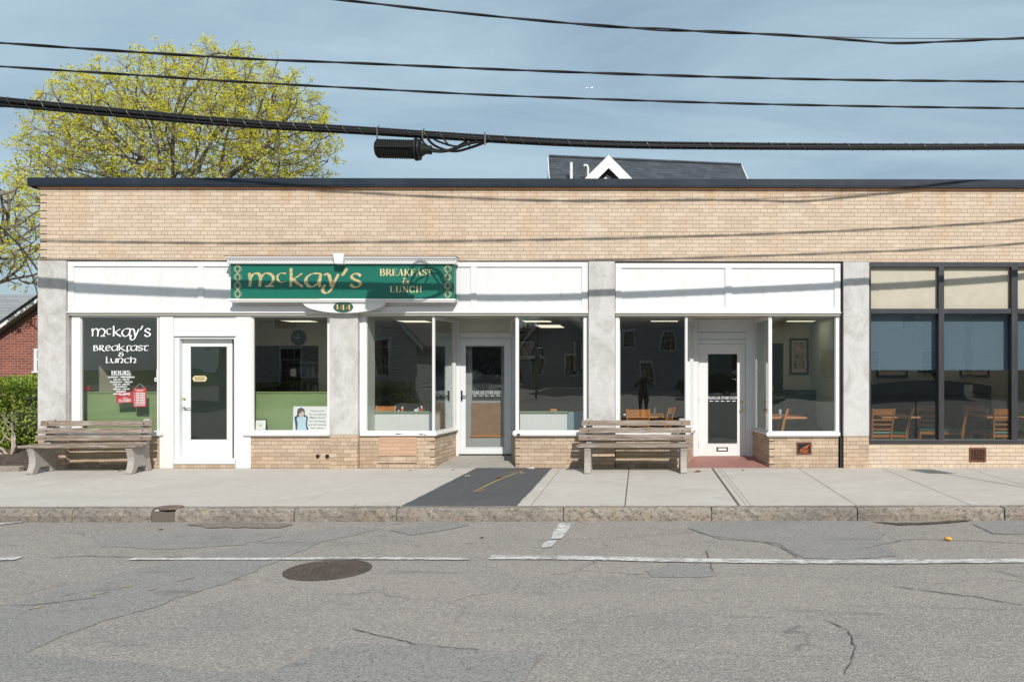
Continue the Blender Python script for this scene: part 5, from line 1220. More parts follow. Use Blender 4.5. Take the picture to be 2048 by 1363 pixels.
bottle(832, 1.2, [(.04, 0), (.04, .12), (.03, .14)], 'plastic_w', 'sugar_jar', 'white sugar jar right of the ketchup bottle', 'jar', ([(.02, .141), (.02, .155)], 'steel'))
bottle(819, 1.2, [(.018, 0), (.018, .05), (.01, .07)], 'steel', 'pepper_shaker', 'small metal shaker between the ketchup bottle and the sugar jar', 'shaker')
bottle(825.5, 1.2, [(.018, 0), (.018, .05), (.01, .07)], 'iron', 'pepper_shaker', 'small dark shaker just left of the sugar jar', 'shaker')
bottle(843, 1.5, kp, 'ketchup', 'ketchup_bottle', 'dark red sauce bottle at the back right of the bay window table', 'bottle', (kc, 'plastic_w'))
bottle(836, 1.5, [(.025, 0), (.025, .12), (.012, .16)], 'blue_plastic', 'sauce_bottle', 'pale blue bottle at the back of the bay window table', 'bottle')
bottle(848, 1.5, [(.02, 0), (.02, .13), (.012, .16)], 'blue_plastic', 'sauce_bottle', 'pale blue bottle at the right end of the bay window table', 'bottle')
bottle(1310, 1.4, [(.022, 0), (.022, .13), (.012, .16)], 'blue_plastic', 'sauce_bottle', 'pale bottle on the table over the right bench', 'bottle')
bottle(1249, 1.4, [(.03, 0), (.03, .03), (.028, .035)], 'plastic_w', 'creamer_dish', 'small white dish at the left end of the table over the right bench', 'dish')
bottle(1560, 1.25, [(.03, 0), (.03, .11), (.02, .13)], 'blue_plastic', 'napkin_holder', 'pale napkin holder on the table in the right bay', 'napkin holder')
bottle(2002, 1.3, [(.03, 0), (.03, .03), (.035, .06), (.03, .07)], 'plastic_w', 'coffee_cup', 'white cup on the table behind the second dark pane', 'cup')
bottle(2012, 1.3, [(.014, 0), (.014, .05), (.008, .06)], 'plastic_w', 'salt_shaker', 'small white shaker right of the cup behind the second dark pane', 'shaker')
bottle(1757, 1.4, [(.022, 0), (.022, .08), (.015, .1)], 'plastic_w', 'salt_shaker', 'small white shaker behind the first dark pane', 'shaker')
bottle(1975, 1.4, [(.03, 0), (.03, .12), (.02, .15)], 'blue_plastic', 'sauce_bottle', 'pale jar in the middle of the second dark pane', 'bottle')
o = MB().box(-.06, .06, -.02, .02, 0, .045).build('wooden_block', M['oak'], label='small wooden block on the green capped half wall', cat='block', bevel=.004); o.location = (X(1107.5, .54), .54, z2 + .019)
# benches and booths
t = empty('booth_seat', (X(1865, 2.6), 2.6, FI), 0, 'long black vinyl booth with curved back behind the dark panes', 'booth')
wb = X(1992, 2.6) - X(1738, 2.6)
n = 16; pl = [(wb/2, 0), (-wb/2, 0)] + [(-wb/2 + wb*k/n, 1.30 + .12*math.sin(math.pi*min(1, k/n*1.0))**.8) for k in range(n+1)]
MB().xz(pl, 0.2, .34).build('backrest', M['booth_black'], t, bevel=.02)
MB().box(-wb/2, wb/2, -.35, .199, 0, .46).build('seat', M['booth_black'], t, bevel=.02)
t = empty('booth_seat', (X(1600, 2.6), 2.6, FI), 0, 'dark green vinyl booth under the framed print in the right bay', 'booth')
wb = X(1662, 2.6) - X(1528, 2.6)
mb = MB().box(-wb*.35, wb*.45, .2, .34, 0, 1.22); k = -wb*.35
while k < wb*.44: mb.box(k, k + .018, .185, .199, .48, 1.2); k += .05
mb.build('backrest', M['booth_green'], t, bevel=.006)
MB().box(-wb*.35, wb*.45, -.35, .184, 0, .46).build('seat', M['booth_green'], t, bevel=.02)
o = MB().lathe([(.012, 0), (.12, -.02), (.15, -.18), (.14, -.185), (.10, -.03)], n=20).tube([(0, 0, 0), (0, 0, .55)], .006, 6).build('pendant_lamp', M['pic_frame'], label='small black pendant lamp hanging in the window right of the storm door', cat='pendant lamp'); o.location = (X(1075, 3.5), 3.5, Z(728, 1075, 3.5))
o.location.z = CE - .56

# ---------------------------------------------------------------- street benches
def make_bench():
    r = empty('park_bench')
    prof = [(0, 0), (-.12, 0), (-.155, .07), (-.19, .10), (-.38, .10), (-.42, .07), (-.455, 0), (-.58, 0), (-.59, .03), (-.545, .10), (-.52, .18), (-.525, .28), (-.555, .38), (-.575, .415), (-.575, .445), (-.20, .445), (-.165, .50), (-.08, .885), (-.055, .905), (-.015, .90), (.0, .87), (-.045, .58), (-.075, .42), (-.06, .25), (-.02, .10), (0, .05)]
    for s_ in (-1, 1):
        MB().yz(prof, s_*.815 - .056, s_*.815 + .056).build('end_support', M['bench_con'], r, bevel=.014)
    rb = random.Random(4)
    for k, (y0, y1) in enumerate([(-.60, -.475), (-.46, -.335), (-.32, -.20)]):
        mb = MB(); n = 14; L0 = -.985 + rb.uniform(-.02, .02); L1 = .955 + rb.uniform(-.02, .03); vs = []
        for i in range(n+1):
            x = L0 + (L1-L0)*i/n; a, b = rb.uniform(-.003, .003), rb.uniform(-.003, .003); vs += [(x, y0 + a, .4455), (x, y1, .4455), (x, y1, .487 + b), (x, y0 + a, .487 + b)]
        fs = [(0, 3, 2, 1), tuple(n*4+q for q in range(4))] + [(i*4+j, i*4+(j+1) % 4, (i+1)*4+(j+1) % 4, (i+1)*4+j) for i in range(n) for j in range(4)]
        mb.add(vs, fs); mb.build('seat_plank', M['bench_wood'], r, bevel=.004)
    for k, z0 in enumerate((.535, .658, .782)):
        y0 = -.185 + (z0 - .5)*.235; n = 14; L0 = -.975 + rb.uniform(-.02, .01) + k*.012; L1 = .975 + rb.uniform(-.01, .02) - k*.006; vs = []
        for i in range(n+1):
            x = L0 + (L1-L0)*i/n; a, b = rb.uniform(-.0035, .0035), rb.uniform(-.0035, .0035); vs += [(x, y0 - .035, z0 + a), (x, y0 + .002, z0 + a), (x, y0 + .023, z0 + .09 + b), (x, y0 - .014, z0 + .09 + b)]
        fs = [(0, 3, 2, 1), tuple(n*4+q for q in range(4))] + [(i*4+j, i*4+(j+1) % 4, (i+1)*4+(j+1) % 4, (i+1)*4+j) for i in range(n) for j in range(4)]
        o = MB().add(vs, fs).build('back_slat', M['bench_wood'], r, bevel=.004)
        mb = MB()
        for s_ in (-.815, .815):
            for dz in (.045,): mb.lathe([(.011, 0), (.011, -.006)], (s_, y0 - .028, z0 + dz), 10, 'y')
        mb.build('bolt', M['iron'], o)
    return r
b0 = make_bench()
b0.location = ((X(1175, -.79) + X(1367, -.79))/2, -.21, 0)
tag(b0, 'weathered slatted bench on the pavement in front of the middle window', 'bench', 'wooden benches on the pavement')
b1 = copy_tree(b0)
b1.location = ((X(58, -.79) + X(256, -.79))/2, -.22, 0); b1.rotation_euler = (0, 0, .018)
tag(b1, 'weathered slatted bench with stained supports at the left corner of the shop', 'bench', 'wooden benches on the pavement')
# ---------------------------------------------------------------- overhead cables
def aof(x): return 2.70 - 0.045*(x + 3.5)
def onspan(px, py):
    a = 2.5
    for _ in range(8): a = aof(X(px, -a))
    return Vector((X(px, -a), -a, Z(py, px, -a)))
def span(pxs, ext=True):
    pts = [onspan(*p) for p in pxs]
    q = [v for v in smooth([tuple(p) for p in pts], 10)]
    if ext:
        for end, tx in ((0, -18.0), (-1, 18.0)):
            a, b = (q[0], q[3]) if end == 0 else (q[-1], q[-4])
            s_ = (a.z - b.z)/(a.x - b.x); r = []
            for k in range(1, 9):
                x = a.x + (tx - a.x)*k/8; r.append(Vector((x, -aof(x), a.z + s_*(x - a.x) + .012*(x - a.x)**2)))
            q = r[::-1] + q if end == 0 else q + r
    return q
# heavy lashed bundle
path = span([(0, 203), (240, 225.5), (480, 246), (758, 263), (1024, 280), (1240, 289), (1500, 292.5), (1780, 294), (2048, 293.5)])
cb = empty('cable_bundle', tuple(path[0]), 0, 'thick black bundle of lashed cables crossing the whole view', 'cable')
def rel(pts): return [p - path[0] for p in pts]
ends = []
for i, (oy, oz, r) in enumerate([(0, .034, .018), (.030, -.004, .026), (-.024, .0, .025), (.0, -.032, .021), (.026, .024, .014), (-.026, -.028, .013)]):
    pts = []
    for j, p in enumerate(path):
        sp_ = 1.0 + max(0, (-p.x - 3))*.10
        tw = p.x*.25 + i
        pts.append(p + Vector((0, oy*sp_ + .006*math.sin(tw), oz*sp_ + .006*math.cos(tw*1.3))))
    MB().tube(rel(pts), r, 8).build('strand', M['cable'], cb, smooth=True)
mb = MB(); x = path[0].x; hel = []
import bisect
xs_ = [p.x for p in path]
def at_x(x):
    i = max(0, min(len(path) - 2, bisect.bisect(xs_, x) - 1)); t_ = (x - xs_[i])/(xs_[i+1] - xs_[i]); return path[i].lerp(path[i+1], t_)
x = -13.0
while x < 12:
    p = at_x(x); a = x*2*math.pi/.23; sp_ = 1.0 + max(0, (-p.x - 3))*.07
    hel.append(p + Vector((0, .058*sp_*math.cos(a), .058*sp_*math.sin(a)))); x += .02
MB().tube([p - path[0] for p in hel], .0025, 4).build('lashing_wire', M['lash'], cb)
# thin messenger under the left end
q = [onspan(-40, 207), onspan(100, 216), onspan(240, 228), onspan(400, 244)]
q = [Vector((v.x, v.y + .08, v.z)) for v in smooth([tuple(v) for v in q], 6)]
o = MB().tube([v - q[0] for v in q], .012, 6).build('service_wire', M['cable'], label='thin black wire just below the left end of the thick bundle', cat='cable'); o.location = q[0]
# three twisted service lines
def twisted(pxs, r, nm, label, tw=.55, amp=.62, loose=None):
    q = span(pxs); root = empty(nm, tuple(q[0]), 0, label, 'cable', 'thin service cables overhead')
    L = np.cumsum([0] + [(b - a).length for a, b in zip(q, q[1:])]); n = int(L[-1]/.10)
    fine = []
    for k in range(n + 1):
        s_ = L[-1]*k/n; i = min(len(q) - 2, max(0, int(np.searchsorted(L, s_) - 1))); fine.append(q[i].lerp(q[i+1], (s_ - L[i])/(L[i+1] - L[i])))
    for j in range(2):
        pts = []
        for k, p in enumerate(fine):
            am = r*amp
            if loose: am *= 1 + loose*max(0, math.sin(p.x*.8 + 1.2))
            a = k*.10*2*math.pi*tw + j*math.pi; pts.append(p + Vector((0, am*math.cos(a), am*math.sin(a))) - q[0])
        MB().tube(pts, r, 6).build('strand', M['cable'], root, smooth=True)
    return root
twisted([(0, 86), (250, 103), (500, 118), (700, 126), (1024, 140), (1400, 153), (1700, 160), (2048, 163.5)], .0125, 'service_cable', 'upper black cable running from the left edge to the right edge', loose=.25)
twisted([(0, 133), (250, 149), (500, 165), (800, 181), (1024, 192), (1400, 205), (1700, 212), (2048, 217)], .0115, 'service_cable', 'black cable between the upper cable and the thick bundle', loose=.1)
twisted([(560, -14), (700, 2), (900, 24), (1130, 46), (1300, 58), (1560, 70), (1700, 80), (1790, 86.5), (1900, 83), (2048, 76.5)], .0125, 'service_cable', 'topmost black cable sagging across the upper right sky', loose=.8)
q = span([(1560, 68), (1640, 73), (1800, 77), (2048, 77)], ext=False)
o = MB().tube([v - q[0] for v in q], .007, 5).build('service_wire', M['lash'], label='thin pale wire beside the topmost cable at the right', cat='cable'); o.location = q[0]
# splice case hung below the bundle
c0, c1 = onspan(751, 297), onspan(863, 300)
sc = empty('splice_case', tuple(c0), 0, 'ribbed black splice case hanging below the thick cable bundle', 'splice case')
L = (c1 - c0).length; ax = (c1 - c0).normalized()
rot = ax.to_track_quat('X', 'Z').to_matrix().to_4x4()
prof = []; x = 0; R = .135
prof += [(.06, 0), (R - .03, .004), (R, .03)]
k = .035
while k < L*.70: prof += [(R - .010, k), (R + .006, k + .010), (R + .006, k + .018), (R - .010, k + .028)]; k += .033
def lathex(prof, nm, m, parent, n=20, sq=None):
    mb = MB().lathe(prof, n=n, axis='x'); mb.v = [tuple((rot @ Vector((v[0], v[1], v[2]*.98))).to_tuple()) for v in mb.v]
    return mb.build(nm, m, parent, smooth=False)
lathex(prof, 'ribbed_body', M['cable'], sc)
lathex([(R - .01, L*.705), (R + .028, L*.71), (R + .028, L*.745), (R + .005, L*.75), (R + .022, L*.77), (R + .018, L*.80), (R - .02, L*.81)], 'clamp_collar', M['cable'], sc)
lathex([(.06, L*.812), (.105, L*.82), (.062, L*.90), (.066, L), (.05, L*1.0)], 'end_cap', M['cable'], sc)
MB().box(.02, L*.70, -.148, -.13, -.016, -.002).build('side_seam', M['cable'], sc)
for pxh, tp in ((758, 256), (848, 262)):
    p = onspan(pxh, tp) - c0; bt = onspan(pxh, 282) - c0
    MB().tube([p + Vector((0, 0, .03)), p + Vector((0, -.085, -.02)), bt + Vector((0, -.085, .02)), bt + Vector((0, 0, -.04))], .009, 6).build('hanger', M['lash'], sc)
# cable loops at the splice
e0 = onspan(862, 301)
lp = empty('cable_loop', tuple(e0), 0, 'loops of black cable from the splice case back to the thick bundle', 'cable loop')
def loop(pts, r):
    q = smooth([tuple(p) for p in pts], 10); MB().tube([v - e0 for v in q], r, 7).build('loop', M['cable'], lp, smooth=True)
P_ = onspan
def off(v, dy, dz=0): return v + Vector((0, dy, dz))
loop([P_(862, 301), off(P_(880, 303), .02), off(P_(905, 299), .02), off(P_(935, 288), .02), off(P_(968, 283), 0), P_(1010, 282)], .017)
loop([off(P_(862, 304), -.03), off(P_(885, 304.5), -.03), off(P_(915, 296), -.02), off(P_(950, 285), 0), P_(1000, 283)], .014)
loop([P_(935, 281), off(P_(900, 284), .30), off(P_(865, 281), .55), off(P_(838, 274), .50), off(P_(836, 270), .15), off(P_(848, 266), .0), P_(800, 266)], .016)
loop([P_(975, 283), off(P_(930, 287), .25), off(P_(890, 284), .50), off(P_(856, 276), .42), off(P_(852, 270), .1), P_(880, 270)], .020)
loop([P_(960, 281), off(P_(925, 281), .18), off(P_(900, 279), .36), off(P_(868, 274), .22), P_(858, 269)], .016)
for pxh, r_, dy in ((885, 275, .0), (929, 278, .0), (972, 281, 0)):
    p = P_(pxh, r_)
    mb = MB(); mb.box(p.x - .012 - e0.x, p.x + .012 - e0.x, -.085 + p.y - e0.y, .42 + p.y - e0.y, -.012 + p.z - e0.z, .0 + p.z - e0.z) if pxh != 972 else mb.tube([p + Vector((0, -.08, .10)) - e0, p + Vector((0, -.085, -.09)) - e0], .012, 6)
    mb.build('spacer_bracket', M['lash'] if pxh == 972 else M['iron'], lp)
# utility poles that carry the cables, beyond both edges of the view
M['pole'] = mat('weathered pole wood', (0.22, 0.17, 0.125), [((0.12, 0.09, 0.07), 6, .45, .65, (3, 3, .2), .5, .7)], rough=.9)
for x, lab in ((-18.0, 'tall wooden utility pole at the left end of the cables'), (18.0, 'tall wooden utility pole at the right end of the cables')):
    t = empty('utility_pole', (x, -aof(x) - .2, RZ), 0, lab, 'utility pole', 'utility poles along the kerb')
    MB().tube([(0, 0, 0), (0, 0, 5), (0, 0, 11.5)], [.17, .15, .11], 14).build('pole', M['pole'], t, smooth=True)
    MB().box(-.06, .06, -1.1, 1.1, 10.2, 10.32).build('crossarm', M['pole'], t)
    MB().tube([(0, .05, 5.4), (0, .2, 5.4)], .03, 8).tube([(0, .05, 7.9), (0, .2, 7.9)], .03, 8).build('bracket', M['iron'], t)
# parking sign beyond the right edge; only its shadow is in the photo
tip = Vector((*G(1885, 946, 0), 0)); 
bx = tip.x + .39*(tip.y + 3.65)
t = empty('parking_sign', (bx, -3.65, 0), 0, 'blank backed parking sign on a thin steel post at the kerb', 'street sign')
hh = (tip.y + 3.65)*.79
MB().tube([(0, 0, 0), (0, 0, hh + .45)], .022, 8).build('post', M['steel'], t)
MB().box(-.23, .23, -.032, -.024, hh, hh + .46).build('sign_plate', M['old_grey'], t, bevel=.002)

# ---------------------------------------------------------------- trees
M['bloom'] = mat('yellow green blossom', (0.80, 0.72, 0.09), [((0.58, 0.62, 0.08), 1.3, .42, .6, U1, .3, .8), ((0.90, 0.76, 0.06), 6, .5, .65, U1, .3, .7)], rough=.7)
# thin blossom clusters pass some light on to the faces turned from the sun
def translucent(m, amt=.5):
    t = m.node_tree; N = t.nodes; L = t.links; b = N["Principled BSDF"]; o = [n for n in N if n.type == 'OUTPUT_MATERIAL'][0]
    tr = N.new("ShaderNodeBsdfTranslucent"); mx = N.new("ShaderNodeMixShader"); mx.inputs[0].default_value = amt
    L.new(b.inputs["Base Color"].links[0].from_socket, tr.inputs[0]); L.new(b.outputs[0], mx.inputs[1]); L.new(tr.outputs[0], mx.inputs[2]); L.new(mx.outputs[0], o.inputs[0])
translucent(M['bloom'])
M['hedge'] = mat('hedge leaf', (0.32, 0.42, 0.05), [((0.11, 0.20, 0.03), 2.5, .42, .6, U1, .3, .8), ((0.34, 0.42, 0.06), 5, .55, .7, U1, .3, .6)], rough=.6)
translucent(M['hedge'], .3)
def grow_tree(seed, base, fork_z, crown, n_att, step=.34, infl=2.6, kill=.42, tr=.24):
    """space colonisation; crown: list of (centre, radii) ellipsoids"""
    r = np.random.default_rng(seed); att = []
    while len(att) < n_att:
        c, rad = crown[r.integers(len(crown))]
        v = r.normal(size=3); v /= np.linalg.norm(v); v *= r.uniform(.12, 1) ** (1/2.2)
        p = np.array(c) + v*np.array(rad)
        if p[2] > fork_z + .2: att.append(p)
    att = np.array(att)
    nodes = [np.array([base[0], base[1], base[2]])]; par = [-1]
    z = base[2]
    while z < fork_z: z += step; nodes.append(np.array([base[0] + .03*math.sin(z), base[1], z])); par.append(len(nodes) - 2)
    alive = np.ones(len(att), bool); nearest = np.full(len(att), -1); nd = np.full(len(att), 1e9)
    new0 = 0
    for it in range(70):
        for i in range(new0, len(nodes)):
            d = np.linalg.norm(att - nodes[i], axis=1); m = d < nd; nd[m] = d[m]; nearest[m] = i
        new0 = len(nodes)
        alive &= nd > kill
        sel = alive & (nd < (infl if it > 14 else 9))
        if not sel.any(): break
        grow = {}
        for a in np.nonzero(sel)[0]: grow.setdefault(nearest[a], []).append(a)
        add = 0
        for i, al in grow.items():
            v = (att[al] - nodes[i]); v /= np.linalg.norm(v, axis=1)[:, None]; v = v.sum(0) + r.normal(size=3)*.15 + np.array([0, 0, .12])
            nrm = np.linalg.norm(v)
            if nrm < .05: continue
            p = nodes[i] + v/nrm*step
            nodes.append(p); par.append(i); add += 1
        if not add: break
    n = len(nodes); kids_ = [[] for _ in range(n)]
    for i, p in enumerate(par):
        if p >= 0: kids_[p].append(i)
    rad = np.zeros(n)
    for i in range(n - 1, -1, -1):
        rad[i] = .012 if not kids_[i] else sum(rad[k] ** 2.7 for k in kids_[i]) ** (1/2.7)
    rad *= min(1.6, tr/rad[0])
    rad = np.maximum(rad, .006)
    return nodes, par, kids_, rad
def tree(name, label, seed, base, fork_z, crown, n_att, m_leaf, per=2, cl=.10, tr=.24, group=None, leaf_n=6, twig=.35, bark='bark', **kw):
    nodes, par, kids_, rad = grow_tree(seed, base, fork_z, crown, n_att, tr=tr, **kw)
    r = random.Random(seed); root = empty(name, tuple(base), 0, label, 'tree', group)
    bo = Vector(base); tb, br = MB(), MB(); done = set()
    for i in range(len(nodes)):
        if par[i] >= 0 and not (len(kids_[par[i]]) != 1 or par[par[i]] < 0): continue
        if i == 0: continue
        ch = [par[i], i]
        while len(kids_[ch[-1]]) == 1: ch.append(kids_[ch[-1]][0])
        pts = [Vector(nodes[k]) - bo for k in ch]; rr_ = [rad[k] for k in ch]; rr_[0] = min(rr_[0], rr_[1]*1.35)
        (tb if rr_[1] > tr*.55 else br).tube(pts, rr_, 8 if rr_[0] > .06 else (5 if rr_[0] > .02 else 3), caps=False)
    fol = MB()
    tips = [i for i in range(len(nodes)) if not kids_[i]] + [i for i in range(len(nodes)) if len(kids_[i]) == 1 and rad[i] < .022]
    for i in tips:
        p = Vector(nodes[i]) - bo; d = (Vector(nodes[i]) - Vector(nodes[par[i]])).normalized()
        for t_ in range(per):
            dd = (d + Vector((r.gauss(0, .6), r.gauss(0, .6), r.gauss(0, .5) + .25))).normalized(); L_ = r.uniform(.4, 1.3)*twig
            q = p + dd*L_; br.tube([p, p + dd*L_*.5 + Vector((0, 0, .02)), q], [.006, .005, .004], 3, caps=False)
            if r.random() < .25: continue
            c_ = q
            for k in range(leaf_n):
                o = Vector((r.gauss(0, 1), r.gauss(0, 1), r.gauss(0, .8)))*cl*.55 + c_; s_ = cl*r.uniform(.18, .46)
                a = Vector((r.gauss(0, 1), r.gauss(0, 1), r.gauss(0, 1))).normalized(); b = a.orthogonal().normalized(); c2 = a.cross(b)
                th = r.uniform(0, 6.28); u = (b*math.cos(th) + c2*math.sin(th))*s_; w_ = a.cross(u)*.75
                fol.add([o - u, o + w_*.8, o + u, o - w_*.8], [(0, 1, 2, 3)])
    tb.build('trunk', M[bark], root, smooth=True)
    br.build('branches', M[bark], root, recalc=False)
    fol.build('crown', M[m_leaf], root, recalc=False)
    return root
dT = 13.5
cxT, s_ = X(378, dT), (14.3 + dT)/1600
tree('maple_tree', 'large spreading maple in yellow green bloom behind the shop roof', 21, (cxT + .3, dT, RZ - .03), 2.6,
     [((cxT, dT, Z(270, 378, dT)), (4.3, 3.6, 2.7)), ((X(450, dT), dT, Z(235, 450, dT)), (3.0, 3.0, 2.3)), ((X(225, dT), dT - .3, Z(265, 225, dT)), (2.1, 2.4, 1.8)), ((X(170, dT), dT, Z(350, 170, dT)), (1.9, 2.4, 1.7)), ((X(560, dT), dT, Z(270, 560, dT)), (1.8, 2.4, 2.1))], 4600, 'bloom', per=5, cl=.12, tr=.16, leaf_n=11, twig=.38, step=.30, kill=.34)
dU = 9.0
tree('maple_tree', 'smaller blooming maple at the left edge beside the brick house', 5, (X(-70, dU), dU, RZ - .03), 2.2,
     [((X(0, dU), dU, Z(450, 0, dU)), (1.6, 1.6, 1.4)), ((X(-90, dU), dU, Z(450, -90, dU)), (2.2, 2.0, 1.7)), ((X(30, dU), dU - .2, Z(520, 30, dU)), (1.1, 1.2, .9))], 1100, 'bloom', per=5, cl=.12, tr=.12, leaf_n=7, twig=.30, step=.28, kill=.34)
# drop wires through the small maple
for i, (pxs, lab) in enumerate([([(-60, 400), (0, 452), (50, 505), (100, 575)], 'steep black drop wire through the small maple'), ([(40, 495), (62, 545), (90, 640)], 'thin branch wire hanging from the steep drop wire')]):
    yy = 6.5; q = smooth([(X(a, yy), yy, Z(b, a, yy)) for a, b in pxs], 8)
    o = MB().tube([v - q[0] for v in q], .022 if i == 0 else .012, 6).build('drop_wire', M['cable'], label=lab, cat='cable'); o.location = q[0]

# hedge: leafy masses
def leafmass(name, label, cat, boxes, n, m, seed, ls=.05, lump=.5):
    r = random.Random(seed); mb = MB(); root = empty(name, (boxes[0][0], boxes[0][2], RZ), 0, label, cat); bo = Vector(root.location)
    from mathutils import noise
    for (x0, x1, y0, y1, z0, z1) in boxes:
        c = Vector(((x0+x1)/2, (y0+y1)/2, (z0+z1)/2)); h = Vector(((x1-x0)/2, (y1-y0)/2, (z1-z0)/2)); core = MB()
        for _ in range(n):
            v = Vector((r.uniform(-1, 1), r.uniform(-1, 1), r.uniform(-1, 1))); k = r.randrange(3)
            f = [0, 0, 0]
            v[k] = math.copysign(1, v[k]); 
            rad = 1 + .16*noise.noise(Vector((v.x*h.x*2.2, v.y*h.y*2.2, v.z*h.z*2.2)) + c) - r.random()**2*.25
            ln = max(abs(v.x), abs(v.y), abs(v.z)); sph = v.length; mix = ln/(sph) * .35 + .65
            p = c + Vector((v.x*h.x, v.y*h.y, v.z*h.z))*rad*mix*1.12
            s2 = ls*r.uniform(.5, 1.2); a = (Vector((r.gauss(0, 1), r.gauss(0, 1), r.gauss(0, 1))) + (p - c).normalized()*.8 + Vector((0, 0, .5))).normalized(); b = a.orthogonal().normalized()
            th = r.uniform(0, 6.28); u = (b*math.cos(th) + a.cross(b)*math.sin(th))*s2; w_ = a.cross(u)*.6; p -= bo
            mb.add([p - u, p + w_, p + u, p - w_], [(0, 1, 2, 3)])
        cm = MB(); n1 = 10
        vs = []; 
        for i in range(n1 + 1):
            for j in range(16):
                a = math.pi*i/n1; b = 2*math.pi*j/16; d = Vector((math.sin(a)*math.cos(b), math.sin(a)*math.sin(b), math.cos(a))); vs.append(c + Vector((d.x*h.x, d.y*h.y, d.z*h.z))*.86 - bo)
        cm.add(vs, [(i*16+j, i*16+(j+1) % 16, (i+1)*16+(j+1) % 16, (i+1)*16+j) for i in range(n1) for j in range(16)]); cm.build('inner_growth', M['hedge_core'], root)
    mb.build('leaves', M[m], root, recalc=False); return root
M['far_leaf'] = mat('far foliage', (0.10, 0.11, 0.05), [((0.05, 0.06, 0.03), .5, .42, .6, U1, .3, .8)], rough=.8)
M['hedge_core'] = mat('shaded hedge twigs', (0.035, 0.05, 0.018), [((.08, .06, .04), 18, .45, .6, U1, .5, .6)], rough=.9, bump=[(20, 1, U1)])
hx0, hx1 = X(-260, 3.4), XL - .15
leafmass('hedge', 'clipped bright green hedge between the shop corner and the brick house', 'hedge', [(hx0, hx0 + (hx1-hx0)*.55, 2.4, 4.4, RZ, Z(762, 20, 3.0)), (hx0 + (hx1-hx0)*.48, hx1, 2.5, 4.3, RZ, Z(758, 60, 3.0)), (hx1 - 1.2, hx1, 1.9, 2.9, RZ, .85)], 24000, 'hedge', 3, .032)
# bare twisted shrub
r = random.Random(12)
bx, by = G(20, 915, -.02)
sh = empty('bare_shrub', (bx, by, -.02), 0, 'gnarled leafless pale shrub beside the left bench', 'shrub')
mb = MB()
def limb(p, d, L_, rad, dep):
    pts = [p]; rr_ = [rad]
    for k in range(5):
        d = (d + Vector((r.gauss(0, .24), r.gauss(0, .16), r.gauss(0, .18) + .05))).normalized(); p = p + d*L_/5; pts.append(p); rr_.append(rad*(1 - .10*(k+1)))
    mb.tube(pts, rr_, 6 if rad > .012 else 4)
    if dep:
        for _ in range(2 if dep > 1 else 3):
            nd = (d + Vector((r.gauss(0, .7), r.gauss(0, .4), r.gauss(.15, .35)))).normalized(); limb(pts[-1] if r.random() < .7 else pts[-2], nd, L_*r.uniform(.6, .85), rr_[-1]*.8, dep - 1)
for a in ((-.5, 0, .8), (.1, .1, 1), (.45, 0, .9), (-.9, -.1, .35)): limb(Vector((0, 0, 0)), Vector(a).normalized(), .42, .036, 3)
mb.build('stems', M['bark_pale'], sh, smooth=True)
# planting bed with a low stone edge
bdx = XL - .06
mbx = MB(); n = 26; vs = []; rb_ = random.Random(2)
nx, ny = 34, 14
for i in range(nx + 1):
    for j in range(ny + 1):
        x = -18 + (bdx + 18)*i/nx; yv = -.30 + 3.0*j/ny; vs.append((x, yv, -.01 + .07*rb_.random() + (.04 if j > 1 else 0)))
mbx.add(vs, [(i*(ny+1)+j, (i+1)*(ny+1)+j, (i+1)*(ny+1)+j+1, i*(ny+1)+j+1) for i in range(nx) for j in range(ny)])
st(mbx.build('planting_bed', M['soil']), 'dark soil bed under the hedge')
st(MB().box(-18, bdx, .0, 2.6, -.1, -.012).build('bed_base', M['soil']), 'soil below the planting bed')
o = MB(); 
x = -18.0; re_ = random.Random(6)
while x < bdx - .1:
    w_ = min(re_.uniform(.7, 1.3), bdx - x); dz = re_.uniform(-.012, .01); o.box(x + .006, x + w_ - .006, -.42 + re_.uniform(-.01, .01), -.27, -.05, .095 + dz); x += w_
o.build('bed_edging', M['granite'], bevel=.018, label='low rough stone edging of the planting bed at the left', cat='stone edging')

# ---------------------------------------------------------------- brick house at the left
HB = empty('brick_house', (X(0, 10), 10, RZ), 0, 'red brick house with grey shingle roof and white rake board behind the hedge', 'house')
HB.location = (0, 0, 0)
yh = 10.0
ra = (X(-120, yh), Z(755, -120, yh)); rb2 = (X(82, yh), Z(613, 82, yh))
sl = (rb2[1]-ra[1])/(rb2[0]-ra[0]); xr_ = X(200, yh); zr_ = rb2[1] + sl*(xr_ - rb2[0]); xend = xr_ + (zr_ - 1.2)/sl
xl_ = xr_ - (zr_ - 1.0)/sl
MB().xz([(xl_, RZ), (2*xr_ - xl_, RZ), (2*xr_ - xl_, 1.0), (xr_, zr_), (xl_, 1.0)], yh, yh + 6).build('wall', M['brick_red'], HB)
for sgn in (-1, 1):
    e = (xl_ - .45, 1.0 - .45*sl) if sgn < 0 else (2*xr_ - xl_ + .45, 1.0 - .45*sl)
    tp = (xr_, zr_)
    o = MB().xz([(e[0], e[1] + .04), (tp[0], tp[1] + .04), (tp[0], tp[1] + .20), (e[0], e[1] + .20)], yh - .30, yh + 6.3).build('roof', M['shingle_lt'], HB)
    MB().xz([(e[0], e[1] + .02), (tp[0], tp[1] + .02), (tp[0], tp[1] + .14), (e[0], e[1] + .14)], yh - .33, yh - .302).build('rake_board', M['white'], o)
    MB().xz([(e[0], e[1] + .142), (tp[0], tp[1] + .142), (tp[0], tp[1] + .225), (e[0], e[1] + .225)], yh - .36, yh - .303).build('drip_edge', M['iron'], o)
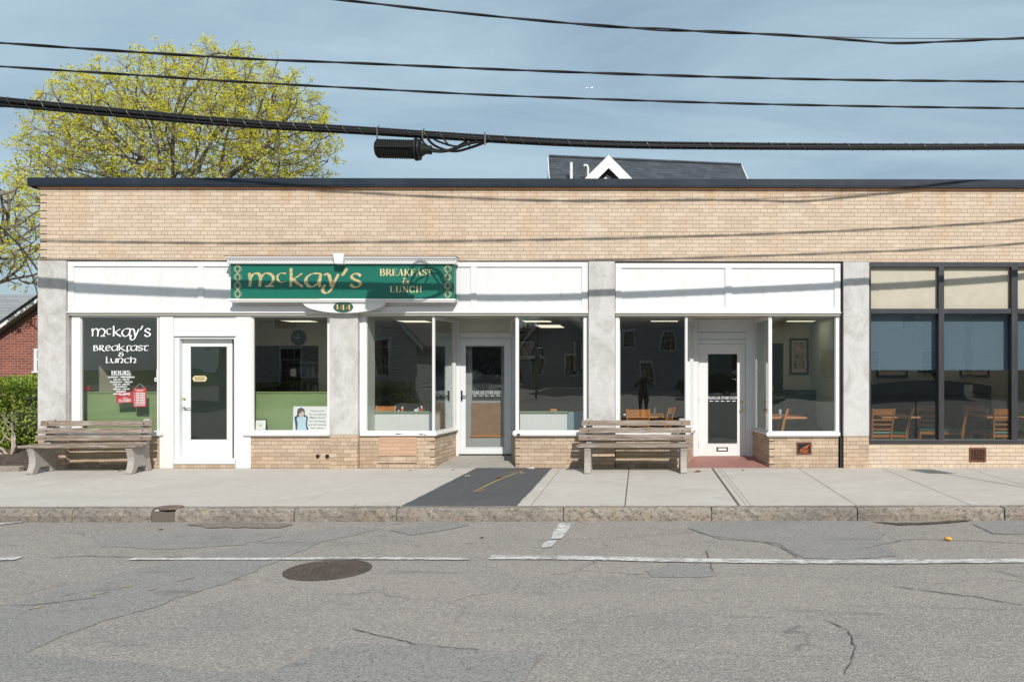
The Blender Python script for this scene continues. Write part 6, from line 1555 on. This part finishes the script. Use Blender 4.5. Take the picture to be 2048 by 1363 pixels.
# main wing behind with its slope towards the street
yr = yh + 7.5; zt_ = Z(589, 40, yr); yb = yh + 2.5
MB().add([(xl_ - 6, yb, 1.6), (xr_ + .6, yb, 1.6), (xr_ + .6 - .9, yr, zt_), (xl_ - 6, yr, zt_), (xl_ - 6, yr, 1.4), (xr_ + .6 - .9, yr, 1.4)], [(0,1,2,3), (3,2,5,4), (0,3,4), (1,5,2), (0,4,5,1)]).build('roof', M['shingle_lt'], HB)
wn = MB().box(X(70, yh), X(70, yh) + .09, yh - .05, yh - .001, Z(742, 75, yh), Z(697, 75, yh)).box(X(70, yh) + .81, X(70, yh) + .9, yh - .05, yh - .001, Z(742, 75, yh), Z(697, 75, yh)).box(X(70, yh) + .0905, X(70, yh) + .8095, yh - .05, yh - .001, Z(701, 75, yh), Z(697, 75, yh)).box(X(70, yh) - .04, X(70, yh) + .94, yh - .09, yh - .001, Z(745, 75, yh), Z(741.9, 75, yh)).box(X(70, yh) + .0905, X(70, yh) + .8095, yh - .045, yh - .001, Z(720.5, 75, yh), Z(717.5, 75, yh)).build('window', M['white'], HB)
MB().box(X(70, yh) + .0905, X(70, yh) + .8095, yh - .03, yh - .025, Z(741.5, 75, yh), Z(701.2, 75, yh)).build('pane', M['glass_dark'], wn)
MB().box(X(70, yh) + .0905, X(70, yh) + .8095, yh - .012, yh - .002, Z(741.5, 75, yh), Z(701.2, 75, yh)).build('blind', M['shade'], wn)

# ---------------------------------------------------------------- slate roofed house behind
RH = empty('grey_house', (0, 0, 0), 0, 'house with dark slate grey roof and white gabled dormer rising behind the shop', 'house')
R0, R1 = Vector((X(1103.5, 15.7), 15.7, Z(313.5, 1103, 15.7))), None
dR = 16.9; R1 = Vector((X(1477, dR), dR, Z(329.5, 1477, dR)))
R1.z = R0.z
yfix = (R0.z - CAMZ)*F/(CY - 329.5)   # depth that puts the far ridge end at the photo's height
dR = yfix - CAMD; R1 = Vector((X(1477, dR), dR, R0.z))
rd = (R1 - R0); rd.z = 0; rd.normalize(); fw = Vector((rd.y, -rd.x, 0)); pitch_ = .92
def rf(a, t_, r_, dz=0): return a + rd*t_ + fw*r_ + Vector((0, 0, -pitch_*abs(r_) + dz))
LR = (R1 - R0).length
th = .12; vs = []
for r_ in (4.2, 0, -4.2):
    for t_ in (-.12, LR + .12): vs.append(rf(R0, t_, r_, 0))
vs2 = [v - Vector((0, 0, th)) for v in vs]
MB().add(vs + vs2, [(0,1,3,2), (2,3,5,4), (6,8,9,7), (8,10,11,9), (0,2,8,6), (2,4,10,8), (1,7,9,3), (3,9,11,5), (0,6,7,1), (4,5,11,10)]).build('roof', M['shingle'], RH)
rc = MB(); 
rc.tube([R0 + Vector((0, 0, .02)) - rd*.1, R1 + Vector((0, 0, .02)) + rd*.1], .06, 6); rc.build('ridge_cap', M['shingle'], RH)
M['shake'] = brick_mat('blue grey shingle siding', (0.16, 0.18, 0.20), (0.12, 0.14, 0.16), (0.06, 0.07, 0.08), bw=.2, bh=.15, ms=.006, squash=(1, 2))
wl_ = [rf(R0, 0.15, 3.9, -.15), rf(R0, LR - .15, 3.9, -.15), rf(R0, LR - .15, -3.9, -.15), rf(R0, .15, -3.9, -.15)]
rg = [rf(R0, .15, 0, -.15), rf(R0, LR - .15, 0, -.15)]
g = [Vector((v.x, v.y, RZ)) for v in wl_]
MB().add(wl_ + rg + g, [(0,1,7,6), (2,3,9,8), (0,6,9,3,4), (1,5,2,8,7)]).build('wall', M['shake'], RH)
for t_, s2 in ((-.13, 1), (LR + .13, -1)):
    q = [rf(R0, t_, 4.2, -.02), rf(R0, t_, 0, -.02), rf(R0, t_, 0, -.24), rf(R0, t_, 4.2, -.24)]
    q2 = [v - rd*.03*s2 for v in q]; MB().add(q + q2, [(0,1,2,3), (7,6,5,4), (0,4,5,1), (1,5,6,2), (2,6,7,3), (3,7,4,0)]).build('rake_board', M['white'], RH)
# dormer
yD = 13.4
ax_, az_ = X(1217.5, yD), Z(309.5, 1217, yD); bl, br_ = X(1166, yD), X(1268, yD); zb_ = Z(360, 1217, yD)
k_ = (az_ - zb_)/(ax_ - bl); k2 = (az_ - zb_)/(br_ - ax_); ex = 1.0
dl, drr = (bl - ex, zb_ - k_*ex), (br_ + ex, zb_ - k2*ex)
wdt = .34
DM = MB().xz([(dl[0], dl[1]), (ax_, az_), (drr[0], drr[1]), (drr[0], drr[1] - .10), (ax_, az_ - .12), (dl[0], dl[1] - .10)], yD + .06, yD + 4.5).build('dormer_roof', M['shingle'], RH)
MB().xz([(dl[0], dl[1] - .02), (ax_, az_ - .01), (drr[0], drr[1] - .02), (drr[0], drr[1] - wdt - .12), (ax_, az_ - wdt - .12), (dl[0], dl[1] - wdt - .12)], yD - .02, yD + .058).build('bargeboard', M['white'], DM)
MB().xz([(dl[0] + .4, dl[1] - .6), (dl[0] + .4, dl[1] - .2), (ax_, az_ - .2), (drr[0] - .4, drr[1] - .2), (drr[0] - .4, drr[1] - .6)], yD + .35, yD + 3.5).build('dormer_wall', M['shake'], DM)
MB().xz([(ax_ - .02 - .42, Z(365, 1217, yD)), (ax_ - .06, Z(345, 1217, yD)), (ax_ + .30, Z(365, 1217, yD))], yD + .28, yD + .349).build('dormer_window_head', M['white'], DM)
# vent pipes
def roof_z(x, yv):
    v = Vector((x, yv, 0)) - Vector((R0.x, R0.y, 0)); return R0.z - pitch_*abs(v.dot(fw))
yv = 14.4
vx = X(1142.5, yv); MB().tube([(vx, yv, roof_z(vx, yv) - .1), (vx, yv, Z(325, 1142, yv))], .055, 10).build('vent_pipe', M['white'], RH)
MB().lathe([(.16, 0), (.15, .06), (.07, .10)], (vx, yv, roof_z(vx, yv) + .02), 12).build('pipe_flashing', M['white'], RH)
vx = X(1176, yv); zt2 = Z(333, 1176, yv); MB().tube([(vx, yv, roof_z(vx, yv) - .1), (vx, yv, zt2 - .05), (vx - .03, yv, zt2 + .03), (vx - .11, yv, zt2 + .05), (vx - .14, yv, zt2 + .01)], .042, 8).build('vent_pipe', M['white'], RH)

# small airliner far off in the sky
dpl = 2500.0; sc_ = (dpl + CAMD)/F
pl_ = empty('airplane', (X(1178, dpl), dpl, Z(176, 1178, dpl)), .0, 'tiny white airplane far off in the sky', 'airplane')
Ls = 15*sc_
M['plane_w'] = mat('white aircraft paint', (.8, .8, .8), rough=.4)
MB().lathe([(.2, -Ls/2), (Ls*.05, -Ls*.42), (Ls*.06, -Ls*.2), (Ls*.06, Ls*.25), (Ls*.02, Ls/2)], n=12, axis='x').build('fuselage', M['plane_w'], pl_, smooth=True)
MB().add([(-Ls*.08, 0, -.4), (Ls*.10, 0, -.4), (Ls*.24, -Ls*.48, .6), (Ls*.17, -Ls*.48, .6), (-Ls*.08, 0, .2), (Ls*.10, 0, .2), (Ls*.24, -Ls*.48, .9), (Ls*.17, -Ls*.48, .9)], [(0,1,2,3), (7,6,5,4), (0,4,5,1), (1,5,6,2), (2,6,7,3), (3,7,4,0)]).add([(-Ls*.08, 0, -.4), (Ls*.10, 0, -.4), (Ls*.24, Ls*.48, .6), (Ls*.17, Ls*.48, .6), (-Ls*.08, 0, .2), (Ls*.10, 0, .2), (Ls*.24, Ls*.48, .9), (Ls*.17, Ls*.48, .9)], [(0,1,2,3), (7,6,5,4), (0,4,5,1), (1,5,6,2), (2,6,7,3), (3,7,4,0)]).build('wing', M['plane_w'], pl_)
MB().xz([(Ls*.36, 0), (Ls*.48, Ls*.18), (Ls*.54, Ls*.18), (Ls*.49, 0)], -.4, .4).build('tail_fin', M['plane_w'], pl_)

# ---------------------------------------------------------------- the other side of the street (seen in the window reflections)
M['clap'] = brick_mat('white clapboard', (0.60, 0.59, 0.55), (0.56, 0.55, 0.51), (0.14, 0.13, 0.12), bw=40, bh=.13, ms=.012, squash=(1, 2), bumpd=.02)
M['clap_grey'] = brick_mat('grey clapboard', (0.34, 0.36, 0.38), (0.32, 0.34, 0.36), (0.10, 0.10, 0.10), bw=40, bh=.13, ms=.012, squash=(1, 2), bumpd=.02)
M['roof_far'] = mat('brown grey roof', (0.10, 0.09, 0.085), rough=.9)
def far_house(label, x0, x1, y1, dep, ze, zr, m, wins, gable='front', porch=None):
    """street side is the plane y = y1, body extends towards -Y"""
    h = empty('house', (0, 0, 0), 0, label, 'house', 'houses across the street')
    xm = (x0+x1)/2
    if gable == 'front':
        MB().xz([(x0, RZ), (x1, RZ), (x1, ze), (xm, zr), (x0, ze)], y1 - dep, y1).build('wall', M[m], h)
        s_ = (zr-ze)/(xm-x0)
        for a in (x0 - .4, x1 + .4):
            q = MB().xz([(a, ze - .4*s_ + .02), (xm, zr + .02), (xm, zr + .22), (a, ze - .4*s_ + .22)], y1 - dep - .3, y1 + .3).build('roof', M['roof_far'], h)
            MB().xz([(a, ze - .4*s_ - .12), (xm, zr - .12), (xm, zr + .15), (a, ze - .4*s_ + .15)], y1 + .302, y1 + .36).build('rake_board', M['white'], q)
    else:
        MB().box(x0, x1, y1 - dep, y1, RZ, ze).build('wall', M[m], h)
        MB().yz([(y1 + .4, ze), (y1 - dep/2, zr), (y1 - dep - .4, ze)], x0 - .4, x1 + .4).build('roof', M['roof_far'], h)
    for (cx, cz, w_, hh_) in wins:
        f = MB().box(cx - w_/2 - .1, cx - w_/2, y1 + .001, y1 + .06, cz - hh_/2, cz + hh_/2).box(cx + w_/2, cx + w_/2 + .1, y1 + .001, y1 + .06, cz - hh_/2, cz + hh_/2).box(cx - w_/2 - .12, cx + w_/2 + .12, y1 + .001, y1 + .07, cz + hh_/2 + .001, cz + hh_/2 + .15).box(cx - w_/2 - .14, cx + w_/2 + .14, y1 + .001, y1 + .09, cz - hh_/2 - .10, cz - hh_/2 - .001)
        for k in range(1, 3): f.box(cx - w_/2 + w_*k/3 - .012, cx - w_/2 + w_*k/3 + .012, y1 + .03, y1 + .05, cz - hh_/2, cz + hh_/2)
        for k in range(1, 4): f.box(cx - w_/2, cx + w_/2, y1 + .031, y1 + .049, cz - hh_/2 + hh_*k/4 - .015, cz - hh_/2 + hh_*k/4 + .015)
        f = f.build('window', M['white'], h); MB().box(cx - w_/2, cx + w_/2, y1 + .002, y1 + .012, cz - hh_/2, cz + hh_/2).build('pane', M['black'], f)
    return h
yA = -30.0
far_house('white clapboard house with steep gable across the street', -23.5, -12.4, yA, 9, 3.3, 9.5, 'clap', [(-14.3, 2.4, .8, 1.9), (-19.3, 1.6, 1.1, 2.4), (-19.6, 5.0, 1.2, 2.0), (-22, 1.6, 1.1, 2.4), (-16.6, 6.0, .8, 1.6)])
far_house('large grey three storey house across the square', -2.2, 8.0, -52, 12, 8.6, 11.5, 'clap_grey', [(0.2, 6.9, .7, 1.2), (1.2, 6.9, .7, 1.2), (4.2, 6.7, .8, 1.3), (-1, 4.2, .8, 1.5), (2.3, 4.0, .8, 1.5), (6.2, 4.2, .9, 1.5), (.5, 1.4, .9, 1.6), (4.6, 1.4, .9, 1.6)], gable='side')
far_house('pale house with twin windows across the street at the right', 11, 23, -42, 10, 5.6, 9.6, 'clap', [(13.4, 2.0, 1.0, 1.9), (16.4, 2.0, 1.0, 1.9), (20.5, 2.0, 1.0, 1.9), (14.6, 5.2, 1.0, 1.4), (19.0, 5.2, 1.0, 1.4)])
far_house('white house far right across the street', 26, 37, -38, 10, 5.6, 9.0, 'clap', [(28.4, 2.0, 1.0, 1.9), (31.6, 2.0, 1.0, 1.9), (34.5, 4.6, 1.0, 1.6)], gable='side')
far_house('low brown roofed house left of the grey house', -11, -4.5, -60, 10, 4.2, 7.5, 'clap_grey', [(-9.5, 2.0, 1.0, 1.6), (-6.5, 2.0, 1.0, 1.6)])
st(MB().box(-80, 80, -75, -30, RZ - .3, RZ - .004).build('square_road', M['road']), 'open asphalt square beyond the road')
isl = MB().lathe([(3.2, 0), (3.2, .13), (0, .15)], (5.3, -33, RZ), 40); st(isl.build('traffic_island_kerb', M['granite']), 'round stone kerb of a traffic island')
st(MB().lathe([(2.95, .14), (2.9, .19), (0, .26)], (5.3, -33, RZ), 40).build('traffic_island_grass', M['lawn']), 'grass on a traffic island')
# far trees and pole across the street
for i, (x, yv2, hgt) in enumerate([(-6.2, -34, 9), (-3.2, -40, 10)]):
    tree('bare_tree', ('bare tree with leaning trunk across the street', 'second bare tree farther across the square')[i], 31 + i, (x, yv2, RZ), 3.2, [((x, yv2, hgt*.66), (2.6, 2.6, 2.6))], 160, 'bloom', per=1, cl=.06, tr=.30, leaf_n=1, twig=.3, step=.5, kill=.6)
leafmass('hedge', 'dark hedge along the clapboard house across the street', 'hedge', [(-22, -12.6, -29.4, -28.4, RZ, 1.0)], 2500, 'hedge', 9, .09)
leafmass('added_far_trees', 'distant dark tree line added beyond the square to darken reflections', 'tree line', [(-46, -24, -96, -88, RZ, 9), (-26, -6, -98, -88, RZ, 7.0), (-8, 12, -98, -88, RZ, 8.5), (10, 34, -96, -88, RZ, 8), (32, 60, -96, -88, RZ, 9)], 2500, 'far_leaf', 15, .45)  # unseen leaf mass, added to darken the sky reflected in the door glass
bpy.data.objects['added_far_trees']['kind'] = 'stuff'
# parked car
cr = empty('parked_car', (4.6, -40, RZ), 0, 'dark parked car across the square', 'car')
M['car_paint'] = mat('dark grey car paint', (0.03, 0.032, 0.036), rough=.2, metal=.4); M['tyre'] = mat('tyre rubber', (0.02, 0.02, 0.02), rough=.8)
body = [(-2.2, .35), (-2.25, .75), (-2.1, .95), (-1.2, 1.02), (-.55, 1.5), (1.2, 1.55), (1.9, 1.05), (2.2, .95), (2.25, .5), (2.15, .32)]
MB().prism(body, lambda p, t: (p[0], t, p[1]), -.88, .88).build('body', M['car_paint'], cr, bevel=.06)
MB().prism([(-1.08, 1.04), (-.52, 1.44), (1.12, 1.48), (1.68, 1.06)], lambda p, t: (p[0], t, p[1]), -.885, .885).build('side_windows', M['glass_dark'], cr)
for x in (-1.4, 1.4):
    for sy in (-.80, .80):
        wh = MB().lathe([(.33, -.11), (.34, 0), (.33, .11)], (x, sy, .34), 22, 'y').build('wheel', M['tyre'], cr); MB().lathe([(.20, -.115), (.20, .115)], (x, sy, .34), 14, 'y').build('rim', M['steel'], wh)
for x, m_ in ((-2.24, 'plastic_w'), (2.22, 'red_gloss')):
    for sy in (-.65, .65): MB().box(x - .02, x + .02, sy - .16, sy + .16, .68, .82).build('headlight' if x < 0 else 'tail_light', M[m_], cr)

# ---------------------------------------------------------------- the photographer, standing in the road behind the camera
pr = empty('person', (0.12, -CAMD - .52, RZ), 0, 'person in black trousers and dark jacket raising a camera with both hands', 'person')
def skin(name, verts, edges, m, parent, sub=2, root=0):
    me = bpy.data.meshes.new(name); me.from_pydata([v[:3] for v in verts], edges, []); me.materials.append(m)
    o = bpy.data.objects.new(name, me); COL.objects.link(o); o.parent = parent
    md = o.modifiers.new('skin', 'SKIN'); md.use_smooth_shade = True
    for i, v in enumerate(verts):
        me.skin_vertices[0].data[i].radius = (v[3], v[4] if len(v) > 4 else v[3]); me.skin_vertices[0].data[i].use_root = (i == root)
    s_ = o.modifiers.new('sub', 'SUBSURF'); s_.levels = sub; s_.render_levels = sub; return o
M['cloth_dark'] = mat('black cloth', (0.012, 0.012, 0.014), rough=.9); M['skin'] = mat('skin', (.48, .30, .22), rough=.5); M['hair'] = mat('dark hair', (.03, .022, .016), rough=.7)
H = 1.86
V = [(0, 0, .98, .15, .11), (0, 0, 1.18, .145, .10), (0, 0, 1.38, .17, .11), (0, .01, 1.50, .12, .08), (0, .02, 1.57, .055, .055), (0, .04, 1.64, .07, .08), (0, .05, 1.74, .082, .10), (0, .04, 1.82, .06, .075)]
E = [(0,1),(1,2),(2,3),(3,4),(4,5),(5,6),(6,7)]
for s_ in (-1, 1):
    b = len(V); V += [(s_*.19, .0, 1.46, .062), (s_*.27, .12, 1.26, .048), (s_*.24, .22, 1.34, .042), (s_*.10, .34, 1.58, .032), (s_*.075, .37, 1.63, .030, .022)]
    E += [(3, b), (b, b+1), (b+1, b+2), (b+2, b+3), (b+3, b+4)]
    b = len(V); V += [(s_*.10, 0, .90, .10), (s_*.12, .02, .50, .065), (s_*.13, -.01, .12, .045), (s_*.13, .0, .05, .045, .035), (s_*.14, .17, .035, .042, .028)]
    E += [(0, b), (b, b+1), (b+1, b+2), (b+2, b+3), (b+3, b+4)]
body_ = skin('body', V, E, M['cloth_dark'], pr)
MB().lathe([(.03, 1.60), (.078, 1.66), (.088, 1.74), (.075, 1.80), (.04, 1.83)], (0, .055, 0), 16).build('face', M['skin'], pr, smooth=True)
MB().lathe([(.09, 1.72), (.098, 1.78), (.08, 1.85), (.03, 1.875)], (0, .035, 0), 16).build('hair', M['hair'], pr, smooth=True)
for s_ in (-1, 1):
    Vh = [(s_*.075, .37, 1.63, .028, .018), (s_*.06, .40, 1.67, .032, .014)]; Eh = [(0, 1)]
    for k, L_ in enumerate((.9, 1.0, .95, .75)):
        b = len(Vh); z0 = 1.655 + k*.018; Vh += [(s_*.05, .425, z0 + .01, .009), (s_*(.05 - .03*L_), .445, z0 + .014, .0085), (s_*(.05 - .05*L_), .43, z0 + .014, .0075)]; Eh += [(1, b), (b, b+1), (b+1, b+2)]
    b = len(Vh); Vh += [(s_*.045, .385, 1.645, .011), (s_*.02, .40, 1.64, .009)]; Eh += [(1, b), (b, b+1)]
    skin('hand', Vh, Eh, M['skin'], pr, 1)
o = MB().box(-.07, .07, .34, .40, 1.655, 1.745).lathe([(.036, .40), (.038, .455), (.034, .46)], (0, 0, 1.70), 16, 'y').build('hand_camera', M['black'], label='black camera held by the person', cat='camera', bevel=.004); o.location = pr.location
print('objects', len(bpy.data.objects))
